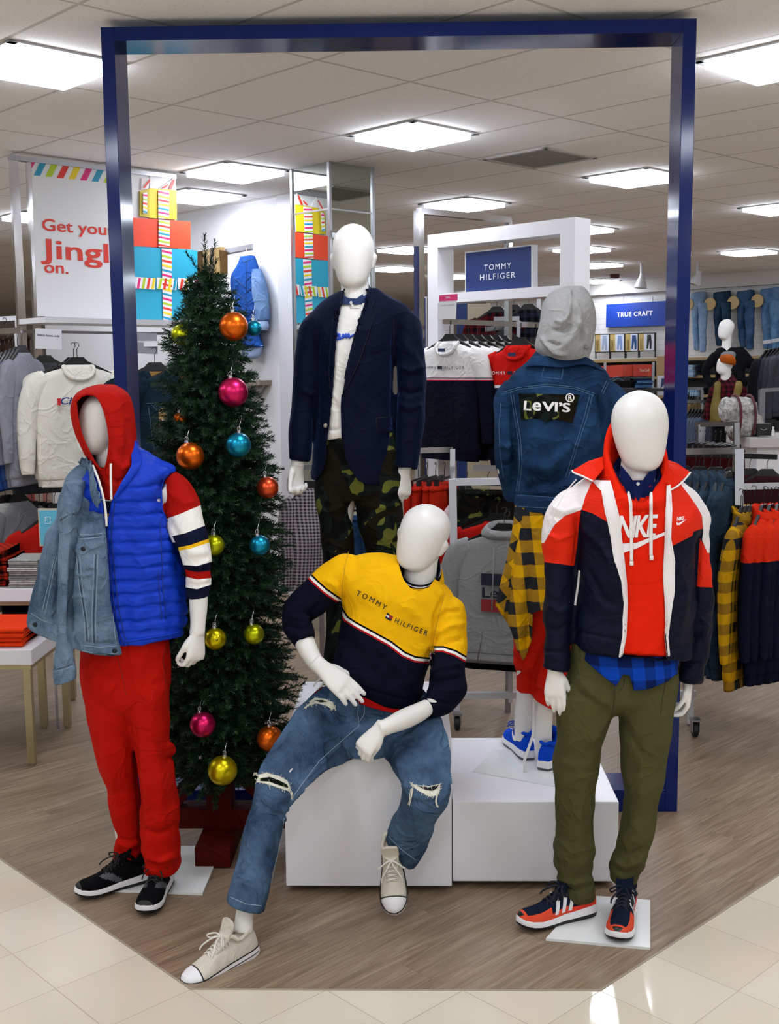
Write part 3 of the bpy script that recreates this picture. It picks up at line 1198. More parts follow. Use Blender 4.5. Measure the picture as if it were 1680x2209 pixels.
 for nm, polys, m in st.get('panels', ()):
  mb = MB()
  for poly in polys:
   V2, F2 = shape2d(poly, .03)
   for sg in (-1, 1):
    mb.add([on_side(a, b, sg) for a, b in V2], F2)
  subpart(mb, nm, m)
 return upr
_wr = plain('white_rubber', '#e3e2e4', .4)
_cv = cloth('offwhite_canvas', '#cdc7b8', bump=.2, scale=60)
CANVAS_SHOE = dict(sole=(.030, .028), sole_mat=_wr, mats=[_cv, _wr, plain('black_line', '#101014', .5)], lace_mat=plain('white_lace', '#dcd9d0', .8), foxing=(.45, .98), rocker=.006,
    region=lambda t, z, a: 1 if t > .82 else (2 if t > .812 else 0), tongue=.05, tag=('ALL STAR', plain('black_line', '#101014', .5)), collar=_cv)
_bk = cloth('black_knit', '#08080b', scale=80, bump=.3)
_gy = plain('grey_overlay', '#3d4146', .6)
BLACK_SHOE = dict(sole=(.040, .026), sole_mat=_wr, outsole=plain('black_outsole', '#0c0c0f', .6), mats=[_bk, _gy, plain('black_outsole', '#0c0c0f', .6)], lace_mat=plain('black_lace', '#0a0a0c', .8), rocker=.012,
    region=lambda t, z, a: 2 if (t > .95) else (1 if (.44 < t < .72 and z < .95 and abs((t - .44) - z * .24) < .05) else 0), tongue=.04)
_nv = cloth('navy_mesh', '#141d30', scale=90, bump=.3)
_or = plain('orange_suede', '#d2401a', .8)
_hd = plain('heel_red', '#e02f12', .7)
STRIPE_SHOE = dict(sole=(.044, .028), sole_mat=_wr, outsole=plain('black_outsole', '#0c0c0f', .6), mats=[_nv, _or, _hd, BLACKP], lace_mat=plain('navy_lace', '#0c1222', .8), rocker=.016, tongue=.085, tongue_shift=.06, lace_r=.0034,
    region=lambda t, z, a: 3 if (t > .955 and abs(a) < .45) else (1 if (t > .62 and (z < .78 or t > .92)) or (.4 < t <= .62 and z < .36) else (2 if (t < .4 and z < .30) or t < .09 else 0)),
    tag=('adidas', plain('tag_white', '#d8d8d8', .6)),
    panels=(('side_stripes', [[(.36, .045), (.405, .045), (.345, .098), (.30, .098)], [(.45, .043), (.495, .043), (.435, .098), (.39, .098)],
           [(.54, .042), (.585, .042), (.525, .094), (.48, .094)]], plain('stripe_white', '#dedede', .55)),))
_bl = cloth('royal_blue_mesh', '#0a45c4', scale=90, bump=.25)
BLUE_SHOE = dict(sole=(.044, .030), sole_mat=_wr, outsole=plain('grey_outsole', '#4a4c52', .6), mats=[_bl], lace_mat=plain('blue_lace', '#0b3da8', .8), rocker=.014, region=lambda t, z, a: 0,
    panels=(('side_mark', [[(.28, .060), (.40, .055), (.62, .085), (.42, .072), (.33, .078), (.30, .074)]], plain('stripe_white', '#dedede', .55)),))
def part(mb, nm, mats, parent, smooth=False, label=None):
 """a sub-part: shares the frame of the part it sits on"""
 o = ob(nm, mb.mesh(nm, mats, smooth), None)
 o.parent = parent
 if label: o['label'] = label
 return o
def seams(s, parent, lines, r=.0015, m=None, nm='seam', off=.0005, step=7):
 for q in lines:
  mb = MB()
  s.seam(mb, q, r, off, step)
  part(mb, nm, m, parent, 'all')
def leg_body(pts):
 """mannequin leg inside the trousers: (x, y, Y, px half width)"""
 return limb(pts, 1.0)
def neck_roll(st, n=40, sub=4, e=2.2):
 """an upright cup-shaped collar or hood lying round the neck: rings (x, y, Y, half width, half depth, front-to-back rise)"""
 return loft([(px(x, y, Yc), V3(a, 0, 0), V3(0, b, h), e) for x, y, Yc, a, b, h in st], n, sub)
# ================================================================ mannequin in the windbreaker, right front
def figure_right():
 r = thing('mannequin', 'white faceless mannequin in red, white and navy windbreaker with olive trousers', 'mannequin', (.74, .42, 0))
 Y = .42
 hp, nk, H = head_parts((1383, 1016), (1381, 842), Y, (.02, -1, -.35), 120, ears=False)
 B = list(hp)
 B.append(limb([(1372, 1085, Y + .03, 46), (1373, 1050, Y + .01, 40), (1376, 1000, Y + .01, 36), (1380, 960, Y + .02, 36), (1381, 930, Y + .02, 34)], 1.1))
 B.append(loft([SP(1265, 1080, 1485, 1090, Y, .06), SP(1268, 1150, 1480, 1150, Y, .10), SP(1270, 1300, 1465, 1300, Y, .09), SP(1250, 1440, 1450, 1450, Y, .09), SP(1230, 1520, 1440, 1525, Y, .08)], 28, 4))
 B.append(limb([(1260, 1090, Y, 30), (1216, 1140, Y, 24), (1206, 1230, Y - .01, 21), (1202, 1330, Y - .02, 19), (1199, 1400, Y - .03, 18), (1197, 1450, Y - .035, 16)]))
 B.append(limb([(1465, 1090, Y, 30), (1498, 1140, Y + .03, 22), (1504, 1240, Y + .06, 20), (1506, 1340, Y + .06, 18), (1499, 1410, Y + .045, 17), (1484, 1470, Y + .03, 16)]))
 w1, w2 = px(1197, 1447, Y - .035), px(1483, 1472, Y + .03)
 B += hand_parts(w1, (.0, -.14, -1), (.35, .9, -.1), (1, -.3, 0), (.16, .22, .26, .3), .93, .5, .2)
 B += hand_parts(w2, (-.03, .06, -1), (-.9, .1, -.1), (-.2, -1, 0), (.5, .6, .65, .7), .88, .55, .45)
 B.append(leg_body([(1268, 1490, Y, 46), (1258, 1560, Y, 38), (1240, 1700, Y + .02, 30), (1236, 1830, Y + .055, 24), (1242, 1930, Y + .075, 22), (1246, 1955, Y + .085, 24)]))
 B.append(leg_body([(1392, 1490, Y, 46), (1390, 1560, Y, 38), (1385, 1700, Y + .01, 28), (1366, 1830, Y + .045, 22), (1348, 1900, Y + .075, 20), (1350, 1930, Y + .09, 22)]))
 body(B, r)
 # olive trousers
 L = [loft([SP(1236, 1382, 1462, 1400, Y, .118), SP(1228, 1450, 1461, 1452, Y, .122), SP(1210, 1495, 1456, 1497, Y, .12), SP(1210, 1515, 1452, 1515, Y, .10), SP(1240, 1530, 1430, 1530, Y, .065), SP(1280, 1540, 1380, 1540, Y, .03)], 36, 4),
  loft([SP(1204, 1490, 1335, 1490, Y, .11), SP(1200, 1540, 1318, 1540, Y, .105), SP(1196, 1600, 1297, 1600, Y + .01, .095), SP(1191, 1680, 1286, 1680, Y + .02, .085),
   SP(1195, 1760, 1279, 1760, Y + .04, .078), SP(1194, 1830, 1277, 1830, Y + .055, .074), SP(1196, 1880, 1277, 1880, Y + .065, .072), SP(1203, 1912, 1281, 1912, Y + .07, .074),
   SP(1208, 1930, 1279, 1932, Y + .085, .062)], 32, 4),
  loft([SP(1312, 1490, 1456, 1490, Y, .11), SP(1333, 1545, 1451, 1545, Y, .105), SP(1337, 1616, 1440, 1616, Y, .095), SP(1345, 1700, 1427, 1700, Y + .01, .082),
   SP(1341, 1770, 1411, 1770, Y + .03, .076), SP(1329, 1835, 1398, 1835, Y + .045, .072), SP(1316, 1872, 1386, 1872, Y + .075, .066), SP(1317, 1892, 1374, 1900, Y + .09, .058)], 32, 4)]
 s = Surf(*fuse(L, .0055, 6))
 s.wrinkle(.010, (6, 6, 9), 3).wrinkle(.006, (10, 10, 26), 9, lambda V: np.clip((.42 - V[:, 2]) * 4, .1, 1.6))
 s.folds([([(1322, 1530), (1300, 1560), (1275, 1610)], .005, 8), ([(1330, 1535), (1360, 1590), (1390, 1640)], -.004, 9), ([(1322, 1440), (1322, 1535)], -.004, 5),
   ([(1200, 1890), (1240, 1905), (1280, 1893)], .008, 7), ([(1205, 1912), (1240, 1924), (1281, 1910)], -.007, 5), ([(1318, 1850), (1350, 1868), (1390, 1850)], .008, 7),
   ([(1316, 1872), (1345, 1888), (1380, 1875)], -.007, 5), ([(1325, 1830), (1360, 1845), (1396, 1826)], -.004, 6), ([(1205, 1640), (1240, 1655), (1285, 1640)], .003, 8),
   ([(1260, 1640), (1245, 1740), (1250, 1840)], .004, 14), ([(1385, 1620), (1380, 1720), (1360, 1800)], .004, 12), ([(1240, 1455), (1280, 1500), (1320, 1525)], .004, 10),
   ([(1240, 1490), (1290, 1520), (1318, 1530)], -.003, 7)])
 tr = s.build('trousers', cloth('olive_twill', '#4b4a2b', var=.16, scale=14, bump=.3, rough=.8), r)
 seams(s, tr, [[(1326, 1462), (1326, 1500), (1322, 1532)], [(1346, 1465), (1345, 1482), (1335, 1492), (1326, 1494)], [(1436, 1470), (1430, 1500), (1425, 1540)],
    [(1216, 1440), (1214, 1500), (1206, 1570)]], .0012, plain('olive_thread', '#2c2b18', .8), 'stitching')
 # blue plaid shirt: collar at the neck and tail below the hoodie
 sh = Surf(*loft([SP(1240, 1390, 1458, 1400, Y, .132), SP(1240, 1440, 1458, 1445, Y, .142), SP(1243, 1500, 1456, 1500, Y, .146)], 96, 12, False))
 sh.cut([(1225, 1400), (1246, 1408), (1290, 1449), (1329, 1480), (1344, 1454), (1350, 1440), (1355, 1448), (1367, 1489), (1400, 1486), (1440, 1469), (1455, 1455), (1520, 1450), (1520, 1580), (1225, 1580)], facing=False)
 shm = plaid('blue_plaid', '#0b3fa8', '#0a1a4e', .042)
 so = sh.build('plaid_shirt', shm, r, .002)
 mb = MB()
 mb.add(*neck_roll([(1374, 1062, Y - .005, .098, .095, .02), (1374, 1035, Y - .005, .088, .09, .035), (1374, 1016, Y, .076, .082, .045), (1374, 1012, Y, .070, .076, .045), (1374, 1030, Y, .066, .070, .04)], 40, 4))
 for sg in (-1, 1):
  P = [px(1376 + sg * x, y, Y - d_) for x, y, d_ in ((36, 1004, .03), (40, 1022, .055), (26, 1060, .100), (9, 1082, .112), (2, 1050, .104), (18, 1026, .085))]
  mb.add(P + [p + V3(0, .006, 0) for p in P], [tuple(range(6)), tuple(range(11, 5, -1))] + [(i, (i + 1) % 6, 6 + (i + 1) % 6, 6 + i) for i in range(6)])
 P = [px(x, y, Y - d_) for x, y, d_ in ((1364, 1036, .108), (1388, 1036, .108), (1386, 1062, .124), (1377, 1082, .134), (1366, 1062, .124))]
 mb.add(P + [p + V3(0, .006, 0) for p in P], [tuple(range(5)), tuple(range(9, 4, -1))] + [(i, (i + 1) % 5, 5 + (i + 1) % 5, 5 + i) for i in range(5)])
 co = ob('collar', mb.mesh('collar', cloth('dark_navy_shirt', '#0a1540', bump=.1), True), None)
 co.parent = so
 mb = MB()
 mb.lathe([(.001, -.002), (.0055, -.002), (.0055, .001), (.001, .002)], px(1376, 1044, Y - .120), 12, 0, Matrix.Rotation(math.pi / 2, 3, 'X'))
 b = ob('button', mb.mesh('button', plain('pearl', '#c9c9cc', .3)), None)
 b.parent = so
 # red hoodie
 L = [loft([SP(1233, 1383, 1478, 1402, Y, .142), SP(1236, 1360, 1480, 1380, Y, .143), SP(1244, 1290, 1488, 1300, Y, .130), SP(1248, 1200, 1492, 1200, Y, .128), SP(1246, 1140, 1494, 1140, Y, .125),
   SP(1240, 1100, 1492, 1100, Y, .115), SP(1262, 1062, 1478, 1064, Y, .10), SP(1300, 1040, 1445, 1040, Y, .08)], 48, 5),
  neck_roll([(1373, 1068, Y, .142, .128, .03), (1372, 1038, Y, .126, .134, .055), (1371, 1000, Y + .005, .108, .134, .115), (1371, 976, Y + .01, .103, .128, .140),
     (1372, 976, Y + .01, .090, .110, .138), (1373, 1002, Y + .005, .086, .104, .11), (1374, 1046, Y, .082, .09, .05)], 44, 4, 1.75)]
 s = Surf(*fuse(L, .0055, 3))
 s.wrinkle(.004, (8, 8, 10), 5)
 s.folds([([(1380, 1090), (1345, 1050), (1325, 1005)], -.005, 4), ([(1384, 1085), (1410, 1050), (1422, 1010)], -.005, 4), ([(1440, 1220), (1425, 1300), (1432, 1380)], .006, 10),
   ([(1235, 1388), (1330, 1412), (1440, 1418)], -.003, 4), ([(1345, 1262), (1420, 1262)], -.0025, 2.5), ([(1360, 1110), (1376, 1092), (1392, 1108)], .006, 8)])
 hd = s.build('hoodie', cloth('red_fleece', '#e02309', var=.07, bump=.22, scale=30), r)
 def sub(mb, nm, mats, smooth=False):
  o = ob(nm, mb.mesh(nm, mats, smooth), None)
  o.parent = hd
  return o
 mb = MB()
 text_on(mb, s, 'NIKE', [(1331, 1160), (1420, 1157)], 47, 0, .003, bold=.045, shear=.28, spacing=.86)
 V2, F2 = shape2d([(1336, 1173), (1372, 1171), (1400, 1160), (1442, 1144), (1444, 1150), (1405, 1166), (1375, 1182), (1340, 1194), (1330, 1190)], 8)
 s.patch(mb, V2, F2, .003)
 sub(mb, 'chest_print', plain('print_white', '#e8e2e2', .7))
 mb = MB()
 for q in ([(1355, 1062), (1360, 1085), (1362, 1140), (1362, 1210)], [(1404, 1064), (1404, 1100), (1404, 1198)]):
  mb.tube(catmull(s.line(q, .007, 12), 2), .0055, 8)
  e = s.hit(q[-1][0], q[-1][1], .007)
  mb.tube([e, e + V3(0, -.001, -.014)], .0065, 8)
 sub(mb, 'drawstrings', plain('cord_white', '#e6e2dc', .8), 'all')
 # windbreaker
 L = [loft([SP(1232, 1384, 1487, 1412, Y, .156), SP(1231, 1352, 1490, 1375, Y, .158), SP(1238, 1290, 1497, 1295, Y, .150), SP(1241, 1220, 1499, 1222, Y, .147), SP(1240, 1150, 1505, 1150, Y, .144),
   SP(1226, 1105, 1510, 1105, Y, .13), SP(1222, 1068, 1498, 1074, Y, .112), SP(1250, 1036, 1474, 1042, Y, .088), SP(1295, 1012, 1440, 1014, Y + .02, .06)], 56, 6),
  limb([(1262, 1080, Y, 40), (1222, 1105, Y, 42), (1211, 1150, Y, 38), (1207, 1211, Y, 34.5), (1204, 1280, Y - .01, 34), (1202, 1340, Y - .02, 32.5), (1199, 1400, Y - .03, 31), (1198, 1425, Y - .035, 28), (1197, 1442, Y - .035, 28.5)], 1.05),
  limb([(1455, 1080, Y, 40), (1492, 1105, Y + .01, 32), (1497, 1170, Y + .03, 30), (1500, 1240, Y + .045, 29), (1504, 1320, Y + .05, 29), (1503, 1390, Y + .04, 29), (1491, 1445, Y + .03, 27), (1486, 1466, Y + .03, 28)], 1.1)]
 s = Surf(*fuse(L, .0052, 3))
 s.wrinkle(.011, (5, 5, 7), 12).wrinkle(.007, (13, 13, 16), 2)
 s.folds([([(1240, 1110), (1248, 1150), (1240, 1230)], -.008, 6), ([(1509, 1150), (1506, 1215), (1494, 1340)], -.008, 5), ([(1250, 1130), (1300, 1180), (1330, 1240)], .006, 9),
   ([(1262, 1220), (1300, 1290), (1330, 1310)], -.004, 8), ([(1188, 1090), (1215, 1105), (1252, 1094)], .004, 5), ([(1184, 1110), (1210, 1118), (1230, 1115)], -.003, 4),
   ([(1180, 1150), (1205, 1165), (1236, 1150)], .005, 5), ([(1180, 1300), (1205, 1320), (1230, 1310)], .005, 8), ([(1175, 1350), (1200, 1362), (1228, 1345)], -.004, 6),
   ([(1235, 1362), (1290, 1372), (1340, 1382)], -.003, 3), ([(1445, 1395), (1486, 1388)], -.003, 3), ([(1170, 1405), (1225, 1407)], -.005, 4), ([(1470, 1436), (1515, 1430)], -.005, 4),
   ([(1460, 1210), (1480, 1280), (1470, 1350)], .005, 9), ([(1510, 1330), (1525, 1350), (1515, 1380)], .006, 6)])
 LE = [(1279, 1037), (1300, 1060), (1311, 1113), (1322, 1162), (1328, 1211), (1343, 1253), (1349, 1302), (1346, 1374), (1338, 1416)]
 RE = [(1441, 1048), (1445, 1097), (1443, 1162), (1451, 1211), (1450, 1276), (1440, 1341), (1436, 1374), (1443, 1451)]
 s.cut([(1290, 985)] + LE + [(1338, 1500), (1443, 1500)] + RE[::-1] + [(1438, 985)])
 Q = s.px2()
 RED, WHT = '#e0270c', '#e9e4e4'
 s.paint(RED, poly_sd(Q, [(1285, 1020), (1262, 1070), (1254, 1100), (1277, 1107), (1313, 1128), (1345, 1140), (1330, 1020)]))
 s.paint(RED, poly_sd(Q, [(1254, 1099), (1218, 1112), (1195, 1132), (1172, 1172), (1140, 1180), (1140, 1209), (1172, 1212), (1238, 1221), (1244, 1180), (1251, 1110)]))
 s.paint(WHT, poly_sd(Q, [(1245, 1005), (1284, 1020), (1276, 1040), (1262, 1072), (1254, 1100), (1218, 1113), (1195, 1133), (1173, 1172), (1130, 1172), (1130, 1050)]))
 s.paint(RED, poly_sd(Q, [(1430, 1010), (1469, 1046), (1489, 1072), (1505, 1095), (1514, 1113), (1516, 1140), (1495, 1147), (1494, 1155), (1446, 1180), (1425, 1190)]))
 s.paint(RED, poly_sd(Q, [(1509, 1160), (1526, 1190), (1560, 1190), (1560, 1268), (1503, 1266)]))
 s.paint(WHT, poly_sd(Q, [(1466, 1030), (1469, 1046), (1489, 1072), (1505, 1095), (1514, 1113), (1517, 1146), (1514, 1165), (1526, 1193), (1560, 1195), (1560, 1040)]))
 m = painted('windbreaker_nylon', '#040a20', [c for c, a in s.layers], rough=.5, var=.05, bump=.22, scale=34, weave=1500, spec=.12)
 jk = s.build('windbreaker', m, r, .003)
 def sub2(mb, nm, mats, smooth=False):
  o = ob(nm, mb.mesh(nm, mats, smooth), None)
  o.parent = jk
  return o
 WN = plain('white_nylon', '#e6e2e1', .5)
 mb = MB()
 LI = [(1318, 1037), (1326, 1072), (1336, 1115), (1342, 1165), (1348, 1215), (1352, 1255), (1354, 1302), (1351, 1374), (1343, 1416)]
 RI = [(1436, 1048), (1434, 1100), (1432, 1165), (1430, 1215), (1431, 1278), (1433, 1343), (1432, 1374), (1440, 1451)]
 for A, B_ in ((LE, LI), (RE, RI)):
  A, B_ = densify2(A, 6), densify2(B_, 6)
  P = [s.hit(x + (1.5 if A[0][0] > 1400 else -1.5), y, .004) for x, y in A]
  Q_ = [hs_ for hs_ in (Surf_hit(hd, x, y, .004) for x, y in B_)]
  M_ = [(p + q) / 2 + V3(0, -.008 + .002 * math.sin(i * 1.9), 0) for i, (p, q) in enumerate(zip(P, Q_))]
  k = len(P)
  mb.add(P + M_ + Q_, [(i, i + 1, k + i + 1, k + i) for i in range(k - 1)] + [(k + i, k + i + 1, 2 * k + i + 1, 2 * k + i) for i in range(k - 1)])
  mb.tube(catmull(P, 2), .0035, 6)
 sub2(mb, 'front_facing', WN, 'all')
 mb = MB()
 mb.bar(px(1341, 1398, Y - .165), px(1336, 1417, Y - .165), .012, .004)
 mb.bar(px(1343, 1390, Y - .163), px(1341, 1399, Y - .163), .016, .006)
 sub2(mb, 'zip_pull', WN)
 mb = MB()
 s.seam(mb, [(1250, 1231), (1247, 1260), (1240, 1306)], .0045, .001, 6, 0, 6)
 sub2(mb, 'pocket_zip', WN, 'all')
 mb = MB()
 # turned-down collar flaps
 for q, sg in (([(1234, 1015), (1270, 994), (1300, 985), (1302, 1010), (1291, 1024), (1279, 1038)], 1), ([(1489, 1019), (1462, 1000), (1430, 988), (1426, 1015), (1434, 1038), (1447, 1056)], -1)):
  dep = [-.03, .0, .02, -.02, -.06, -.085]
  P = [px(x, y, Y + d_) for (x, y), d_ in zip(q, dep)]
  if sg < 0: P = P[::-1]
  c = sum(P) / 6 + V3(0, -.012, .006)
  n6 = [p + V3(0, .012, -.006) for p in P]
  mb = MB()
  mb.add(P + [c] + n6, [(i, (i + 1) % 6, 6) for i in range(6)] + [(7 + (i + 1) % 6, 7 + i, i, (i + 1) % 6) for i in range(6)] + [tuple(range(12, 6, -1))])
  sub2(mb, 'collar_flap', cloth('red_nylon', RED, rough=.5, bump=.2), True)
 mb = MB()
 mb.tube(catmull([px(1302, 1008, Y - .02), px(1278, 1000, Y - .01), px(1234, 1015, Y - .032), px(1258, 1028, Y - .07), px(1279, 1038, Y - .09)], 4)[8:], .003, 6)
 sub2(mb, 'collar_piping', WN, 'all')
 mb = MB()
 mb.tube(catmull([px(1489, 1019, Y - .032), px(1476, 1035, Y - .06), px(1462, 1048, Y - .082), px(1446, 1057, Y - .09)], 4), .003, 6)
 sub2(mb, 'collar_piping', WN, 'all')
 mb = MB()
 mb.tube(s.line([(1243, 1034), (1216, 1066), (1197, 1100), (1183, 1150)], .001, 8), .0025, 6)
 sub2(mb, 'shoulder_piping', WN, 'all')
 mb = MB()
 text_on(mb, s, 'NIKE', [(1459, 1124), (1476, 1122)], 8, 0, .002, bold=.05, shear=.28, spacing=.86)
 V2, F2 = shape2d([(1458, 1127), (1463, 1129), (1480, 1120), (1465, 1133), (1459, 1133)], 3)
 s.patch(mb, V2, F2, .002)
 sub2(mb, 'chest_logo', plain('print_white', '#e8e2e2', .7))
 # shoes and base plate
 shoe(r, pz(1280, 1968, .012), (-.285, -.115, 0), (0, 0, 1), STRIPE_SHOE, .305, 'orange and navy running shoe turned sideways')
 shoe(r, pz(1356, 1950, .012), (-.095, -.29, 0), (0, 0, 1), STRIPE_SHOE, .305, 'orange and navy running shoe pointing forward')
 mb = MB()
 P = [pz(1177, 2030), pz(1402, 2050), pz(1402, 1947), pz(1262, 1936)]
 mb.add([p + V3(0, 0, .0005) for p in P] + [p + V3(0, 0, .010) for p in P], [(3, 2, 1, 0), (4, 5, 6, 7)] + [(i, (i + 1) % 4, 4 + (i + 1) % 4, 4 + i) for i in range(4)])
 mb.build('base_plate', plain('white_plate', '#dfe3e1', .15), r)
def densify2(L, n):
 """n points between each pair of traced points"""
 out = []
 for a, b in zip(L[:-1], L[1:]):
  for i in range(n): out.append((a[0] + (b[0] - a[0]) * i / n, a[1] + (b[1] - a[1]) * i / n))
 out.append(L[-1])
 return out
_bv = {}
def Surf_hit(o, x, y, off):
 if o.name not in _bv:
  me = o.data
  _bv[o.name] = BVHTree.FromPolygons([v.co.copy() for v in me.vertices], [tuple(p.vertices) for p in me.polygons])
 d = ray(x, y)
 h = _bv[o.name].ray_cast(Vector(CAM), Vector(d / np.linalg.norm(d)))
 if h[0] is None:
  h = _bv[o.name].find_nearest(Vector(px(x, y, .3)))
 return np.array(h[0]) + np.array(h[1]) * off
figure_right()
# ================================================================ hooded mannequin, left front
def figure_left():
 r = thing('mannequin', 'white faceless mannequin in a red hood, blue quilted vest and red trousers', 'mannequin', (-.93, .72, 0))
 Y = .62
 hp, nk, H = head_parts((207, 981), (224, 843), Y - .02, (-.72, -.66, -.22), 96, ears=False)
 B = list(hp)
 B.append(limb([(248, 1075, Y + .03, 44), (248, 1040, Y + .01, 36), (244, 1000, Y, 35), (238, 960, Y + .02, 36), (232, 930, Y + .03, 34)], 1.1))
 B.append(loft([SP(185, 1060, 360, 1070, Y, .08), SP(180, 1150, 355, 1150, Y, .10), SP(190, 1300, 370, 1300, Y, .09), SP(190, 1400, 355, 1400, Y, .09), SP(190, 1500, 345, 1500, Y, .08)], 28, 4))
 B.append(limb([(350, 1060, Y, 30), (390, 1090, Y, 26), (408, 1140, Y - .02, 24), (424, 1210, Y - .04, 22), (427, 1270, Y - .06, 20.5), (428, 1310, Y - .07, 19.5), (427, 1345, Y - .08, 16.5), (425, 1368, Y - .085, 17)]))
 B.append(limb([(190, 1060, Y, 28), (160, 1120, Y + .02, 22), (150, 1200, Y + .04, 20), (160, 1270, Y + .02, 18)]))
 B += hand_parts(px(426, 1366, Y - .085), (-.10, -.12, -1), (-.75, .6, -.1), (-.6, -.8, 0), (.62, .75, .85, .95), .98, .55, .42)
 B.append(leg_body([(240, 1490, Y, 40), (252, 1600, Y + .02, 34), (265, 1720, Y + .08, 26), (275, 1840, Y + .15, 22), (280, 1880, Y + .16, 23)]))
 B.append(leg_body([(318, 1490, Y, 40), (328, 1600, Y, 32), (342, 1720, Y + .03, 26), (350, 1840, Y + .06, 22), (352, 1890, Y + .08, 23)]))
 body(B, r)
 # red trousers
 L = [loft([SP(174, 1372, 366, 1372, Y, .115), SP(174, 1420, 367, 1420, Y, .12), SP(180, 1480, 366, 1480, Y, .12), SP(184, 1510, 364, 1510, Y, .108), SP(205, 1532, 350, 1532, Y, .07), SP(240, 1545, 325, 1545, Y, .03)], 36, 4),
  loft([SP(182, 1470, 296, 1470, Y, .11), SP(190, 1540, 291, 1540, Y, .10), SP(206, 1610, 292, 1610, Y + .03, .09), SP(224, 1680, 298, 1680, Y + .06, .08), SP(240, 1745, 303, 1745, Y + .10, .072),
   SP(247, 1800, 306, 1800, Y + .13, .07), SP(249, 1832, 306, 1832, Y + .15, .072), SP(248, 1851, 304, 1848, Y + .155, .07)], 32, 4),
  loft([SP(262, 1470, 367, 1470, Y, .11), SP(283, 1545, 364, 1545, Y, .10), SP(290, 1610, 366, 1610, Y - .005, .09), SP(298, 1680, 379, 1680, Y, .085), SP(303, 1743, 386, 1743, Y + .02, .08),
   SP(304, 1800, 391, 1800, Y + .035, .08), SP(306, 1843, 388, 1843, Y + .045, .082), SP(313, 1880, 385, 1877, Y + .05, .078)], 32, 4)]
 s = Surf(*fuse(L, .0055, 6))
 s.wrinkle(.011, (6, 6, 8), 31).wrinkle(.006, (11, 11, 22), 19, lambda V: np.clip((.45 - V[:, 2]) * 4, .15, 1.6))
 s.folds([([(290, 1560), (294, 1650), (303, 1760), (304, 1830)], -.006, 5), ([(270, 1380), (278, 1450), (288, 1545)], -.003, 5), ([(285, 1450), (310, 1500), (345, 1530)], .006, 9),
   ([(255, 1440), (235, 1490), (205, 1520)], .006, 10), ([(225, 1600), (245, 1700), (258, 1780)], .006, 10), ([(330, 1600), (345, 1700), (350, 1800)], .006, 12),
   ([(250, 1815), (275, 1825), (303, 1812)], .007, 6), ([(249, 1835), (275, 1845), (303, 1832)], -.006, 5), ([(312, 1845), (345, 1858), (386, 1842)], .007, 7),
   ([(360, 1600), (372, 1625), (380, 1622)], .012, 6), ([(355, 1640), (368, 1632), (380, 1636)], -.008, 4), ([(308, 1790), (340, 1800), (388, 1780)], -.005, 7)])
 tr = s.build('trousers', cloth('red_twill', '#b41206', var=.12, scale=16, bump=.3, rough=.8), r)
 seams(s, tr, [[(360, 1380), (352, 1420), (357, 1480), (362, 1540)], [(252, 1415), (262, 1450), (272, 1500)]], .0012, plain('dark_red_thread', '#7d0c05', .8), 'stitching')
 # striped hoodie body with its sleeve, red hood
 L = [loft([SP(176, 1345, 372, 1345, Y, .11), SP(165, 1250, 372, 1250, Y, .118), SP(160, 1150, 364, 1150, Y, .12), SP(164, 1080, 360, 1080, Y, .115), SP(178, 1040, 345, 1040, Y, .10), SP(215, 1005, 318, 1005, Y, .075)], 44, 5),
  loft([SP(352, 1040, 376, 1014, Y + .01, .05), SP(354, 1066, 405, 1036, Y + .015, .066), SP(356, 1104, 430, 1082, Y + .01, .070), SP(364, 1146, 442, 1134, Y - .02, .074), SP(380, 1182, 451, 1175, Y - .03, .07), SP(392, 1215, 456, 1208, Y - .04, .064),
   SP(400, 1236, 453, 1232, Y - .045, .05), SP(400, 1262, 455, 1258, Y - .05, .049), SP(402, 1289, 450, 1288, Y - .055, .045)], 36, 6)]
 s = Surf(*fuse(L, .0052, 2))
 s.wrinkle(.006, (8, 8, 9), 41)
 s.folds([([(392, 1214), (425, 1222), (456, 1207)], .005, 5), ([(399, 1230), (425, 1236), (453, 1230)], -.007, 4), ([(400, 1250), (425, 1256), (454, 1249)], .004, 4),
   ([(401, 1266), (425, 1272), (454, 1262)], .005, 4), ([(380, 1170), (410, 1195), (452, 1190)], .005, 8), ([(355, 1110), (380, 1150), (400, 1200)], -.006, 8),
   ([(365, 1060), (395, 1085), (428, 1085)], .004, 8)])
 Q = s.px2()
 sl = side(Q, [(344, 1010), (347, 1064), (352, 1104), (366, 1146), (384, 1182), (394, 1215), (398, 1300)])     # negative: on the sleeve side
 def on_sleeve(a): return np.minimum(a, -sl)
 bands = [('#e4e1da', [(354, 1121), (390, 1108), (429, 1091)]), ('#10152e', [(366, 1158), (400, 1150), (442, 1134)]), ('#e8b416', [(378, 1182), (410, 1176), (447, 1163)]), ('#e4e1da', [(382, 1189), (412, 1183), (450, 1171)]),
   ('#10152e', [(396, 1219), (425, 1221), (456, 1212)]), ('#a3120a', [(399, 1229), (425, 1234), (456, 1231)]), ('#e4e1da', [(400, 1244), (425, 1250), (456, 1247)]), ('#10152e', [(400, 1267), (425, 1271), (456, 1261)])]
 body_b = [('#e4e1da', 1043), ('#10152e', 1081), ('#e8b416', 1108), ('#e4e1da', 1114), ('#10152e', 1170)]
 for c, L_ in bands: s.paint(c, on_sleeve(side(Q, L_)))
 for c, y in body_b: s.paint(c, np.minimum(Q[:, 1] - y, sl))
 s.paint('#e4e1da', poly_sd(Q, [(340, 1044), (360, 1044), (352, 1089), (340, 1091)]))
 kn = s.build('striped_hoodie', painted('striped_jersey', '#a3120a', [c for c, a in s.layers], rough=.85, var=.06, bump=.22, scale=30), r)
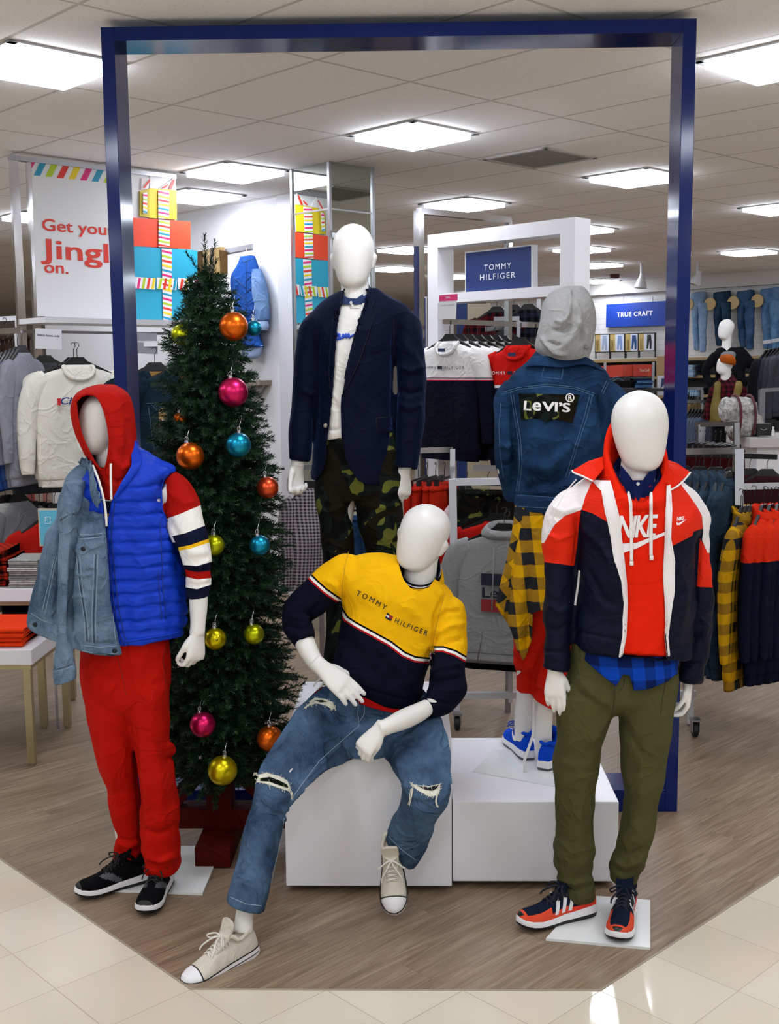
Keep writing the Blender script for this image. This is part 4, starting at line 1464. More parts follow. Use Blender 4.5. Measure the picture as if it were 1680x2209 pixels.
 hd = Surf(*fuse([loft([SP(214, 829, 246, 829, Y + .03, .03), SP(190, 836, 262, 838, Y + .02, .08), SP(166, 852, 276, 853, Y, .115), SP(157, 884, 285, 884, Y - .005, .135), SP(165, 927, 290, 927, Y - .005, .138),
       SP(178, 958, 292, 958, Y - .01, .130), SP(194, 990, 297, 990, Y - .01, .120), SP(210, 1015, 301, 1015, Y - .005, .118), SP(216, 1040, 306, 1042, Y, .12), SP(212, 1070, 310, 1074, Y, .115)], 48, 5)], .005, 2))
 hd.wrinkle(.005, (7, 7, 6), 51)
 hd.folds([([(245, 845), (262, 900), (262, 980)], .005, 9), ([(270, 870), (278, 930), (272, 1000)], -.004, 8), ([(240, 985), (262, 1010), (285, 1000)], .006, 8), ([(228, 1030), (255, 1040), (290, 1025)], -.006, 7)])
 hole = [(163, 868), (174, 855), (190, 850), (206, 853), (218, 868), (228, 895), (234, 925), (237, 950), (235, 975), (231, 998), (225, 1013), (217, 1012), (206, 1000), (192, 975), (178, 945), (168, 910)]
 hd.cut(hole)
 ho = hd.build('hood', cloth('red_jersey', '#a8130a', var=.08, bump=.25, scale=30), r, .004)
 mb = MB()
 mb.tube(catmull([hd.hit(x, y, .0) for x, y in hole + hole[:1]], 2), .0042, 6)
 part(mb, 'hood_rim', cloth('red_jersey', '#a8130a'), ho, 'all')
 # quilted vest
 L = [loft([SP(177, 1376, 395, 1370, Y, .14), SP(172, 1340, 400, 1340, Y, .142), SP(162, 1270, 399, 1270, Y, .142), SP(154, 1190, 388, 1190, Y, .142, 2.5), SP(150, 1130, 368, 1130, Y, .14, 3), SP(148, 1080, 354, 1080, Y, .138, 3.4),
   SP(150, 1045, 360, 1040, Y, .13, 3.2), SP(166, 1018, 376, 1012, Y, .11, 2.6), SP(190, 996, 345, 992, Y, .095), SP(204, 972, 306, 968, Y + .03, .085), SP(212, 950, 294, 950, Y + .05, .075)], 60, 8)]
 s = Surf(*fuse(L, .0052, 2))
 Q = s.px2()
 N = s.N()
 # quilting: puffed bands, drawn in at every seam
 q_l = [(1046, 1035), (1078, 1072), (1106, 1098), (1137, 1134), (1166, 1160), (1194, 1186), (1222, 1212), (1250, 1238), (1278, 1264), (1306, 1296), (1336, 1328), (1360, 1356)]
 h = np.zeros(len(Q))
 for i, (a, b) in enumerate(q_l):
  d, _ = dist_poly(Q, [(150, a + 4), (300, a + 6), (400, b)])
  h -= .009 * np.exp(-(d / 4.0) ** 2)
 s.V = s.V + N * h[:, None]
 s.wrinkle(.006, (20, 20, 9), 61).wrinkle(.004, (30, 30, 30), 62)
 VR = [(303, 985), (302, 1004), (275, 1040), (240, 1082), (234, 1114), (231, 1158), (237, 1221), (246, 1307), (259, 1370), (268, 1392)]
 VL = [(204, 996), (217, 1050), (224, 1110), (228, 1158)]
 s.cut([(262, 935)] + VR[:6] + VL[::-1] + [(196, 980), (200, 935)])
 # armhole on the picture's right
 vm = cloth('royal_blue_nylon', '#0338be', rough=.45, var=.07, bump=.25, scale=40, weave=1500, spec=.22)
 ve = s.build('quilted_vest', vm, r, .004)
 dk = plain('dark_blue_seam', '#032078', .6)
 seams(s, ve, [VR[3:], [(x + 9, y) for x, y in VR[3:]]], .002, dk, 'zip_edge')
 seams(s, ve, [[(341, 1233), (345, 1290), (349, 1338)], [(349, 1232), (353, 1290), (358, 1336)], [(345, 1120), (348, 1180), (350, 1232)]], .0016, dk, 'pocket_seam')
 seams(s, ve, [[(376, 1016), (355, 1024), (347, 1055), (349, 1100), (367, 1142), (382, 1180), (394, 1215)]], .004, vm, 'armhole_binding', .001)
 seams(s, ve, [[(268, 1384), (313, 1378), (360, 1370), (394, 1362)]], .0035, vm, 'hem_binding', .001)
 mb = MB()
 P = [s.hit(x, y, .003) for x, y in ((302, 1004), (275, 1040), (252, 1068))]
 T_ = [px(292, 952, Y - .03), px(268, 975, Y - .06), px(250, 1030, Y - .125)]
 cr = catmull([px(291, 950, Y + .0), px(303, 985, Y - .06), px(302, 1006, Y - .10), px(278, 1040, Y - .135), px(248, 1076, Y - .15)], 5)
 ci = catmull([px(278, 960, Y - .02), px(284, 990, Y - .08), px(280, 1010, Y - .115), px(262, 1040, Y - .14), px(244, 1074, Y - .15)], 5)
 k = len(cr)
 mb.add(list(cr) + list(ci) + [p + V3(0, .008, 0) for p in cr] + [p + V3(0, .008, 0) for p in ci],
  [(i, i + 1, k + i + 1, k + i) for i in range(k - 1)] + [(2 * k + i, 3 * k + i, 3 * k + i + 1, 2 * k + i + 1) for i in range(k - 1)] + [(i, 2 * k + i, 2 * k + i + 1, i + 1) for i in range(k - 1)])
 part(mb, 'collar', vm, ve, 'all')
 mb = MB()
 mb.tube(catmull([px(239, 1000, Y - .135), px(239, 1030, Y - .145), px(240, 1078, Y - .16)], 5), .0042, 8)
 part(mb, 'drawstring', plain('cord_white', '#e6e2dc', .8), kn, 'all')
 mb = MB()
 mb.tube(catmull([px(200, 1004, Y - .12), px(214, 1040, Y - .15), px(226, 1090, Y - .165), px(230, 1135, Y - .168)], 5), .0042, 8)
 part(mb, 'drawstring', plain('cord_white', '#e6e2dc', .8), kn, 'all')
 # shoes and base plate
 shoe(r, pz(330, 1893, .012), (-.205, -.13, 0), (0, 0, 1), BLACK_SHOE, .30, 'black running shoe turned sideways')
 shoe(r, pz(362, 1895, .012), (-.02, -.27, 0), (0, 0, 1), BLACK_SHOE, .30, 'black running shoe pointing forward')
 mb = MB()
 P = [pz(245, 1925), pz(437, 1932), pz(466, 1862), pz(443, 1830), pz(300, 1830)]
 n = len(P)
 mb.add([p + V3(0, 0, .0005) for p in P] + [p + V3(0, 0, .010) for p in P], [tuple(range(n))[::-1], tuple(range(n, 2 * n))] + [(i, (i + 1) % n, n + (i + 1) % n, n + i) for i in range(n)])
 mb.build('base_plate', plain('white_plate', '#dfe3e1', .15), r)
figure_left()
def draped_jacket():
 """the washed denim jacket hung over the shoulder of the hooded mannequin"""
 Y = .50
 s = None
 L = [loft([SP(168, 1004, 204, 1000, .60, .05), SP(147, 1028, 214, 1036, .585, .08), SP(131, 1068, 220, 1086, .57, .095), SP(120, 1118, 225, 1140, .555, .10), SP(93, 1180, 229, 1200, .545, .10), SP(79, 1244, 233, 1266, .54, .10),
   SP(68, 1296, 240, 1330, .535, .10), SP(61, 1338, 250, 1392, .53, .10), SP(64, 1349, 262, 1413, .53, .095)], 48, 6),
  loft([SP(168, 1110, 224, 1105, .47, .02), SP(158, 1150, 228, 1160, .455, .035), SP(152, 1220, 232, 1230, .45, .04), SP(150, 1300, 241, 1310, .45, .042), SP(154, 1370, 255, 1372, .45, .042), SP(160, 1396, 264, 1412, .45, .04)], 36, 5),
  loft([SP(142, 1040, 186, 1034, .50, .05), SP(130, 1080, 178, 1070, .455, .058), SP(129, 1117, 170, 1114, .435, .05), SP(127, 1180, 157, 1180, .425, .042), SP(126, 1240, 149, 1240, .42, .036), SP(124, 1310, 148, 1310, .415, .034),
   SP(120, 1370, 152, 1370, .41, .034), SP(117, 1420, 160, 1416, .41, .036), SP(115, 1452, 164, 1436, .41, .038), SP(117, 1477, 162, 1466, .41, .037)], 32, 6)]
 s = Surf(*fuse(L, .0048, 1))
 s.wrinkle(.007, (7, 7, 5), 71).wrinkle(.004, (18, 18, 14), 72)
 s.folds([([(129, 1080), (124, 1180), (122, 1300), (112, 1370)], -.010, 5), ([(170, 1110), (157, 1180), (150, 1280), (152, 1390)], -.008, 5), ([(110, 1130), (98, 1220), (88, 1310)], .008, 7),
   ([(145, 1060), (150, 1120), (140, 1220), (138, 1340)], .006, 6), ([(178, 1070), (195, 1100), (215, 1130)], .006, 7), ([(160, 1235), (180, 1242), (200, 1238)], .005, 4),
   ([(150, 1290), (170, 1284), (190, 1290)], .006, 4), ([(185, 1230), (195, 1222), (205, 1226)], .006, 3), ([(176, 1120), (200, 1124), (224, 1120)], -.004, 3),
   ([(184, 1382), (215, 1388), (252, 1386)], -.005, 3), ([(66, 1330), (90, 1345), (118, 1358)], -.005, 3), ([(116, 1447), (140, 1440), (163, 1432)], -.006, 3)])
 m = denim('washed_denim', '#2a425c', '#8299af', .85, .5)
 rt = thing('denim_jacket', 'washed blue denim jacket draped over the shoulder of the hooded mannequin', 'jacket', (-1.12, .5, .55))
 j = s.build('shell', m, rt)
 li = plain('denim_thread', '#8ea0b0', .8)
 dk = plain('denim_dark_seam', '#1c2f45', .8)
 fl = [[(129, 1118), (150, 1105), (169, 1104)], [(130, 1128), (150, 1114), (169, 1113)], [(172, 1155), (200, 1152), (226, 1150)], [(170, 1163), (200, 1161), (227, 1158)],
  [(159, 1186), (175, 1196), (196, 1182), (222, 1176)], [(165, 1200), (170, 1260), (182, 1340), (184, 1384)], [(172, 1200), (177, 1260), (189, 1340), (192, 1384)],
  [(203, 1196), (201, 1260), (198, 1330), (199, 1386)], [(211, 1196), (209, 1260), (206, 1330), (207, 1386)], [(176, 1392), (215, 1397), (264, 1392)], [(178, 1404), (215, 1412), (263, 1408)],
  [(66, 1322), (90, 1338), (118, 1346)], [(116, 1443), (140, 1436), (163, 1428)], [(116, 1449), (140, 1443), (163, 1434)], [(118, 1200), (105, 1260), (90, 1320)], [(124, 1195), (110, 1262), (97, 1325)],
  [(236, 1215), (240, 1290), (249, 1380)]]
 seams(s, j, fl, .0011, li, 'seam')
 seams(s, j, [[(129, 1123), (150, 1110), (169, 1109)], [(171, 1159), (200, 1157), (226, 1154)], [(168, 1200), (173, 1260), (185, 1340), (188, 1384)], [(207, 1196), (205, 1260), (202, 1330), (203, 1386)]], .0012, dk, 'seam')
 mb = MB()
 V2, F2 = shape2d([(160, 1176), (222, 1160), (224, 1176), (197, 1184), (178, 1197), (160, 1188)], 8)
 s.patch(mb, V2, F2, .004)
 part(mb, 'pocket_flap', m, j)
 for x, y in ((180, 1184), (247, 1404), (77, 1347)):
  mb = MB()
  p = s.hit(x, y, .003)
  mb.lathe([(.001, -.003), (.008, -.003), (.0085, .001), (.004, .0025), (.001, .0025)], p, 14, 0, Matrix.Rotation(math.pi / 2, 3, 'X'))
  part(mb, 'button', plain('dark_copper', '#2a2f36', .4, .8), j, 'all')
 # standing, crumpled collar
 mb = MB()
 top = catmull([px(170, 1000, .58), px(184, 988, .54), px(196, 1000, .50), px(202, 1030, .47), px(210, 1058, .45), px(218, 1082, .44)], 6)
 bot = catmull([px(178, 1020, .56), px(188, 1010, .53), px(192, 1030, .50), px(194, 1060, .46), px(200, 1082, .44), px(212, 1098, .44)], 6)
 k = len(top)
 wob = [V3(0, .012 * math.sin(i * 1.3), .006 * math.cos(i * 1.7)) for i in range(k)]
 A = [p + w_ for p, w_ in zip(top, wob)]
 M_ = [(p + q) / 2 - V3(0, .012, 0) + w_ * .5 for p, q, w_ in zip(top, bot, wob[::-1])]
 mb.add(A + M_ + list(bot), [(i, i + 1, k + i + 1, k + i) for i in range(k - 1)] + [(k + i, k + i + 1, 2 * k + i + 1, 2 * k + i) for i in range(k - 1)])
 mb.tube(A, .003, 6)
 part(mb, 'collar', m, j, 'all')
draped_jacket()
# ================================================================ seated mannequin in the yellow and navy sweatshirt
def figure_seated():
 r = thing('mannequin', 'white faceless mannequin in yellow and navy sweatshirt and ripped jeans, seated', 'mannequin', (-.05, .75, 0))
 Y = .80
 hp, nk, H = head_parts((890, 1228), (928, 1089), Y - .03, (-.42, -.86, -.20), 108)
 B = list(hp)
 B.append(limb([(902, 1320, Y + .03, 40), (904, 1275, Y + .01, 38), (906, 1240, Y, 36), (910, 1205, Y, 35), (916, 1180, Y + .01, 34)], 1.1))
 B.append(loft([SP(810, 1250, 945, 1290, Y, .06), SP(780, 1310, 930, 1365, Y, .09), SP(755, 1400, 895, 1450, Y - .03, .10), SP(720, 1490, 880, 1530, Y - .02, .11), SP(715, 1540, 880, 1565, Y, .09)], 28, 4))
 w1, w2 = px(694, 1440, .60), px(817, 1574, .42)
 B.append(limb([(775, 1252, Y, 22), (715, 1265, Y, 22), (668, 1300, Y - .02, 22), (648, 1328, Y - .04, 18), (650, 1358, Y - .08, 19), (660, 1392, Y - .13, 22), (678, 1425, Y - .17, 18.5), (694, 1440, Y - .20, 18)]))
 B.append(limb([(945, 1315, Y, 20), (966, 1380, Y - .03, 22), (964, 1450, Y - .11, 22), (953, 1494, Y - .17, 18), (932, 1517, Y - .22, 16), (908, 1534, Y - .27, 20), (870, 1552, Y - .32, 22), (838, 1566, Y - .365, 18), (817, 1574, Y - .38, 18)]))
 B += hand_parts(w1, (.78, -.25, -.62), (-.25, .70, -.55), (.62, .1, .75), (.10, .13, .16, .20), 1.12, .60, .05)
 B += hand_parts(w2, (-.62, -.28, -.72), (.25, .75, -.45), (.1, -.3, -.5), (.75, .8, .85, .9), .92, .30, .55)
 B.append(leg_body([(758, 1535, .82, 28), (753, 1555, .75, 22), (700, 1590, .65, 18), (658, 1620, .55, 16), (616, 1670, .47, 13), (588, 1705, .42, 12), (579, 1745, .39, 13), (566, 1803, .335, 15), (550, 1866, .285, 16), (538, 1910, .255, 16.5),
     (530, 1950, .23, 18), (526, 1985, .215, 20), (524, 2010, .205, 22)]))
 B.append(leg_body([(850, 1540, .82, 28), (858, 1560, .75, 22), (880, 1585, .65, 18), (902, 1622, .54, 15), (920, 1668, .47, 12), (920, 1700, .45, 11), (909, 1730, .455, 12), (894, 1767, .485, 15), (880, 1800, .53, 17), (868, 1835, .57, 18), (862, 1852, .575, 20)]))
 body(B, r)
 # jeans
 up = lambda y, z: (0, y, z)
 L = [loft([SP(706, 1470, 925, 1500, Y - .02, .13), SP(700, 1510, 925, 1530, Y - .03, .135), SP(698, 1560, 915, 1570, Y + .0, .13), SP(712, 1592, 905, 1596, Y + .02, .10), SP(738, 1620, 880, 1614, Y - .02, .09)], 36, 4),
  loft([SP(722, 1540, 872, 1540, .73, .10), SP(728, 1585, 862, 1585, .69, .10), SP(742, 1624, 845, 1624, .67, .08)], 28, 4),
  loft([SP(706, 1488, 800, 1600, .74, up(.055, .085)), SP(655, 1535, 745, 1622, .64, up(.045, .085)), SP(612, 1585, 705, 1640, .54, up(.04, .082)), SP(578, 1638, 655, 1690, .46, up(.04, .075)),
   SP(558, 1668, 631, 1718, .415, up(.04, .066)), SP(556, 1688, 618, 1728, .385, up(.03, .05)), SP(568, 1704, 606, 1724, .365, up(.015, .025))], 36, 5),
  loft([SP(572, 1668, 612, 1690, .42, up(.03, -.01)), SP(553, 1680, 629, 1712, .42, up(.06, -.015)), SP(547, 1706, 622, 1740, .405, up(.076, -.015)), SP(541, 1735, 615, 1760, .385, up(.080, -.012)), SP(527, 1791, 603, 1814, .335, up(.078, -.01)),
   SP(509, 1860, 590, 1872, .28, up(.074, -.01)), SP(499, 1905, 581, 1910, .25, up(.072, -.01)), SP(488, 1940, 570, 1962, .225, up(.07, -.01))], 36, 5),
  loft([SP(800, 1590, 915, 1510, .74, up(.055, .085)), SP(815, 1600, 945, 1545, .64, up(.045, .085)), SP(838, 1628, 966, 1600, .52, up(.04, .08)), SP(860, 1660, 977, 1655, .44, up(.045, .072)),
   SP(870, 1690, 976, 1690, .395, up(.04, .06)), SP(884, 1706, 962, 1706, .375, up(.02, .035))], 36, 5),
  loft([SP(890, 1672, 955, 1676, .43, up(.035, .01)), SP(872, 1686, 977, 1694, .43, up(.066, .012)), SP(868, 1712, 968, 1722, .43, up(.074, .015)), SP(857, 1748, 943, 1764, .465, up(.072, .015)), SP(842, 1785, 926, 1806, .515, up(.068, .017)),
   SP(834, 1808, 911, 1843, .55, up(.065, .02)), SP(836, 1818, 897, 1862, .565, up(.06, .02))], 36, 5)]
 s = Surf(*fuse(L, .0055, 2))
 s.wrinkle(.008, (7, 7, 7), 81).wrinkle(.004, (16, 16, 18), 82)
 s.folds([([(774, 1560), (740, 1600), (700, 1640), (640, 1700)], .004, 4), ([(770, 1500), (773, 1560)], .003, 5), ([(600, 1755), (590, 1735), (560, 1720)], .007, 7), ([(622, 1740), (605, 1752), (612, 1775)], .008, 6),
   ([(560, 1700), (548, 1790), (530, 1900)], .004, 12), ([(880, 1725), (915, 1735), (955, 1725)], -.006, 6), ([(868, 1690), (880, 1700), (892, 1698)], .008, 5), ([(850, 1640), (880, 1660), (930, 1655)], .006, 7),
   ([(700, 1540), (730, 1560), (765, 1560)], -.006, 6), ([(790, 1545), (830, 1550), (880, 1535)], -.006, 6), ([(780, 1575), (820, 1590), (860, 1590)], .005, 6), ([(660, 1560), (690, 1590), (690, 1630)], .004, 10)])
 dm = denim('mid_denim', '#1a2d47', '#5c7896', .85, .5)
 je = s.build('jeans', dm, r)
 th = plain('denim_thread', '#8ea0b0', .8)
 seams(s, je, [[(774, 1500), (772, 1540), (774, 1566)], [(774, 1566), (735, 1600), (690, 1640), (645, 1700), (628, 1725)], [(585, 1905), (597, 1850), (608, 1800), (613, 1765)], [(490, 1932), (530, 1950), (571, 1955)],
    [(786, 1504), (786, 1540), (776, 1556)], [(838, 1804), (865, 1832), (896, 1855)]], .0012, th, 'seam')
 # torn holes: a dark gap, bare warp threads and a frayed rim
 wt = plain('warp_white', '#d8d6c6', .9)
 gap = camo('lining_camo', 1.6)
 def tear(outer, inner, tufts, seed, lm):
  rnd = random.Random(seed)
  mb = MB()
  V2, F2 = shape2d(outer, 6)
  s.patch(mb, V2, F2, .0025)
  n = len(outer)
  for a, b in zip(densify(outer + outer[:1], 2.6)[:-1], densify(outer + outer[:1], 2.6)[1:]):
   p = s.hit(a[0], a[1], .003)
   d = V3(rnd.uniform(-1, 1), rnd.uniform(-1, -.2), rnd.uniform(-1, 1)) * .009
   mb.tube([p, p + d * .5 + V3(0, -.002, 0), p + d], .0007, 4)
  for q in tufts:
   for k in range(5):
    P = [s.hit(x + rnd.uniform(-2.5, 2.5), y + rnd.uniform(-2, 2), .005) for x, y in q]
    mb.tube(catmull(P, 3), .0011, 4)
  o = part(mb, 'frayed_tear', wt, je)
  mb = MB()
  V2, F2 = shape2d(inner, 5)
  s.patch(mb, V2, F2, .0042)
  part(mb, 'gap', lm, je)
  mb = MB()
  xs = [p[0] for p in inner]
  for k in range(2):
   x = min(xs) + (max(xs) - min(xs)) * (.3 + .35 * k)
   yy = [p[1] for p in inner]
   mb.tube(s.line([(x, min(yy) + (x - min(xs)) * .1 - 2), (x + 3, max(yy) + 2)], .006, 4), .0009, 4)
  part(mb, 'loose_thread', wt, je)
 tear([(556, 1672), (575, 1668), (600, 1674), (618, 1684), (625, 1698), (622, 1708), (600, 1700), (575, 1691), (555, 1688)], [(562, 1680), (580, 1678), (600, 1685), (618, 1694), (620, 1701), (600, 1695), (580, 1687), (562, 1686)],
  [[(620, 1700), (626, 1712), (627, 1724)], [(556, 1674), (551, 1668), (548, 1672)]], 3, gap)
 tear([(884, 1690), (900, 1694), (925, 1697), (944, 1692), (950, 1690), (948, 1706), (942, 1716), (925, 1718), (905, 1708), (892, 1698)], [(898, 1695), (925, 1700), (947, 1692), (941, 1702), (932, 1707), (915, 1704)],
  [[(888, 1693), (886, 1715), (884, 1736)], [(944, 1706), (941, 1725), (943, 1740)], [(946, 1700), (943, 1715), (938, 1728)]], 5, plain('dark_gap', '#0b0c0c', .9))
 tear([(668, 1514), (678, 1506), (700, 1508), (718, 1514), (724, 1526), (718, 1531), (700, 1522), (680, 1518), (664, 1524)], [(676, 1512), (695, 1511), (705, 1515), (690, 1516)],
  [[(664, 1522), (656, 1530)], [(722, 1520), (724, 1530)]], 7, gap)
 # sweatshirt
 L = [loft([SP(742, 1478, 905, 1520, Y - .04, .135), SP(718, 1436, 912, 1494, Y - .05, .148), SP(724, 1390, 922, 1456, Y - .03, .148), SP(737, 1330, 935, 1408, Y - .01, .146), SP(738, 1290, 955, 1366, Y, .144),
   SP(742, 1240, 980, 1318, Y, .135), SP(766, 1200, 976, 1280, Y, .11), SP(815, 1192, 955, 1252, Y, .085), SP(858, 1200, 944, 1236, Y + .01, .062)], 52, 6),
  limb([(790, 1250, Y, 46), (745, 1242, Y, 46), (706, 1262, Y - .005, 42), (672, 1292, Y - .015, 39), (645, 1318, Y - .03, 36), (640, 1345, Y - .06, 33), (652, 1368, Y - .10, 29), (659, 1384, Y - .125, 25)], 1.05, 32, 5),
  limb([(930, 1320, Y, 50), (960, 1325, Y - .01, 44), (968, 1380, Y - .03, 37), (966, 1440, Y - .10, 38), (964, 1482, Y - .15, 39), (950, 1510, Y - .185, 34), (930, 1524, Y - .225, 27), (916, 1530, Y - .25, 25)], 1.05, 32, 5)]
 s = Surf(*fuse(L, .0052, 2))
 s.wrinkle(.008, (6, 6, 7), 91).wrinkle(.004, (14, 14, 14), 92)
 s.folds([([(735, 1305), (742, 1340), (735, 1390)], -.012, 6), ([(932, 1395), (922, 1440), (914, 1490)], -.014, 6), ([(745, 1215), (738, 1250), (736, 1300)], -.007, 7), ([(700, 1250), (725, 1265), (738, 1290)], .006, 6),
   ([(690, 1300), (670, 1325), (676, 1345)], -.008, 5), ([(620, 1330), (650, 1338), (672, 1332)], .008, 5), ([(618, 1350), (648, 1356), (676, 1350)], -.007, 5), ([(625, 1368), (650, 1374), (678, 1364)], .006, 5),
   ([(940, 1400), (970, 1385), (1002, 1378)], -.007, 6), ([(938, 1370), (970, 1350), (1002, 1345)], .008, 7), ([(935, 1345), (965, 1320), (1000, 1318)], -.006, 6), ([(925, 1450), (960, 1440), (998, 1432)], .008, 6),
   ([(925, 1470), (960, 1466), (1002, 1460)], -.009, 6), ([(920, 1490), (960, 1492), (1000, 1484)], .008, 6), ([(912, 1504), (945, 1512), (975, 1520)], -.007, 5), ([(800, 1380), (850, 1430), (890, 1490)], .010, 14),
   ([(760, 1340), (790, 1400), (840, 1470)], .007, 14), ([(960, 1285), (940, 1330), (935, 1390)], -.009, 6), ([(860, 1300), (905, 1330), (925, 1380)], .006, 14), ([(745, 1470), (800, 1492), (880, 1512)], -.006, 4)])
 s.cut([(856, 1185), (861, 1222), (870, 1250), (886, 1270), (905, 1276), (926, 1266), (942, 1243), (948, 1215), (945, 1185)])
 Q = s.px2()
 bt = [(736, 1322), (745, 1336), (765, 1349), (800, 1368), (840, 1390), (870, 1413), (895, 1424), (926, 1427)]
 sl = [(668, 1246), (680, 1258), (700, 1276), (720, 1290), (738, 1302)]
 sr = [(930, 1402), (955, 1402), (980, 1410), (1006, 1425)]
 dt, ds, dr = side(Q, bt), side(Q, sl[::-1]), side(Q, sr)
 # torso region: between the two armholes
 armL = side(Q, [(752, 1180), (742, 1220), (737, 1270), (738, 1330), (690, 1400), (680, 1600)])      # negative on the left... torso
 armR = side(Q, [(985, 1250), (948, 1330), (934, 1385), (928, 1430), (915, 1500), (905, 1600)])
 tl = -armL
 tor = np.minimum(-armL, armR)
 fields = np.where(tor > 0, dt, np.where(armL > 0, -ds, dr))
 fields = np.where((armL > 0), side(Q, sl), fields)
 fields = np.where((armR < 0) & (armL <= 0), dr, fields)
 YEL, NAV = '#eeb40a', '#070b1c'
 f = fields
 s.paint('#07080c', f + 8.5)
 s.paint('#e8e4e0', f + 4.5)
 s.paint('#a01218', f - 1.0)
 s.paint(NAV, f - 4.8)
 sw = s.build('sweatshirt', painted('sweatshirt_fleece', YEL, [c for c, a in s.layers], var=.06, bump=.22, scale=30), r)
 mb = MB()
 text_on(mb, s, 'TOMMY', [(768, 1283), (800, 1298), (830, 1316)], 11, 0, .002, spacing=1.5, bold=-.005)
 part(mb, 'chest_lettering', plain('navy_ink', '#0a0e20', .8), sw)
 mb = MB()
 text_on(mb, s, 'HILFIGER', [(850, 1342), (885, 1358), (920, 1371)], 11, 0, .002, spacing=1.4, bold=-.005)
 part(mb, 'chest_lettering', plain('navy_ink', '#0a0e20', .8), sw)
 for q, c in (([(835, 1321), (848, 1331), (846, 1334), (833, 1325)], '#0a0e20'), ([(834, 1325), (840, 1329), (838, 1333), (832, 1329)], '#e8e4e0'), ([(841, 1326), (848, 1331), (845, 1336), (838, 1332)], '#a01218'), ([(832, 1329), (845, 1336), (843, 1340), (830, 1333)], '#0a0e20')):
  mb = MB()
  V2, F2 = shape2d(q, 4)
  s.patch(mb, V2, F2, .002)
  part(mb, 'chest_flag', plain('flag_' + c[1:], c, .8), sw)
 seams(s, sw, [[(752, 1190), (744, 1220), (738, 1265), (738, 1302)], [(962, 1270), (948, 1320), (936, 1370), (931, 1402)]], .0012, plain('yellow_seam', '#b98a06', .8), 'seam')
 mb = MB()
 mb.add(*neck_roll([(904, 1252, Y, .094, .088, .030), (905, 1243, Y, .089, .086, .045), (905, 1236, Y, .083, .080, .045), (905, 1246, Y, .076, .072, .03)], 36, 4))
 part(mb, 'neck_band', cloth('yellow_rib', '#d9a208', bump=.3), sw, 'all')
 mb = MB()
 mb.add(*neck_roll([(905, 1252, Y, .082, .080, .035), (905, 1232, Y, .079, .078, .055), (906, 1221, Y, .076, .076, .06), (906, 1221, Y, .070, .070, .06), (906, 1240, Y, .068, .066, .045)], 36, 4))
 cl = mb.build('polo_collar', cloth('navy_knit', '#0a0e22', bump=.3), r, 'all')
 mb = MB()
 for dz, c in ((0, 0),):
  ring = [px(905, 1226, Y) + V3(.0785 * math.cos(a), .0775 * math.sin(a), .058 * math.sin(a)) for a in np.linspace(0, 2 * math.pi, 40, endpoint=False)]
  mb.tube(ring, .0022, 6, 0, True)
 part(mb, 'collar_tipping', plain('print_white', '#e8e2e2', .7), cl, 'all')
 # red shirt hem below the sweatshirt
 h = Surf(*loft([SP(736, 1470, 905, 1512, Y - .035, .136), SP(742, 1488, 905, 1528, Y - .03, .138)], 80, 5, False))
 h.build('undershirt', cloth('red_hem', '#b3100e'), r, .002)
 shoe(r, px(553, 2050, .235), (-.165, -.145, -.03), (0, 0, 1), CANVAS_SHOE, .285, 'white canvas shoe stretched forward on the floor')
 shoe(r, px(845, 1802, .625), (.012, -.17, -.215), (-.05, -.78, .6), CANVAS_SHOE, .285, 'white canvas shoe with its heel raised')
figure_seated()
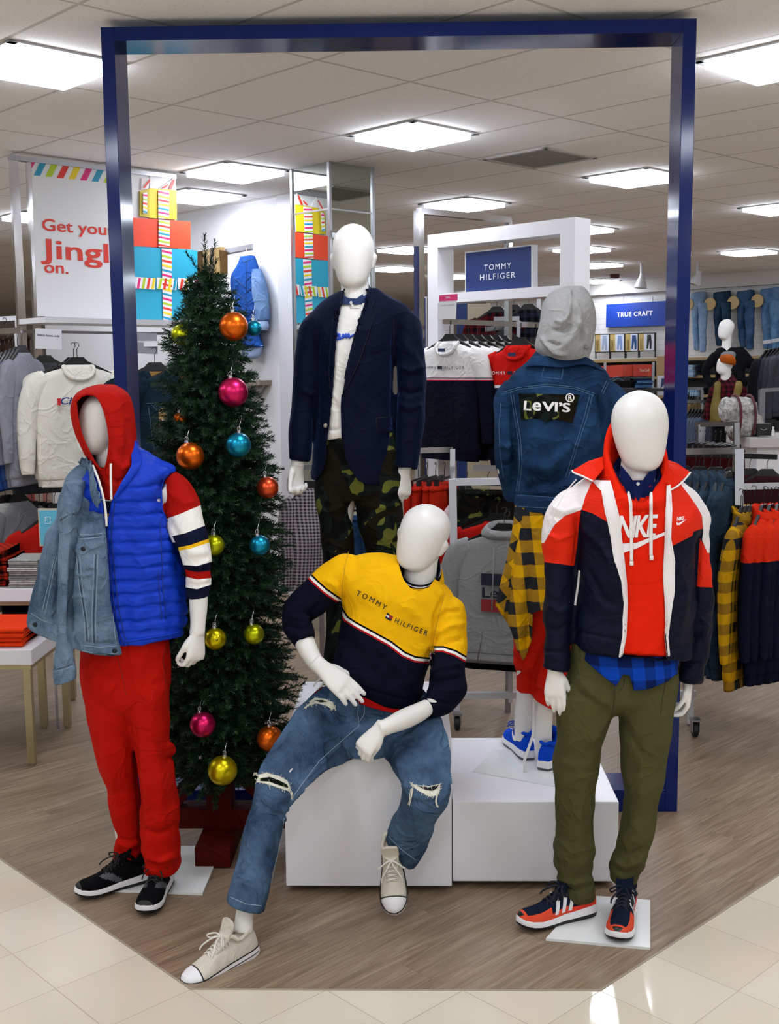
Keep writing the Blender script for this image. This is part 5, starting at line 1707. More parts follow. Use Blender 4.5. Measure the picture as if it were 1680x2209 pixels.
# ================================================================ mannequin in the navy velvet blazer, standing on the tall box
def figure_blazer():
 Y = 1.14
 ZT = .5965
 r = thing('mannequin', 'white faceless mannequin with ears in navy velvet blazer and camouflage trousers', 'mannequin', (-.13, Y, ZT))
 hp, nk, H = head_parts((762, 623), (760, 481), Y - .01, (-.06, -1, -.22), 88)
 B = list(hp)
 B.append(limb([(768, 705, Y + .03, 36), (767, 672, Y + .01, 32), (766, 645, Y, 31), (765, 615, Y + .01, 30), (763, 590, Y + .02, 30)], 1.1))
 B.append(loft([SP(700, 690, 850, 690, Y, .07), SP(705, 780, 840, 780, Y, .09), SP(705, 900, 835, 900, Y, .09), SP(695, 990, 850, 990, Y, .09), SP(692, 1050, 860, 1050, Y, .08)], 28, 4))
 B.append(limb([(700, 690, Y, 26), (672, 740, Y, 22), (660, 820, Y + .01, 20), (650, 900, Y, 18), (645, 960, Y - .02, 17), (643, 992, Y - .03, 15), (641, 1006, Y - .035, 15)]))
 B.append(limb([(850, 690, Y, 26), (878, 740, Y, 22), (885, 830, Y + .01, 20), (882, 920, Y, 18), (876, 985, Y - .02, 16), (870, 1020, Y - .03, 15)]))
 B += hand_parts(px(641, 1004, Y - .035), (-.10, -.10, -1), (.55, -.8, .1), (-.5, -.75, 0), (.75, .85, .95, 1.05), .95, .30, .10, .023)
 B += hand_parts(px(870, 1016, Y - .03), (-.06, -.12, -1), (-.55, .8, -.1), (-.75, -.6, 0), (.45, .55, .62, .7), 1.0, .45, .35, .023)
 B.append(limb3([(px(735, 1050, Y), .07), (px(728, 1150, Y), .055), (px(728, 1300, Y + .0), .045), (V3(-.235, Y + .02, ZT + .12), .036), (V3(-.235, Y + .0, ZT + .07), .036)]))
 B.append(limb3([(px(815, 1050, Y), .07), (px(822, 1150, Y), .055), (px(818, 1300, Y), .045), (V3(-.03, Y + .03, ZT + .12), .036), (V3(-.03, Y + .03, ZT + .07), .036)]))
 body(B, r)
 # camouflage trousers
 L = [loft([SP(690, 930, 852, 930, Y, .11), SP(682, 1000, 862, 1000, Y, .115), SP(678, 1040, 870, 1040, Y, .118), SP(680, 1075, 868, 1075, Y, .10)], 36, 4),
  loft([SP(678, 1020, 780, 1020, Y, .11), SP(681, 1082, 757, 1082, Y, .10), SP(687, 1135, 760, 1135, Y, .09), SP(693, 1185, 766, 1185, Y, .085), SP(700, 1280, 765, 1280, Y, .078), SP(700, 1380, 760, 1380, Y + .01, .072), SP(694, 1455, 752, 1455, Y + .01, .07)], 32, 5),
  loft([SP(760, 1020, 871, 1020, Y, .11), SP(764, 1082, 868, 1082, Y, .10), SP(774, 1135, 867, 1135, Y, .09), SP(788, 1185, 864, 1185, Y, .085), SP(790, 1280, 858, 1280, Y, .078), SP(790, 1380, 852, 1380, Y + .01, .072), SP(790, 1455, 848, 1455, Y + .01, .07)], 32, 5)]
 s = Surf(*fuse(L, .0065, 2))
 s.wrinkle(.008, (6, 6, 9), 101)
 s.folds([([(760, 950), (764, 1020), (758, 1075)], -.005, 4), ([(757, 1080), (720, 1100), (690, 1105)], .005, 6), ([(765, 1080), (810, 1095), (860, 1085)], .005, 6)])
 s.build('trousers', camo('camouflage', .72), r)
 # white crew sweatshirt with the blue shirt collar above it
 s = Surf(*fuse([loft([SP(692, 948, 818, 938, Y, .118), SP(694, 930, 816, 920, Y, .122), SP(698, 880, 812, 880, Y, .112), SP(698, 780, 816, 780, Y, .112), SP(704, 710, 822, 710, Y, .105), SP(718, 672, 816, 672, Y, .085), SP(735, 652, 800, 652, Y, .062)], 44, 5)], .006, 2))
 s.wrinkle(.006, (8, 8, 7), 111)
 s.folds([([(700, 925), (720, 928), (745, 922)], -.004, 3), ([(735, 700), (728, 800), (715, 900)], .004, 8), ([(720, 860), (735, 900), (738, 930)], -.004, 6)])
 sw = s.build('sweatshirt', cloth('white_fleece', '#dcd9d2', var=.05, bump=.2, scale=30), r)
 mb = MB()
 V = []
 for q in ([(712, 729), (718, 722), (716, 733), (722, 727)], [(722, 727), (727, 720), (733, 722), (731, 731), (725, 732), (724, 726), (732, 722), (733, 731), (737, 728)], [(737, 731), (740, 721), (741, 729), (746, 720), (747, 729), (752, 720), (753, 729), (758, 725), (764, 722)]):
  mb.tube(catmull(s.line(q, .002, 3), 2), .0042, 6)
 part(mb, 'script_lettering', plain('royal_script', '#1d46b4', .7), sw, 'all')
 mb = MB()
 mb.add(*neck_roll([(767, 660, Y, .078, .08, .015), (767, 650, Y, .073, .074, .02), (767, 646, Y, .067, .068, .02), (767, 654, Y, .062, .062, .02)], 32, 3))
 part(mb, 'neck_rib', cloth('white_rib', '#d3d0c9', bump=.3), sw, 'all')
 mb = MB()
 mb.add(*neck_roll([(767, 656, Y, .066, .068, .01), (767, 634, Y, .062, .064, .025), (767, 624, Y + .005, .058, .06, .035), (767, 624, Y + .005, .053, .054, .035), (767, 640, Y, .052, .052, .02)], 32, 3))
 for sg in (-1, 1):
  P = [px(758 + sg * x + 2, y, Y - d_) for x, y, d_ in ((22, 634, .05), (27, 644, .05), (20, 656, .07), (4, 657, .08), (1, 649, .076), (14, 640, .066))]
  mb.add(P + [p + V3(0, .005, 0) for p in P], [tuple(range(6)), tuple(range(11, 5, -1))] + [(i, (i + 1) % 6, 6 + (i + 1) % 6, 6 + i) for i in range(6)])
 cs = mb.build('shirt_collar', cloth('slate_blue_shirt', '#2c3a5c', bump=.15), r, True)
 mb = MB()
 mb.lathe([(.001, -.002), (.006, -.002), (.006, .001), (.001, .002)], px(757, 653, Y - .083), 12, 0, Matrix.Rotation(math.pi / 2, 3, 'X'))
 part(mb, 'button', plain('pearl', '#c9c9cc', .3), cs)
 # blazer
 L = [loft([SP(674, 1032, 846, 1044, Y, .145), SP(677, 980, 847, 985, Y, .142), SP(680, 920, 848, 920, Y, .136), SP(678, 840, 849, 840, Y, .132), SP(674, 770, 852, 770, Y, .132), SP(668, 715, 868, 712, Y, .125),
   SP(667, 682, 888, 678, Y, .108), SP(690, 655, 868, 652, Y, .09), SP(728, 632, 815, 622, Y + .02, .065)], 56, 6),
  limb([(700, 690, Y, 32), (676, 705, Y, 30), (667, 760, Y, 29), (659, 840, Y + .005, 27), (652, 900, Y, 25.5), (647, 960, Y - .02, 24), (645, 993, Y - .03, 22.5)], 1.15, 32),
  limb([(850, 690, Y, 34), (880, 705, Y, 31), (886, 765, Y, 31), (888, 830, Y + .005, 32), (884, 910, Y, 30.5), (878, 975, Y - .02, 28.5), (875, 1013, Y - .03, 27)], 1.15, 32)]
 s = Surf(*fuse(L, .006, 2))
 s.wrinkle(.008, (6, 6, 6), 121).wrinkle(.004, (14, 14, 9), 122)
 s.folds([([(850, 690), (849, 760), (849, 850), (847, 940), (846, 1010)], -.007, 5), ([(690, 690), (682, 780), (682, 880), (680, 960)], -.007, 5), ([(862, 790), (885, 800), (914, 790)], .006, 6),
   ([(860, 840), (885, 852), (915, 840)], -.006, 6), ([(858, 870), (885, 880), (912, 872)], .005, 6), ([(655, 840), (670, 850), (680, 845)], .005, 6), ([(800, 720), (790, 800), (775, 900)], .004, 14), ([(866, 730), (890, 760), (905, 800)], .005, 8)])
 VL = [(738, 640), (728, 690), (721, 763), (716, 839), (708, 915), (702, 955), (700, 990), (693, 1020), (678, 1034)]
 VR = [(798, 622), (787, 652), (768, 713), (749, 793), (739, 845), (737, 877), (739, 953), (747, 985), (757, 1013), (772, 1036), (792, 1046)]
 s.open_hem(1000)
 s.cut([(745, 600)] + VL + [(676, 1080), (796, 1080)] + VR[::-1] + [(796, 600)])
 vm = cloth('navy_velvet', '#040920', rough=.7, var=.22, bump=.2, scale=12, spec=.08)
 if 1:
  b_ = vm.node_tree.nodes['Principled BSDF']
  b_.inputs['Sheen Weight'].default_value = .2
  b_.inputs['Sheen Roughness'].default_value = .35
  b_.inputs['Sheen Tint'].default_value = C('#5f86d8')
 bz = s.build('blazer', vm, r, .005)
 seams(s, bz, [VL, VR], .0042, vm, 'front_edge', 0)
 dk = plain('velvet_seam', '#03060f', .8)
 # lapels
 for q in ([(800, 622), (806, 650), (800, 668), (812, 672), (800, 705), (775, 780), (748, 836), (741, 842), (750, 793), (768, 713), (787, 652)],
   [(735, 650), (722, 668), (726, 684), (716, 690), (711, 740), (709, 800), (713, 838), (717, 835), (722, 763), (728, 692)]):
  mb = MB()
  V2, F2 = shape2d(q, 9)
  s.patch(mb, V2, F2, .008)
  part(mb, 'lapel', vm, bz, 'all')
  seams(s, bz, [q + q[:1]], .0014, dk, 'lapel_edge', .007)
 mb = MB()
 V2, F2 = shape2d([(811, 903), (848, 900), (848, 928), (814, 932)], 6)
 s.patch(mb, V2, F2, .005)
 part(mb, 'pocket_flap', vm, bz)
 mb = MB()
 V2, F2 = shape2d([(800, 752), (832, 741), (834, 751), (802, 762)], 6)
 s.patch(mb, V2, F2, .004)
 part(mb, 'breast_pocket', vm, bz)
 seams(s, bz, [[(811, 903), (814, 933), (848, 929)], [(849, 690), (849, 720), (850, 770)], [(810, 902), (848, 899)]], .0016, dk, 'seam')
 mb = MB()
 mb.lathe([(.001, -.003), (.008, -.003), (.009, .001), (.004, .0025), (.001, .0025)], s.hit(703, 918, .002), 14, 0, Matrix.Rotation(math.pi / 2, 3, 'X'))
 part(mb, 'button', plain('horn_button', '#8a8478', .3), bz, 'all')
 # canvas shoes on the box top
 red = dict(CANVAS_SHOE)
 red['mats'] = [cloth('maroon_canvas', '#5a1216', bump=.2), _wr, plain('black_line', '#101014', .5)]
 red['tongue_mat'] = red['mats'][0]
 red['tag'] = None
 shoe(r, V3(-.225, Y + .09, ZT), (-.12, -.26, 0), (0, 0, 1), red, .285, 'maroon canvas shoe with white rubber toe')
 shoe(r, V3(-.03, Y + .10, ZT), (.03, -.28, 0), (0, 0, 1), red, .285, 'maroon canvas shoe with white rubber toe')
figure_blazer()
# ================================================================ mannequin seen from behind in the denim jacket, on the low box
def figure_denim():
 Y = 1.10
 ZB = .3425
 r = thing('mannequin', 'mannequin seen from behind in grey hood, dark denim jacket and red joggers', 'mannequin', (.60, 1.12, ZB))
 B = head_parts((1222, 762), (1230, 628), Y + .02, (.15, .95, -.2), 92, ears=False)[0]
 B.append(limb([(1218, 850, Y, 52), (1220, 800, Y, 36), (1222, 760, Y, 32), (1226, 720, Y, 32)], 1.1))
 B.append(loft([SP(1120, 850, 1310, 860, Y, .07), SP(1115, 950, 1300, 960, Y, .09), SP(1120, 1070, 1280, 1080, Y, .09), SP(1125, 1170, 1270, 1180, Y, .09), SP(1125, 1260, 1265, 1260, Y, .08)], 28, 4))
 B.append(limb([(1115, 860, Y, 24), (1092, 930, Y, 20), (1088, 1000, Y + .02, 18), (1100, 1060, Y + .08, 16)]))
 B.append(limb([(1310, 870, Y, 24), (1330, 940, Y, 20), (1328, 1020, Y + .03, 18), (1318, 1080, Y + .05, 16)]))
 B.append(limb3([(px(1155, 1240, Y), .075), (px(1138, 1400, Y + .02), .045), (px(1133, 1480, Y + .03), .034), (V3(.515, 1.18, ZB + .18), .036), (V3(.515, 1.19, ZB + .075), .034)]))
 B.append(limb3([(px(1225, 1240, Y), .075), (px(1200, 1400, Y), .045), (px(1178, 1505, Y - .025), .036), (V3(.585, 1.075, ZB + .16), .037), (V3(.59, 1.085, ZB + .075), .034)]))
 body(B, r)
 # red joggers
 L = [loft([SP(1108, 1150, 1280, 1150, Y, .12), SP(1106, 1260, 1282, 1260, Y, .13), SP(1106, 1310, 1280, 1310, Y, .12)], 32, 4),
  loft([SP(1106, 1290, 1210, 1290, Y, .11), SP(1108, 1360, 1186, 1360, Y, .10), SP(1107, 1420, 1166, 1420, Y + .02, .08), SP(1111, 1455, 1152, 1455, Y + .03, .062), SP(1112, 1489, 1151, 1492, Y + .035, .055)], 32, 4),
  loft([SP(1180, 1290, 1282, 1290, Y, .11), SP(1172, 1370, 1262, 1370, Y - .01, .10), SP(1158, 1440, 1232, 1440, Y - .02, .085), SP(1152, 1480, 1210, 1490, Y - .025, .07), SP(1148, 1506, 1202, 1529, Y - .03, .062)], 32, 4)]
 s = Surf(*fuse(L, .006, 2))
 s.wrinkle(.010, (7, 7, 10), 131)
 s.folds([([(1107, 1400), (1130, 1412), (1160, 1405)], .008, 6), ([(1108, 1425), (1130, 1438), (1155, 1430)], .008, 5), ([(1110, 1448), (1130, 1456), (1152, 1450)], -.008, 5), ([(1152, 1480), (1180, 1500), (1205, 1505)], -.007, 5)])
 s.build('joggers', cloth('red_fleece_joggers', '#c41d0d', var=.08, bump=.25), r)
 # buffalo check shirt knotted round the waist
 L = [loft([SP(1112, 1090, 1282, 1095, Y, .135), SP(1108, 1130, 1286, 1130, Y, .142), SP(1098, 1200, 1290, 1200, Y, .15), SP(1084, 1270, 1292, 1270, Y, .158), SP(1074, 1330, 1290, 1330, Y, .16), SP(1070, 1440, 1290, 1440, Y, .155)], 120, 14, False)]
 s = Surf(*L[0])
 n = len(s.V)
 a = np.arctan2(s.V[:, 1] - Y, s.V[:, 0] - .60)
 k = np.clip((1.35 - s.V[:, 2]) * 2.2, 0, 1)
 N = s.N()
 s.V = s.V + N * (k * .022 * np.sin(a * 11) + k * .010 * np.sin(a * 23 + 1))[:, None]
 s.cut([(1040, 1300), (1066, 1299), (1084, 1326), (1102, 1355), (1116, 1400), (1128, 1425), (1138, 1402), (1147, 1380), (1149, 1322), (1170, 1316), (1200, 1320), (1240, 1330), (1320, 1330), (1320, 1500), (1040, 1500)], facing=False)
 t = NT('yellow_buffalo_check')
 vec = t.scaled((1, 1, 1), (math.pi / 2, 0, math.radians(43)))
 vec2 = t.scaled((1, 1, 1), (math.pi / 2, 0, math.radians(6)))
 sp = t.n('SeparateXYZ')
 t.l(t.co(), sp.inputs[0])
 f = t.math('LESS_THAN', t.math('ADD', sp.outputs[0], t.math('MULTIPLY', sp.outputs[2], -.18)), .245)
 ca = plaid_col(t, C('#d09c07'), C('#23262a'), .047, vec)
 cb = plaid_col(t, C('#d09c07'), C('#23262a'), .047, vec2)
 cloth_finish(t, t.mix(f, cb, ca), bump=.3, var=.08)
 ps = s.build('tied_shirt', t.m, r, .003)
 # grey hood
 hd = Surf(*fuse([loft([SP(1215, 619, 1255, 618, Y + .03, .03), SP(1190, 630, 1268, 630, Y + .02, .08), SP(1172, 655, 1281, 656, Y, .118), SP(1163, 690, 1284, 690, Y, .132), SP(1156, 725, 1279, 725, Y - .005, .130), SP(1153, 748, 1274, 752, Y - .01, .125),
       SP(1160, 766, 1268, 770, Y - .005, .112), SP(1180, 790, 1262, 800, Y + .01, .08)], 48, 5)], .005, 2))
 hd.wrinkle(.007, (9, 9, 8), 141)
 hd.folds([([(1229, 626), (1229, 655), (1226, 680), (1210, 705)], .010, 4), ([(1235, 640), (1250, 680), (1240, 720), (1205, 755)], .008, 8), ([(1190, 712), (1215, 716), (1235, 700)], -.008, 5), ([(1195, 690), (1210, 695), (1222, 688)], .006, 4),
   ([(1165, 725), (1195, 760), (1225, 765)], .008, 5), ([(1172, 735), (1200, 745), (1215, 742)], -.007, 4), ([(1255, 700), (1258, 740), (1268, 765)], -.009, 5), ([(1245, 690), (1262, 720), (1258, 755)], .008, 6)])
 hd.build('hood', cloth('grey_melange', '#9b9b9a', var=.16, bump=.25, scale=90), r)
 # denim jacket
 L = [loft([SP(1109, 1097, 1290, 1104, Y, .148), SP(1108, 1066, 1292, 1075, Y, .148), SP(1106, 1020, 1298, 1025, Y, .140), SP(1104, 960, 1306, 960, Y, .138), SP(1100, 900, 1316, 900, Y, .136), SP(1094, 860, 1326, 860, Y, .13),
   SP(1096, 825, 1322, 830, Y, .115), SP(1118, 796, 1306, 798, Y, .10), SP(1146, 772, 1272, 772, Y, .082), SP(1158, 760, 1264, 762, Y, .075)], 56, 6),
  limb([(1118, 845, Y, 36), (1100, 865, Y, 32), (1093, 920, Y, 28), (1093, 980, Y + .01, 25), (1100, 1040, Y + .05, 21), (1106, 1070, Y + .08, 19)], 1.2, 32),
  limb([(1300, 850, Y, 38), (1324, 870, Y, 34), (1332, 930, Y, 30), (1330, 1000, Y + .01, 27), (1322, 1070, Y + .03, 24), (1318, 1095, Y + .04, 23)], 1.2, 32)]
 s = Surf(*fuse(L, .0055, 2))
 s.wrinkle(.009, (6, 6, 6), 151).wrinkle(.005, (14, 14, 12), 152)
 s.folds([([(1104, 870), (1106, 940), (1110, 1020), (1108, 1060)], -.010, 5), ([(1290, 850), (1300, 900), (1308, 960)], -.012, 5), ([(1120, 1000), (1180, 1010), (1270, 930)], .010, 14), ([(1125, 1060), (1190, 1040), (1280, 980)], -.008, 10),
   ([(1200, 1060), (1250, 1030), (1290, 1010)], .010, 8), ([(1075, 960), (1092, 966), (1106, 955)], .006, 6), ([(1078, 1000), (1095, 1008), (1108, 996)], -.006, 5), ([(1108, 1066), (1200, 1072), (1290, 1078)], -.006, 3),
   ([(1080, 850), (1170, 828), (1280, 850)], -.004, 3)])
 dj = s.build('denim_jacket', denim('dark_denim', '#0a1a30', '#26486e', .85, .45), r)
 th = plain('jacket_thread', '#426482', .8)
 seams(s, dj, [[(1082, 847), (1120, 836), (1180, 829), (1240, 835), (1282, 849)], [(1082, 851), (1120, 840), (1180, 833), (1240, 839), (1280, 853)], [(1101, 846), (1108, 890), (1118, 950), (1121, 1000), (1113, 1064)],
    [(1106, 846), (1113, 890), (1123, 950), (1126, 1000), (1118, 1064)], [(1278, 852), (1266, 900), (1243, 970), (1226, 1030)], [(1272, 852), (1260, 900), (1238, 970), (1220, 1030)],
    [(1176, 784), (1217, 782), (1211, 818), (1168, 813), (1176, 784)], [(1300, 850), (1312, 826), (1334, 816), (1345, 822)], [(1296, 848), (1308, 822), (1332, 812)], [(1080, 870), (1076, 920), (1078, 970), (1086, 1030)],
    [(1110, 1068), (1190, 1073), (1240, 1076)], [(1112, 1092), (1190, 1097), (1230, 1099)], [(1146, 771), (1190, 766), (1250, 768), (1300, 798)]], .0013, th, 'seam')
 mb = MB()
 V2, F2 = shape2d([(1119, 849), (1250, 852), (1234, 913), (1215, 908), (1195, 905), (1180, 911), (1165, 904), (1145, 902), (1125, 907), (1123, 880)], 6)
 s.patch(mb, V2, F2, .004)
 pt = part(mb, 'back_patch', camo('patch_camo', 1.9), dj)
 mb = MB()
 text_on(mb, s, 'L', [(1131, 884), (1147, 885)], 19, 0, .006, bold=.05)
 part(mb, 'patch_lettering', plain('patch_white', '#e4e4e0', .7), dj)
 mb = MB()
 text_on(mb, s, 'e', [(1149, 885), (1167, 886)], 25, 0, .006, bold=.05)
 part(mb, 'patch_lettering', plain('patch_white', '#e4e4e0', .7), dj)
 mb = MB()
 text_on(mb, s, 'VI\u2019S', [(1169, 886), (1229, 889)], 19, 0, .006, bold=.05, spacing=.95)
 part(mb, 'patch_lettering', plain('patch_white', '#e4e4e0', .7), dj)
 mb = MB()
 c = (1229, 858)
 ring = s.line([(c[0] + 8.5 * math.cos(q), c[1] + 8.5 * math.sin(q)) for q in np.linspace(0, 2 * math.pi, 20)], .006, 30)
 mb.tube(ring[:-1], .0022, 5, 0, True)
 text_on(mb, s, 'R', [(1225, 863), (1233, 863)], 10, 0, .006, bold=.05)
 part(mb, 'registered_mark', plain('patch_white', '#e4e4e0', .7), dj)
 mb = MB()
 cr = catmull([px(1142, 775, Y - .06), px(1170, 768, Y - .085), px(1215, 772, Y - .09), px(1258, 768, Y - .085), px(1285, 784, Y - .05)], 5)
 lo = catmull([px(1130, 790, Y - .075), px(1165, 788, Y - .105), px(1212, 792, Y - .112), px(1262, 786, Y - .10), px(1300, 800, Y - .06)], 5)
 k = len(cr)
 mb.add(list(cr) + list(lo) + [p + V3(0, .01, -.004) for p in cr] + [p + V3(0, .01, -.004) for p in lo],
  [(i, i + 1, k + i + 1, k + i) for i in range(k - 1)] + [(2 * k + i, 3 * k + i, 3 * k + i + 1, 2 * k + i + 1) for i in range(k - 1)] + [(i, 2 * k + i, 2 * k + i + 1, i + 1) for i in range(k - 1)])
 part(mb, 'collar', dj.data.materials[0], dj, 'all')
 # blue shoes, plate and stay rod
 shoe(r, V3(.535, 1.135, ZB), (-.05, .27, 0), (0, 0, 1), BLUE_SHOE, .285, 'royal blue running shoe seen from the heel')
 shoe(r, V3(.580, 1.015, ZB), (.12, .25, 0), (0, 0, 1), BLUE_SHOE, .285, 'royal blue running shoe seen from the heel')
 mb = MB()
 mb.tube([V3(.505, 1.0, ZB), px(1131, 1640, 1.0), px(1150, 1585, 1.04), px(1152, 1512, 1.06)], .006, 8)
 mb.build('stay_rod', plain('white_rod', '#dcdcdc', .35), r, 'all')
 mb = MB()
 P = [pz(1020, 1666, ZB), pz(1193, 1697, ZB), V3(.79, .93, ZB), V3(.74, 1.30, ZB), V3(.40, 1.27, ZB)]
 k = len(P)
 mb.add([V3(p[0], p[1], ZB) for p in P] + [V3(p[0], p[1], ZB + .004) for p in P], [tuple(range(k))[::-1], tuple(range(k, 2 * k))] + [(i, (i + 1) % k, k + (i + 1) % k, k + i) for i in range(k)])
 mb.build('base_plate', plain('white_plate', '#dfe3e1', .15), r)
figure_denim()
# ================================================================ the artificial tree and its baubles
TX, TY = -.73, 1.10
def tree():
 r = thing('christmas_tree', 'slim dark green artificial Christmas tree on a red wooden stand', 'tree', (TX, TY, 0))
 redw = cloth('red_painted_wood', '#4a0d0b', rough=.6, var=.15, bump=.15, scale=8, weave=60)
 st = MB()
 sub = {}
 mb = MB()
 mb.box((TX, TY, .235), (.105, .105, .35), 0, bev=.006)
 post = mb.build('stand_post', redw, r, True)
 for nm, c, s_ in (('stand_foot', (TX, TY - .0, .045), (.14, .46, .085)), ('stand_foot', (TX, TY, .13), (.60, .10, .085))):
  mb = MB()
  mb.box(c, s_, 0, bev=.006)
  mb.build(nm, redw, r, True)
 for sx in (-1, 1):
  mb = MB()
  mb.bar((TX + sx * .215, TY, .165), (TX + sx * .045, TY, .355), .06, .045, up=(0, 1, 0))
  mb.build('stand_brace', redw, r)
 mb = MB()
 mb.tube([(TX, TY, .30), (TX, TY, 1.2), (TX, TY, 2.15)], [.022, .016, .006], 8)
 mb.build('trunk', plain('trunk_brown', '#1c130b', .9), r)
 rnd = random.Random(11)
 V, F, MI = [], [], []
 def needle_spray(p, d, L, up):
  """one tip: a curved twig with soft needles all round"""
  d = unit(d)
  side_ = unit(np.cross(d, up))
  up2 = np.cross(side_, d)
  nn = int(L / .0042)
  drop = rnd.uniform(-.25, .10)
  for i in range(nn):
   t = i / nn
   q = p + d * L * t + up2 * (drop * L * t * t)
   for k in range(3):
    a = rnd.uniform(0, 2 * math.pi)
    o = side_ * math.cos(a) + up2 * math.sin(a)
    nl = rnd.uniform(.022, .036) * (1 - .45 * t)
    v = unit(o * 1.0 + d * rnd.uniform(.55, 1.1)) * nl
    w_ = unit(np.cross(v, d + V3(.01, .02, .03))) * .0019
    j = len(V)
    V.extend([q - w_, q + w_, q + v + w_ * .4, q + v - w_ * .4])
    F.append((j, j + 1, j + 2, j + 3))
    MI.append(0 if rnd.random() < .86 else 1)
  j = len(V)
  e = q
  V.extend([p - side_ * .002, p + side_ * .002, e])
  F.append((j, j + 1, j + 2))
  MI.append(2)
 zlo, zhi = .32, 2.38
 zs = []
 z = zlo
 while z < 2.33:
  zs.append(z)
  z += .040 - .010 * (z / 2.3)
 for z in zs:
  t = (z - zlo) / (zhi - zlo)
  R = np.interp(t, [0, .05, .2, .4, .6, .8, .93, 1], [.27, .31, .31, .295, .25, .185, .115, .03])
  n = max(5, int(R * 78))
  ph = rnd.uniform(0, 6.28)
  for k in range(n):
   a = ph + 2 * math.pi * k / n + rnd.uniform(-.2, .2)
   rr = R * rnd.uniform(.70, 1.12)
   dv = V3(math.cos(a), math.sin(a), rnd.uniform(-.22, .16))
   base = V3(TX + math.cos(a) * rr * .38, TY + math.sin(a) * rr * .38, z)
   L = rr * .62
   needle_spray(base, dv, L, V3(0, 0, 1))
   if k % 2 == 0:
    needle_spray(V3(TX, TY, z + .015), V3(math.cos(a + .4), math.sin(a + .4), rnd.uniform(-.3, .5)), rr * .6, V3(0, 0, 1))
   for sg in (-1, 1):
    if rnd.random() < .85:
     b2 = base + unit(dv) * L * rnd.uniform(.25, .6)
     d2 = V3(math.cos(a + sg * .62), math.sin(a + sg * .62), rnd.uniform(-.2, .35))
     needle_spray(b2, d2, min(.13, L * .6), V3(0, 0, 1))
 for k in range(7):
  needle_spray(V3(TX, TY, 2.18 + .02 * k), V3(math.cos(k * 2.4) * .35, math.sin(k * 2.4) * .35, 1), .12 + .01 * k, V3(1, 0, .1))
 needle_spray(V3(TX, TY, 2.24), V3(0.03, 0, 1), .15, V3(1, 0, 0))
 mb = MB()
 mb.v, mb.f, mb.m, mb.uv = [tuple(v) for v in V], F, MI, [None] * len(F)
 nm = plain('needle_green', '#0b2a14', .6, 0, .3)
 mb.build('foliage', [nm, plain('needle_light', '#27471c', .6, 0, .3), plain('twig', '#1d1a0f', .9)], r)
tree()
def bauble_mat(key, col):
 t = NT(key)
 t.b.inputs['Base Color'].default_value = C(col)
 t.b.inputs['Metallic'].default_value = .85
 t.b.inputs['Roughness'].default_value = .30
 t.l(t.mix(t.math('MULTIPLY', t.noise(160, 2), .25), C(col), (0, 0, 0, 1)), t.b.inputs['Base Color'])
 return t.m
BM = {c: bauble_mat('bauble_' + c, h) for c, h in (('orange', '#e86a12'), ('pink', '#d81f62'), ('teal', '#1690b4'), ('lime', '#bfc60e'), ('yellow', '#d8c40a'), ('coral', '#d8502a'))}
CAPM = plain('bauble_cap', '#cfcfd2', .25, 1)
for x, y, Yb, rp, c, lab in ((504, 704, .93, 31, 'orange', 'large orange bauble near the top of the Christmas tree'),
       (503, 846, .91, 32, 'pink', 'pink bauble in the upper half of the Christmas tree'),
       (514, 960, .86, 27, 'teal', 'bright teal bauble in the middle of the Christmas tree'),
       (410, 984, .86, 30, 'orange', 'orange bauble by the vest shoulder of the hooded mannequin'),
       (393, 722, 1.05, 24, 'lime', 'lime bauble behind twigs beside the gift sign'),
       (388, 904, 1.02, 15, 'orange', 'small orange bauble half hidden among twigs, beside the dark denim jackets'),
       (577, 1052, .97, 24, 'coral', 'coral bauble at the edge of the tree facing the white pilaster'),
       (461, 1176, .80, 23, 'lime', 'lime bauble touching the striped sleeve'),
       (560, 1176, .86, 22, 'teal', 'dark teal bauble crossed by a twig, right of the lime one'),
       (464, 1378, .79, 24, 'yellow', 'yellow bauble right of the hand of the hooded mannequin'),
       (548, 1368, .84, 22, 'lime', 'lime bauble right of the yellow one at hand height'),
       (437, 1563, .80, 28, 'pink', 'pink bauble low on the tree beside the red trousers'),
       (582, 1593, .84, 28, 'orange', 'orange bauble low on the tree beside the ripped thigh'),
       (480, 1662, .79, 32, 'yellow', 'lowest yellow bauble above the red tree stand'),
       (548, 708, 1.14, 17, 'teal', 'pale teal bauble peeking out behind the large orange one')):
 p = px(x, y, Yb)
 R = rp * mpp(Yb, p[2])
 t = thing('bauble', lab, 'bauble', p, 'baubles on the Christmas tree')
 mb = MB()
 prof = [(R * math.sin(q), -R * math.cos(q)) for q in np.linspace(.02, math.pi - .02, 25)]
 tilt = Matrix.Rotation(random.uniform(-.25, .25), 3, 'Y')
 mb.lathe(prof, p, 36, 0, tilt)
 mb.build('ball', BM[c], t, 'all')
 mb = MB()
 top = p + np.array(tilt @ Vector((0, 0, R)))
 mb.lathe([(.004, -.004), (.0085, -.004), (.0085, .008), (.003, .010)], top, 14, 0, tilt)
 mb.build('cap', CAPM, t, True)
 mb = MB()
 mb.tube([top + V3(.006 * math.sin(q), 0, .014 - .008 * math.cos(q)) for q in np.linspace(0, 2 * math.pi, 14)] + [top + V3(.002, .01, .03), top + V3(.006, .03, .05), top + V3(.0, .06, .06)], .0012, 5)
 mb.build('hook', CAPM, t, 'all')
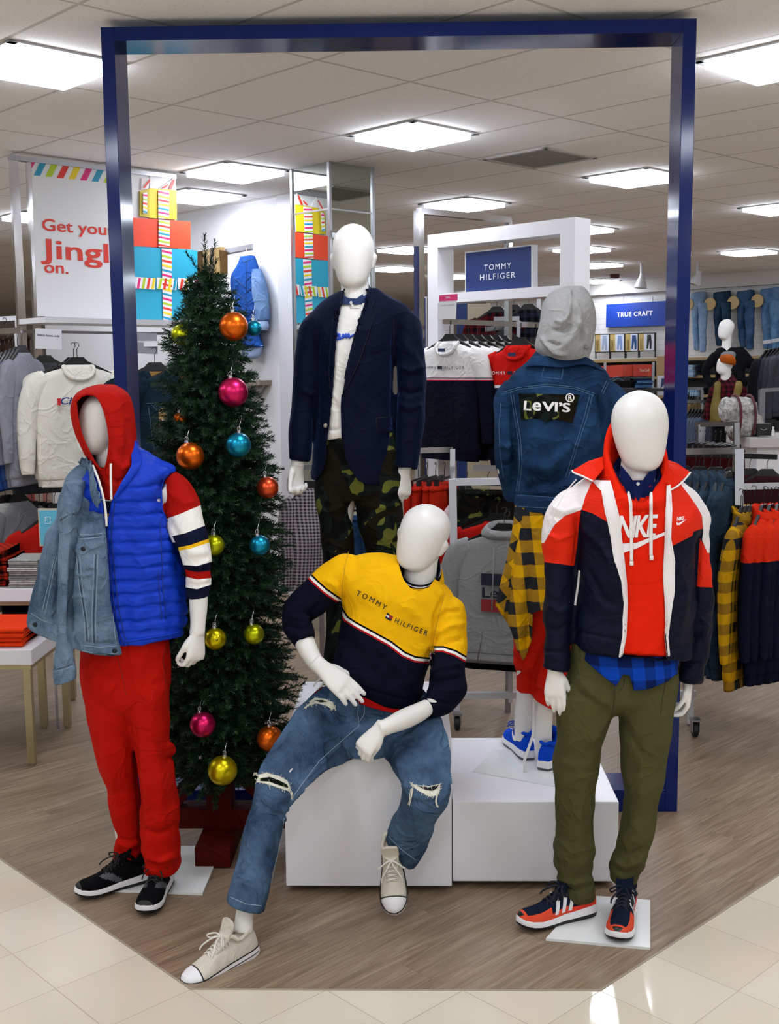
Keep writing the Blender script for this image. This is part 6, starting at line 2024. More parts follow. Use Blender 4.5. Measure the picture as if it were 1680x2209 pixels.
# ================================================================ the shop behind the display
def pp(x, y, P, n):
 """the point seen at (x, y) on the upright plane through P with normal n"""
 d = ray(x, y)
 return CAM + d * (((P - CAM) @ n) / (d @ n))
def flat(mb, pts, P, n, th=.004, off=0.0, mi=0):
 """a flat board: traced corners on the plane (P, n), really th thick, off in front"""
 n = unit(n)
 if n @ (CAM - P) < 0: n = -n
 A = [pp(x, y, P, n) + n * (off + th / 2) for x, y in pts]
 k = len(A)
 mb.add(A + [p - n * th for p in A], [tuple(range(k)), tuple(range(2 * k - 1, k - 1, -1))] + [(i, k + i, k + (i + 1) % k, (i + 1) % k) for i in range(k)], mi)
 return mb
def board_text(mb, s, a, b, P, n, cap_px, off=.003, **kw):
 """lettering from traced base-line start a to end b on the plane (P, n)"""
 n = unit(n)
 if n @ (CAM - P) < 0: n = -n
 A, B = pp(a[0], a[1], P, n) + n * off, pp(b[0], b[1], P, n) + n * off
 T_ = pp(a[0], a[1] - cap_px, P, n)
 V, F = text2d(s, **kw)
 u = (B - A) / V[:, 0].max()
 h = abs(T_[2] - A[2])
 mb.add([A + u * x + V3(0, 0, h) * y + n * lay(i, len(V), kw) for i, (x, y) in enumerate(V)], F)
 return mb
def ordinal(i, n):
 return ORD[i] if i < n - 1 else ('last' if n > 2 else 'second')
# ---------------------------------------------------------------- garments on hangers (local: hook at the origin, front towards -Y)
def hanger_part(root, wd=.42, clip=False, mat=None):
 mb = MB()
 mb.tube([V3(.0, 0, -.075), V3(0, 0, -.03), V3(.012, 0, -.012), V3(.010, 0, .006), V3(-.006, 0, .010), V3(-.014, 0, -.002)], .0022, 6)
 if clip:
  mb.bar((-wd / 2, 0, -.085), (wd / 2, 0, -.085), .014, .012)
  for sx in (-1, 1): mb.box((sx * wd * .42, 0, -.11), (.03, .022, .05))
 else:
  mb.prism([(-.035, -.075), (.035, -.075), (.06, -.10), (wd / 2, -.175), (wd / 2, -.195), (.05, -.135), (-.05, -.135), (-wd / 2, -.195), (-wd / 2, -.175), (-.06, -.10)], (0, 0, 0), (1, 0, 0), (0, 0, 1), .014)
 return mb.build('hanger', mat or BLACKP, root, False)
def top_mesh(W=.25, H=.70, D=.045, sleeve=.62, neck=.085, hood=False, seed=0, collar=False):
 """torso and sleeves of a hanging long-sleeved top"""
 z0 = -.125
 L = [loft([((0, 0, z0 + .005), (neck * .8, 0, 0), (0, .03, 0), 2.2), ((0, 0, z0 - .01), (neck, 0, 0), (0, .038, 0), 2.2), ((0, 0, z0 - .04), (W * .72, 0, 0), (0, .040, 0), 2.2), ((0, 0, z0 - .07), (W * .92, 0, 0), (0, .042, 0), 2.4),
   ((0, 0, z0 - .16), (W * .96, 0, 0), (0, D, 0), 2.6), ((0, -.004, z0 - H * .5), (W * .98, 0, 0), (0, D, 0), 2.8), ((0, 0, z0 - H * .9), (W, 0, 0), (0, D * .95, 0), 2.8), ((0, 0, z0 - H * .93), (W * .95, 0, 0), (0, D * .85, 0), 2.8), ((0, 0, z0 - H), (W * .93, 0, 0), (0, D * .8, 0), 2.8)], 40, 4)]
 for s in (-1, 1):
  L.append(limb3([(V3(s * W * .70, 0, z0 - .075), .055), (V3(s * W * .95, 0, z0 - .11), .066), (V3(s * W * 1.14, .004, z0 - .25), .062), (V3(s * W * 1.20, .006, z0 - .42), .054), (V3(s * W * 1.22, .002, z0 - sleeve + .05), .044), (V3(s * W * 1.22, 0, z0 - sleeve - .0), .036)], .55, 18, 4))
 V, F = [], []
 mb = MB()
 rnd = random.Random(seed)
 for v, f in L:
  q = np.array([(noise.noise(Vector(p * V3(7, 7, 4)) + Vector((seed, 0, 0)))) for p in v])
  v = v + np.outer(q * .014, (0, 1, 0)) + np.outer(q * .006, (1, 0, 0))
  mb.add(v, f)
 if hood:
  mb.add(*loft([((0, .01, z0 - .03), (.11, 0, 0), (0, .06, 0), 2.2), ((0, .01, z0 + .0), (.125, 0, 0), (0, .075, .012), 2.2), ((0, .012, z0 + .03), (.105, 0, 0), (0, .07, .02), 2.2), ((0, .012, z0 + .035), (.09, 0, 0), (0, .055, .02), 2.2), ((0, .01, z0 + .0), (.08, 0, 0), (0, .045, .01), 2.2)], 32, 3))
 if collar:
  mb.add(*loft([((0, 0, z0 - .035), (.092, 0, 0), (0, .05, -.0), 2.2), ((0, 0, z0 + .01), (.085, 0, 0), (0, .05, .02), 2.2), ((0, .004, z0 + .03), (.075, 0, 0), (0, .045, .022), 2.2), ((0, .004, z0 + .02), (.062, 0, 0), (0, .036, .02), 2.2)], 28, 3))
 return mb
def neck_ring(root, m, neck=.088, z0=-.125, front=-.075):
 mb = MB()
 mb.tube([V3(neck * math.cos(a), .02 * math.sin(a) - .014 - (.020 if math.sin(a) < 0 else 0), z0 - .004 + (front * max(0, -math.sin(a)) ** .8)) for a in np.linspace(0, 2 * math.pi, 30, endpoint=False)], .011, 8, 0, True)
 mb.build('neck_band', m, root, 'all')
def banded(key, base, bands, **kw):
 """colour blocks at fixed heights of the garment itself: bands (z, colour) — the colour below that height"""
 t = NT(key)
 sp = t.n('SeparateXYZ')
 t.l(t.co(), sp.inputs[0])
 col = C(base)
 for z, c in bands:
  col = t.mix(t.math('LESS_THAN', sp.outputs[2], z), col, C(c))
 cloth_finish(t, col, **kw)
 return t.m
def make_top(name, mat, hook=True, ring=None, **kw):
 def f(label, cat, group, extra=None):
  r = thing(name, label, cat, (0, 0, 0), group, 0, False)
  top_mesh(**kw).build('garment_body', mat, r, 'all')
  hanger_part(r, kw.get('W', .25) * 1.7)
  if ring: neck_ring(r, ring)
  if extra: extra(r)
  return r
 return f
def front_print(r, items, seed_y=-.062):
 """lettering and blocks printed on the front of a hanging top"""
 for nm, kind, data, m in items:
  mb = MB()
  if kind == 'text':
   s, x0, z0, wd, h, kw = data
   text_flat(mb, s, (x0, seed_y, z0), (1, 0, 0), (0, 0, 1), wd, h, 0, **kw)
  else:
   mb.prism(data, (0, seed_y, 0), (1, 0, 0), (0, 0, 1), .003)
  mb.build(nm, m, r)
def make_trousers(name, mat, H=1.0, W=.21, D=.035, taper=.62, seed=0):
 def f(label, cat, group):
  r = thing(name, label, cat, (0, 0, 0), group, 0, False)
  mb = MB()
  z0 = -.115
  for s in (-1, 1):
   v, fc = loft([((s * W * .48, 0, z0), (W * .53, 0, 0), (0, D, 0), 2.6), ((s * W * .50, 0, z0 - .10), (W * .56, 0, 0), (0, D * 1.15, 0), 2.6), ((s * W * .50, 0, z0 - .28), (W * .54, 0, 0), (0, D * 1.1, 0), 2.6), ((s * W * .50, .004, z0 - .6), (W * .45, 0, 0), (0, D, 0), 2.6),
      ((s * W * .50, 0, z0 - H + .01), (W * taper * .62, 0, 0), (0, D * .9, 0), 2.6), ((s * W * .50, 0, z0 - H), (W * taper * .6, 0, 0), (0, D * .8, 0), 2.6)], 26, 4)
   q = np.array([noise.noise(Vector(p * V3(8, 8, 5)) + Vector((seed + s, 0, 0))) for p in v])
   mb.add(v + np.outer(q * .010, (.5, 1, 0)), fc)
  b = mb.build('garment_body', mat, r, 'all')
  mb = MB()
  mb.tube([V3(W * 1.03 * math.cos(a), D * 1.05 * math.sin(a), z0 - .018) for a in np.linspace(0, 2 * math.pi, 28, endpoint=False)], .014, 6, 0, True)
  mb.build('waistband', mat, r, 'all')
  hanger_part(r, W * 1.7, True)
  return r
 return f
def row(maker, P0, step, n, rz, labels, cat, group, jitter=.1, seed=1, extra=None):
 rnd = random.Random(seed)
 o0 = None
 for i in range(n):
  lab = labels(i, n) if callable(labels) else labels[i]
  p = P0 + step * i
  a = rz + rnd.uniform(-jitter, jitter)
  if o0 is None:
   o0 = maker(lab, cat, group, extra) if extra else maker(lab, cat, group)
   o0.location = p
   o0.rotation_euler = (0, 0, a)
  else:
   dup(o0, p, a, lab, group)
 return o0
def rail(label, a, b, legs=(), r=.011, mat=None, name='garment_rail', cat='clothes rail', extra=None):
 t = thing(name, label, cat, (np.asarray(a) + np.asarray(b)) / 2)
 mb = MB()
 mb.bar(a, b, .014, .032, up=(0, 0, 1))
 mb.build('bar', mat or CHROME, t)
 for p, q, w_ in legs:
  mb = MB()
  mb.bar(p, q, w_, w_, up=(0, 1, 0))
  mb.build('upright', mat or CHROME, t)
 if extra: extra(t)
 return t
def folded_stack(label_f, cat, group, P, ux, uy, n, w_, d_, h, mats, name='folded_jeans', jit=.012, seed=1):
 rnd = random.Random(seed)
 for i in range(n):
  m = mats[i % len(mats)]
  r = thing(name, label_f(i, n), cat, P + V3(0, 0, i * h), group)
  o = P + V3(0, 0, i * h) + ux * rnd.uniform(-jit, jit) + uy * rnd.uniform(-jit, jit)
  mb = MB()
  for k in range(2):
   hh = h / 2
   prof = []
   for q in np.linspace(math.pi / 2, 3 * math.pi / 2, 7): prof.append((-d_ / 2 + hh / 2 * 1.2 * math.cos(q), hh / 2 + hh / 2 * .96 * math.sin(q) * -1))
   prof += [(d_ / 2, hh * .04), (d_ / 2, hh * .96)]
   A = []
   for s in (-1, 1):
    for a, b in prof: A.append(o + ux * s * w_ / 2 + uy * a + V3(0, 0, k * hh + b + .002 * math.sin(s * 3 + i)))
   m_ = len(prof)
   mb.add(A, [tuple(range(m_)), tuple(range(2 * m_ - 1, m_ - 1, -1))] + [(j, m_ + j, m_ + (j + 1) % m_, (j + 1) % m_) for j in range(m_)])
  mb.build('folded_cloth', m, r, True)
GREYW = plain('white_paint', '#d9d9dc', .3)
SIGNB = plain('sign_blue', '#0a2a66', .5)
SIGNT = plain('sign_lettering', '#e9edf2', .6)
# ================================================================ left: wall bay with the gift sign
PL = px(20, 340, 4.22)
NL = -E2                        # the sign's face looks to the front right
bay = thing('shelf_bay', 'chrome and white wall bay with slotted uprights carrying the gift sign', 'shelving', (PL[0], PL[1], 0))
for x0, x1, ytop, nm in ((20, 37, 338, 'upright'), (56, 70, 345, 'upright')):
 a, b = pp(x0, ytop, PL, NL), pp(x1, ytop, PL, NL)
 mb = MB()
 c = (a + b) / 2
 mb.box((c[0], c[1], a[2] / 2), (np.linalg.norm(b - a), .03, a[2]), math.pi / 4)
 mb.build(nm, CHROME, bay)
mb = MB()
a, b = pp(20, 340, PL, NL), pp(376, 382, PL, NL)
mb.bar(a, b, .05, .03, up=(0, 0, 1))
mb.build('top_rail', STEEL, bay)
mb = MB()
a = pp(374, 384, PL, NL)
mb.box((a[0], a[1], a[2] - .55), (.02, .02, 1.1), math.pi / 4)
mb.build('end_upright', STEEL, bay)
# slotted post right of the blue pullovers
mb = MB()
c = pp(52, 1000, PL - E2 * .02, NL)
mb.box((c[0], c[1], 1.1), (.032, .03, 2.2), math.pi / 4)
mb.build('slotted_post', plain('post_white', '#cfcfd2', .35), bay)
for k in range(40):
 mb = MB()
 mb.box((c[0] + .012, c[1] - .012, 1.0 + k * .03), (.006, .032, .016), math.pi / 4)
 mb.build('slot', BLACKP, bay)
# shelf under the sign
a, b = pp(40, 690, PL, NL), pp(385, 698, PL, NL)
mb = MB()
d = unit(b - a)
d[2] = 0
d = unit(d)
L_ = np.linalg.norm(b - a)
mb.prism([(0, 0), (L_ + .1, 0), (L_ + .1, .035), (0, .035)], a - E2 * -.0 + V3(0, 0, -.03) - NL * .18, d, (0, 0, 1), .40)
mb.build('shelf', GREYW, bay)
mb = MB()
mb.prism([(0, 0), (L_ + .1, 0), (L_ + .1, .018), (0, .018)], a + V3(0, 0, -.085) - NL * .02, d, (0, 0, 1), .02)
mb.build('front_rail', STEEL, bay)
sg = thing('promotion_sign', 'white holiday promotion sign with red lettering and stacked gift pictures', 'sign', pp(220, 690, PL, NL))
mb = MB()
flat(mb, [(65, 347), (376, 384), (376, 694), (78, 682)], PL, NL, .012, .01)
mb.build('board', plain('sign_white', '#dcdcdc', .5), sg)
GC = {'teal': '#1290b0', 'lime': '#a9c41a', 'red': '#d8311c', 'yellow': '#e6c80d', 'pink': '#d81f72', 'white': '#ecebe6', 'orange': '#e2421a', 'gold': '#dcc012', 'sky': '#1f9dbb', 'shade': '#b9a40e'}
GM = {k: plain('print_' + k, v, .5) for k, v in GC.items()}
for k, c in enumerate(('pink', 'teal', 'lime', 'red', 'yellow', 'pink', 'teal', 'lime')):
 x = 70 + (k - 1) * 25.0
 y = 352 + (k - 1) * 2.6
 q = [(x + 13, y), (x + 27, y + 1.6), (x + 14, y + 28), (x + 0, y + 27)] if k else [(65, 349), (74, 350), (66, 364)]
 mb = MB()
 flat(mb, q, PL, NL, .001, .0165)
 mb.build('stripe', GM[c], sg)
for s, a, b, cp in (('Get your', (88, 497), (246, 509), 25), ('Jingle', (85, 556), (275, 570), 42), ('on.', (93, 588), (145, 591), 25)):
 mb = MB()
 board_text(mb, s, a, b, PL, NL, cp, .018, bold=.03)
 mb.build('lettering', GM['red'], sg)
def gift(poly, col, off):
 mb = MB()
 flat(mb, poly, PL, NL, .012, off)
 mb.build('gift_picture', GM[col], sg)
def ribbon(quad, n, cols, off):
 """striped ribbon picture: a white strip with slanted bars"""
 mb = MB()
 flat(mb, quad, PL, NL, .002, off)
 for k in range(n):
  pass
 q = [np.array(p, float) for p in quad]
 ms = [GM['white']]
 for k in range(n):
  t0, t1 = (k + .25) / n, (k + .68) / n
  sl = .32 / n
  A = q[0] + (q[3] - q[0]) * t0
  B = q[1] + (q[2] - q[1]) * min(1, t0 + sl)
  C_ = q[1] + (q[2] - q[1]) * min(1, t1 + sl)
  D = q[0] + (q[3] - q[0]) * t1
  ms.append(GM[cols[k % len(cols)]])
  flat(mb, [A, B, C_, D], PL, NL, .001, off + .002, k + 1)
 mb.build('ribbon_picture', ms, sg)
RC = ('pink', 'lime', 'red', 'yellow', 'teal')
gift([(270, 530), (421, 541), (421, 690), (270, 690)], 'sky', .022)
gift([(275, 470), (406, 479), (406, 538), (275, 531)], 'orange', .024)
gift([(297, 413), (317, 408), (317, 470), (297, 467)], 'shade', .026)
gift([(317, 407), (376, 412), (376, 475), (317, 471)], 'gold', .026)
gift([(301, 386), (318, 384), (316, 408), (300, 410)], 'white', .022)
gift([(352, 398), (372, 384), (374, 411), (338, 408)], 'white', .022)
gift([(319, 380), (332, 403), (334, 408), (318, 407)], 'white', .024)
for q in ([(303, 406), (316, 388), (318, 391), (306, 408)], [(358, 408), (368, 388), (372, 390), (364, 410)], [(344, 406), (356, 398), (358, 400), (349, 408)]):
 mb = MB()
 flat(mb, q, PL, NL, .001, .037)
 mb.build('stripe', GM['red'], sg)
ribbon([(302, 418), (311, 416), (311, 462), (302, 461)], 5, RC, .039)
ribbon([(335, 411), (358, 413), (358, 474), (335, 472)], 7, RC, .039)
ribbon([(336, 475), (360, 477), (360, 535), (336, 533)], 7, RC[1:] + RC[:1], .037)
ribbon([(343, 537), (365, 539), (365, 692), (346, 690)], 15, RC, .035)
for k in range(3):
 x = 286 + k * 46
 mb = MB()
 flat(mb, [(x, 598 + k), (x + 44, 601 + k), (x + 42, 625 + k), (x, 622 + k)], PL, NL, .002, .036)
 ms = [GM['white']]
 for j in range(4):
  a = x + 4 + j * 10.5
  flat(mb, [(a + 3, 600 + k), (a + 8, 600.5 + k), (a + 4, 624 + k), (a - 1, 623.5 + k)], PL, NL, .001, .038, j + 1)
  ms.append(GM[RC[(j + k) % 5]])
 mb.build('ribbon_picture', ms, sg)
# white crew sweatshirts, grey and blue pullovers
FL = {'front': math.radians(32)}
nv = plain('navy_script', '#141f66', .7)
def champ(r):
 front_print(r, [('neck_label', 'poly', [(-.035, -.155), (.035, -.155), (.035, -.20), (-.035, -.20)], plain('label_navy', '#1a2550', .7))], -.030)
 front_print(r, [('chest_lettering', 'text', ('Champion', -.125, -.345, .30, .040, dict(shear=.25, bold=.03)), nv)], -.068)
 mb = MB()
 mb.box((-.132, -.066, -.33), (.018, .006, .04))
 mb.build('chest_mark', plain('flag_red', '#c01822', .7), r)
whf = cloth('white_sweat', '#d9d6cb', var=.06, bump=.25)
row(make_top('sweatshirt', whf, ring=whf, W=.255, H=.70, seed=3), px(165, 742, 3.25), V3(-.035, .05, 0), 2, FL['front'],
 ('white sweatshirt with navy script lettering hanging at the front of the left bay', 'second white sweatshirt close behind the one with the script lettering'), 'sweatshirt', 'white sweatshirts in the left bay', .0, 1, champ)
gry = cloth('charcoal_knit', '#3a3c42', var=.1)
row(make_top('pullover', gry, W=.25, H=.80, seed=5), px(95, 740, 3.65), V3(-.1, .1, 0), 1, FL['front'], ('charcoal pullover hanging behind the slotted post beside the white sweatshirts',), 'pullover', None, 0, 2)
for i, (c, k) in enumerate((('#83858e', 'light grey'), ('#6d7079', 'grey'), ('#27406e', 'slate blue'), ('#1d3f7c', 'mid blue'), ('#173f8a', 'blue'), ('#1450a8', 'bright blue'))):
 r = make_top('pullover', cloth('knit_%d' % i, c, var=.1), W=.20, H=.76, seed=10 + i)(
  '%s pullover on the left edge rail, %s' % (k, ['next to the slotted post', 'second from the slotted post', 'third from the slotted post', 'fourth from the slotted post', 'fifth from the slotted post', 'farthest from the slotted post'][i]), 'pullover', 'pullovers on the left edge rail')
 r.location = px(46 - 9.5 * i, 716 + 4 * i, 3.25 + .03 * i)
 r.rotation_euler = (0, 0, math.radians(84))
rail('chrome arm holding the blue and grey pullovers', px(-30, 718, 3.45), px(46, 712, 3.22), ())
dk2 = denim('dark_jacket_denim', '#0a1822', '#1c3342', .7, .4)
def dj_extra(r):
 th = plain('thread_grey', '#33505f', .8)
 for sx in (-1, 1):
  for q in ([(sx * .20, -.30), (sx * .04, -.30)], [(sx * .17, -.31), (sx * .12, -.36), (sx * .06, -.31)], [(sx * .10, -.36), (sx * .07, -.70)], [(sx * .19, -.32), (sx * .15, -.70)], [(sx * .02, -.2), (sx * .015, -.74)]):
   mb = MB()
   mb.tube([V3(a, -.052, b) for a, b in densify(q, .06)], .0018, 5)
   mb.build('seam', th, r, 'all')
 mb = MB()
 for sx in (-1, 1):
  mb.prism([(sx * .015, -.20), (sx * .06, -.12), (sx * .115, -.145), (sx * .075, -.235)], (0, -.058, 0), (1, 0, 0), (0, 0, 1), .008)
  mb.build('collar_flap', dk2, r)
  mb = MB()
 mb.prism([(-.03, -.125), (.045, -.125), (.01, -.20)], (0, -.040, 0), (1, 0, 0), (0, 0, 1), .003)
 mb.build('lining_patch', plain('tan_lining', '#8a6a2c', .8), r)
row(make_top('denim_jacket', dk2, W=.25, H=.66, seed=21), px(392, 752, 3.0), V3(-.16, .03, .0), 2, math.radians(10),
 ('dark denim jacket on hanger, half hidden by the Christmas tree', 'dark denim jacket on hanger against the left blue post, behind the tagged one'), 'denim jacket', 'dark denim jackets beside the tree', .05, 4, dj_extra)
r = thing('price_tag', 'tan price tag with white label hanging from the dark denim jacket', 'tag', px(352, 905, 2.9))
mb = MB()
P = px(352, 905, 2.86)
mb.prism([(-.022, -.06), (.022, -.06), (.022, .05), (.012, .062), (-.012, .062), (-.022, .05)], P, (1, 0, 0), (0, 0, 1), .002)
mb.build('card', plain('tag_tan', '#a88448', .8), r)
mb = MB()
mb.prism([(-.014, -.055), (.014, -.055), (.014, .0), (-.014, .0)], P - V3(0, .002, 0), (1, 0, 0), (0, 0, 1), .001)
mb.build('label', plain('tag_paper', '#d2d2d2', .8), r)
mb = MB()
mb.tube(catmull([P + V3(0, 0, .055), px(353, 850, 2.86), px(362, 815, 2.88)], 4), .0015, 5)
mb.build('string', BLACKP, r, 'all')
rail('white rail with metal hooks for the denim jackets, under the gift sign', px(285, 742, 3.35), px(460, 740, 3.35), (), .01, GREYW)
for x0, x1, y0, y1, lab, txt in ((76, 133, 709, 752, 'small white card reading select items only above the white sweatshirts', 'Select items only'),
        (292, 338, 717, 735, 'grey card holder turned away above the dark denim jackets', None), (293, 340, 738, 762, 'clear card holder below the grey one', None)):
 r = thing('sign_holder', lab, 'sign', px((x0 + x1) / 2, y1, 3.2 if txt else 3.335))
 Pn = px(x0, y0, 3.2 if txt else 3.335)
 mb = MB()
 flat(mb, [(x0, y0), (x1, y0 + 2), (x1, y1 + 2), (x0, y1)], Pn, V3(.25, -1, 0), .006)
 mb.build('card', plain('card_grey', '#c2c3c6', .4) if txt else plain('card_dark', '#85888e', .4), r)
 if txt:
  mb = MB()
  board_text(mb, txt, (80, 724), (129, 727), Pn, V3(.25, -1, 0), 4, .006, bold=.03)
  mb.build('lettering', plain('ink_dark', '#202024', .8), r)
# lower rail: grey tops, and the light blue framed notice
gr2 = [cloth('grey_top_%d' % i, c, var=.1) for i, c in enumerate(('#a0a29d', '#74767a', '#4c4e52', '#434548', '#3c3e42', '#55575a'))]
for i, (x, y, Yd) in enumerate(((10, 1040, 3.15), (38, 1038, 3.2), (68, 1055, 3.4), (84, 1056, 3.42), (100, 1058, 3.44), (116, 1060, 3.46))):
 r = make_top('top', gr2[i], W=.17, H=.62, seed=30 + i)(['pale grey top at the left edge of the lower rail', 'mid grey top on the lower rail beside the chrome post', 'dark grey top on the lower bay rail, first behind the post', 'dark grey top on the lower bay rail, second behind the post',
              'dark grey top on the lower bay rail, third behind the post', 'grey top on the lower bay rail nearest the denim jacket'][i], 'top', 'grey tops on the lower left rail')
 r.location = px(x, y, Yd)
 r.rotation_euler = (0, 0, math.radians(60))
rail('dark lower rail of the left bay below the white sweatshirts', px(55, 1036, 3.4), px(150, 1052, 3.4), (), .01, plain('dark_rail', '#2a2d38', .4))
rj = cloth('red_navy_jacket', '#b01b12')
r = make_top('jacket', banded('red_over_navy', '#a3170f', [(-.30, '#0a0e20')]), W=.19, H=.62, seed=44)('red and navy jacket behind the light blue framed notice', 'jacket', None)
r.location = px(104, 1082, 3.0)
r.rotation_euler = (0, 0, math.radians(20))
r = thing('framed_notice', 'light blue notice in a wooden frame behind the draped denim jacket', 'sign', px(105, 1178, 2.6))
Pn = px(85, 1100, 2.6)
mb = MB()
flat(mb, [(82, 1097), (135, 1097), (135, 1178), (86, 1178)], Pn, V3(.1, -1, 0), .012)
mb.build('frame', plain('pale_wood', '#b9b3a2', .5), r)
mb = MB()
flat(mb, [(85, 1101), (132, 1101), (132, 1174), (89, 1174)], Pn, V3(.1, -1, 0), .002, .008)
mb.build('notice', plain('notice_blue', '#54aecb', .5), r)
mb = MB()
for q in ([(99, 1115), (110, 1115), (110, 1129), (99, 1129), (99, 1115)], [(99, 1119), (110, 1119)]):
 A = [pp(a, b, Pn, unit(V3(.1, -1, 0))) + V3(0, -.012, 0) for a, b in q]
 mb.tube(A, .0016, 4)
mb.build('card_outline', plain('print_white2', '#dfeef2', .6), r)
# nested display tables
TBW = plain('table_white', '#e0e0e4', .3)
BRS = plain('champagne_metal', '#a89a76', .35, .8)
def table(label, cx, cy, z, x0, x1, y0, y1, th=.075):
 r = thing('display_table', label, 'table', (cx, cy, 0))
 mb = MB()
 mb.box(((x0 + x1) / 2, (y0 + y1) / 2, z - th / 2), (x1 - x0, y1 - y0, th), bev=.003)
 mb.build('tabletop', TBW, r)
 mb = MB()
 mb.box(((x0 + x1) / 2, (y0 + y1) / 2, z - th - .0125), (x1 - x0 - .02, y1 - y0 - .02, .024))
 mb.build('apron', BRS, r)
 for sx in (x0 + .035, x1 - .035):
  for sy in (y0 + .035, y1 - .035):
   mb = MB()
   mb.box((sx, sy, (z - th - .02) / 2 + .008), (.036, .036, z - th - .028))
   mb.lathe([(.014, 0), (.014, .012)], (sx, sy, 0.0), 12)
   mb.build('leg', BRS, r)
lt = pz(70, 1650)
zt = float(px(65, 1402, lt[1] - .03)[2])
table('low white table with champagne metal legs under the orange sweatshirts', lt[0], lt[1], zt, lt[0] - .95, lt[0] + .035, lt[1] - .035, lt[1] + .62)
zt2 = float(px(40, 1278, lt[1] + .55)[2])
x1 = float(px(72, 1300, lt[1] + .55)[0]) + .03
table('tall white table behind, carrying plaid shirts and printed shirts', x1 - .4, lt[1] + .8, zt2 + .02, x1 - 1.0, x1 + .02, lt[1] + .55, lt[1] + 1.15, .07)
orm = cloth('orange_fleece', '#e03a10', var=.08, bump=.25)
folded_stack(lambda i, n: ('upper' if i else 'lower') + ' folded orange sweatshirt on the low white table' + (' with white lettering' if i else ''), 'sweatshirt', 'orange sweatshirts on the low table', V3(lt[0] - .22, lt[1] + .18, zt + .001), V3(1, 0, 0), V3(0, 1, 0), 2, .40, .32, .050, [orm], 'folded_sweatshirt')
r = [o for o in bpy.data.objects if o.get('label', '').startswith('upper folded orange')][0]
mb = MB()
text_flat(mb, 'NIKE', V3(lt[0] - .42, lt[1] + .12, zt + .1035), (1, 0, 0), (0, 1, 0), .22, .09, 0, bold=.05, shear=.28, spacing=.86)
part(mb, 'lettering', plain('print_white', '#e8e2e2', .7), r)
bpy.data.objects[r.name].children[-1].location = -r.location
pgr = [cloth('printed_grey_%d' % i, c, var=.5, scale=45, bump=.3) for i, c in enumerate(('#9a9a98', '#b5b5b0', '#8a8a8c'))]
wt_ = float(px(60, 1250, lt[1] + .66)[0])
folded_stack(lambda i, n: 'black and white printed shirt folded in the stack, %s from the bottom' % ['first', 'second', 'third', 'fourth', 'fifth', 'sixth', 'seventh'][i], 'shirt', 'printed shirts stacked on the tall table', V3(wt_ + .01, lt[1] + .68, zt2 + .021), V3(1, 0, 0), V3(0, 1, 0), 7, .16, .22, .022, pgr, 'folded_shirt', .006)
rpl = plaid('red_buffalo', '#a3220f', '#1d0d0c', .022)
folded_stack(lambda i, n: 'red and black checked shirt folded in the pile, %s from the bottom' % ['first', 'second', 'third', 'fourth', 'fifth'][i], 'shirt', 'red checked shirts piled on the tall table', V3(wt_ - .22, lt[1] + .74, zt2 + .021), V3(1, 0, 0), V3(0, 1, 0), 5, .26, .28, .04, [rpl], 'folded_shirt', .02)
# ================================================================ alcove wall: hung jacket, tan garment, bracket shelf
PA = WA - E2 * .2
NA = -E1
r = thing('denim_shirt_jacket', 'blue quilted jacket over a denim shirt hanging on the white alcove wall', 'jacket', pp(540, 560, PA, NA) - E1 * .06)
Pj = PA - E1 * .10
dep = lambda x, y: float(pp(x, y, Pj, NA)[1])
mk = lambda pts, d_: loft([SP(a, y, b, y2, dep((a + b) / 2, y), d_ * k, 2.3, dep(b, y2) - dep(a, y)) for a, y, b, y2, k in pts], 28, 4)
mb = MB()
qs = Surf(*mk([(518, 556, 548, 552, .5), (512, 570, 555, 566, .8), (500, 590, 560, 582, 1), (498, 620, 562, 610, 1), (503, 680, 562, 680, 1.1), (508, 730, 560, 725, 1.1), (512, 752, 566, 748, 1)], .055))
qs.wrinkle(.02, (9, 9, 6), 401)
qm = cloth('quilted_blue', '#1f4a92', var=.15, bump=.4, scale=40)
qb = qs.build('quilted_body', qm, r)
qd = plain('quilt_seam', '#12305f', .8)
seams(qs, qb, [[(533, 556), (531, 620), (528, 745)]] + [[(500, 595 + 26 * k), (530, 622 + 26 * k)] for k in range(5)] + [[(548, 590 + 26 * k), (531, 606 + 26 * k)] for k in range(5)] + [[(519, 552), (526, 566), (548, 558)]], .004, qd, 'seam')
mb = MB()
mb.add(*mk([(546, 582, 560, 580, .7), (546, 600, 570, 610, 1), (546, 640, 577, 650, 1), (547, 680, 579, 685, .9), (549, 694, 576, 692, .8)], .05))
mb.build('denim_sleeve', denim('light_denim', '#4a6a9a', '#7f9cc4', .7), r, 'all')
mb = MB()
mb.add(*mk([(550, 692, 576, 692, .8), (549, 702, 577, 704, 1), (551, 712, 574, 713, .9)], .045))
mb.build('rolled_cuff', plain('pale_denim', '#8fa6cc', .8), r, 'all')
mb = MB()
mb.add(*mk([(522, 748, 566, 745, .8), (524, 765, 560, 768, .8), (526, 770, 550, 774, .5)], .045))
mb.build('shirt_tail', plain('pale_denim', '#8fa6cc', .8), r, 'all')
mb = MB()
mb.prism([(-.02, 0), (.02, 0), (.10, -.06), (-.10, -.06)], pp(533, 551, Pj, NA), E2, (0, 0, 1), .02)
mb.tube([pp(533, 553, Pj, NA), pp(531, 535, Pj, NA)], .004, 6)
mb.build('wooden_hanger', plain('hanger_wood', '#c9b590', .5), r)
r = thing('wall_bar', 'slim steel bar on the white alcove wall above the hung jacket', 'rail', pp(515, 535, PA, NA))
mb = MB()
flat(mb, [(488, 537), (546, 526), (546, 537), (488, 548)], PA, NA, .03, .0)
mb.build('bar', STEEL, r)
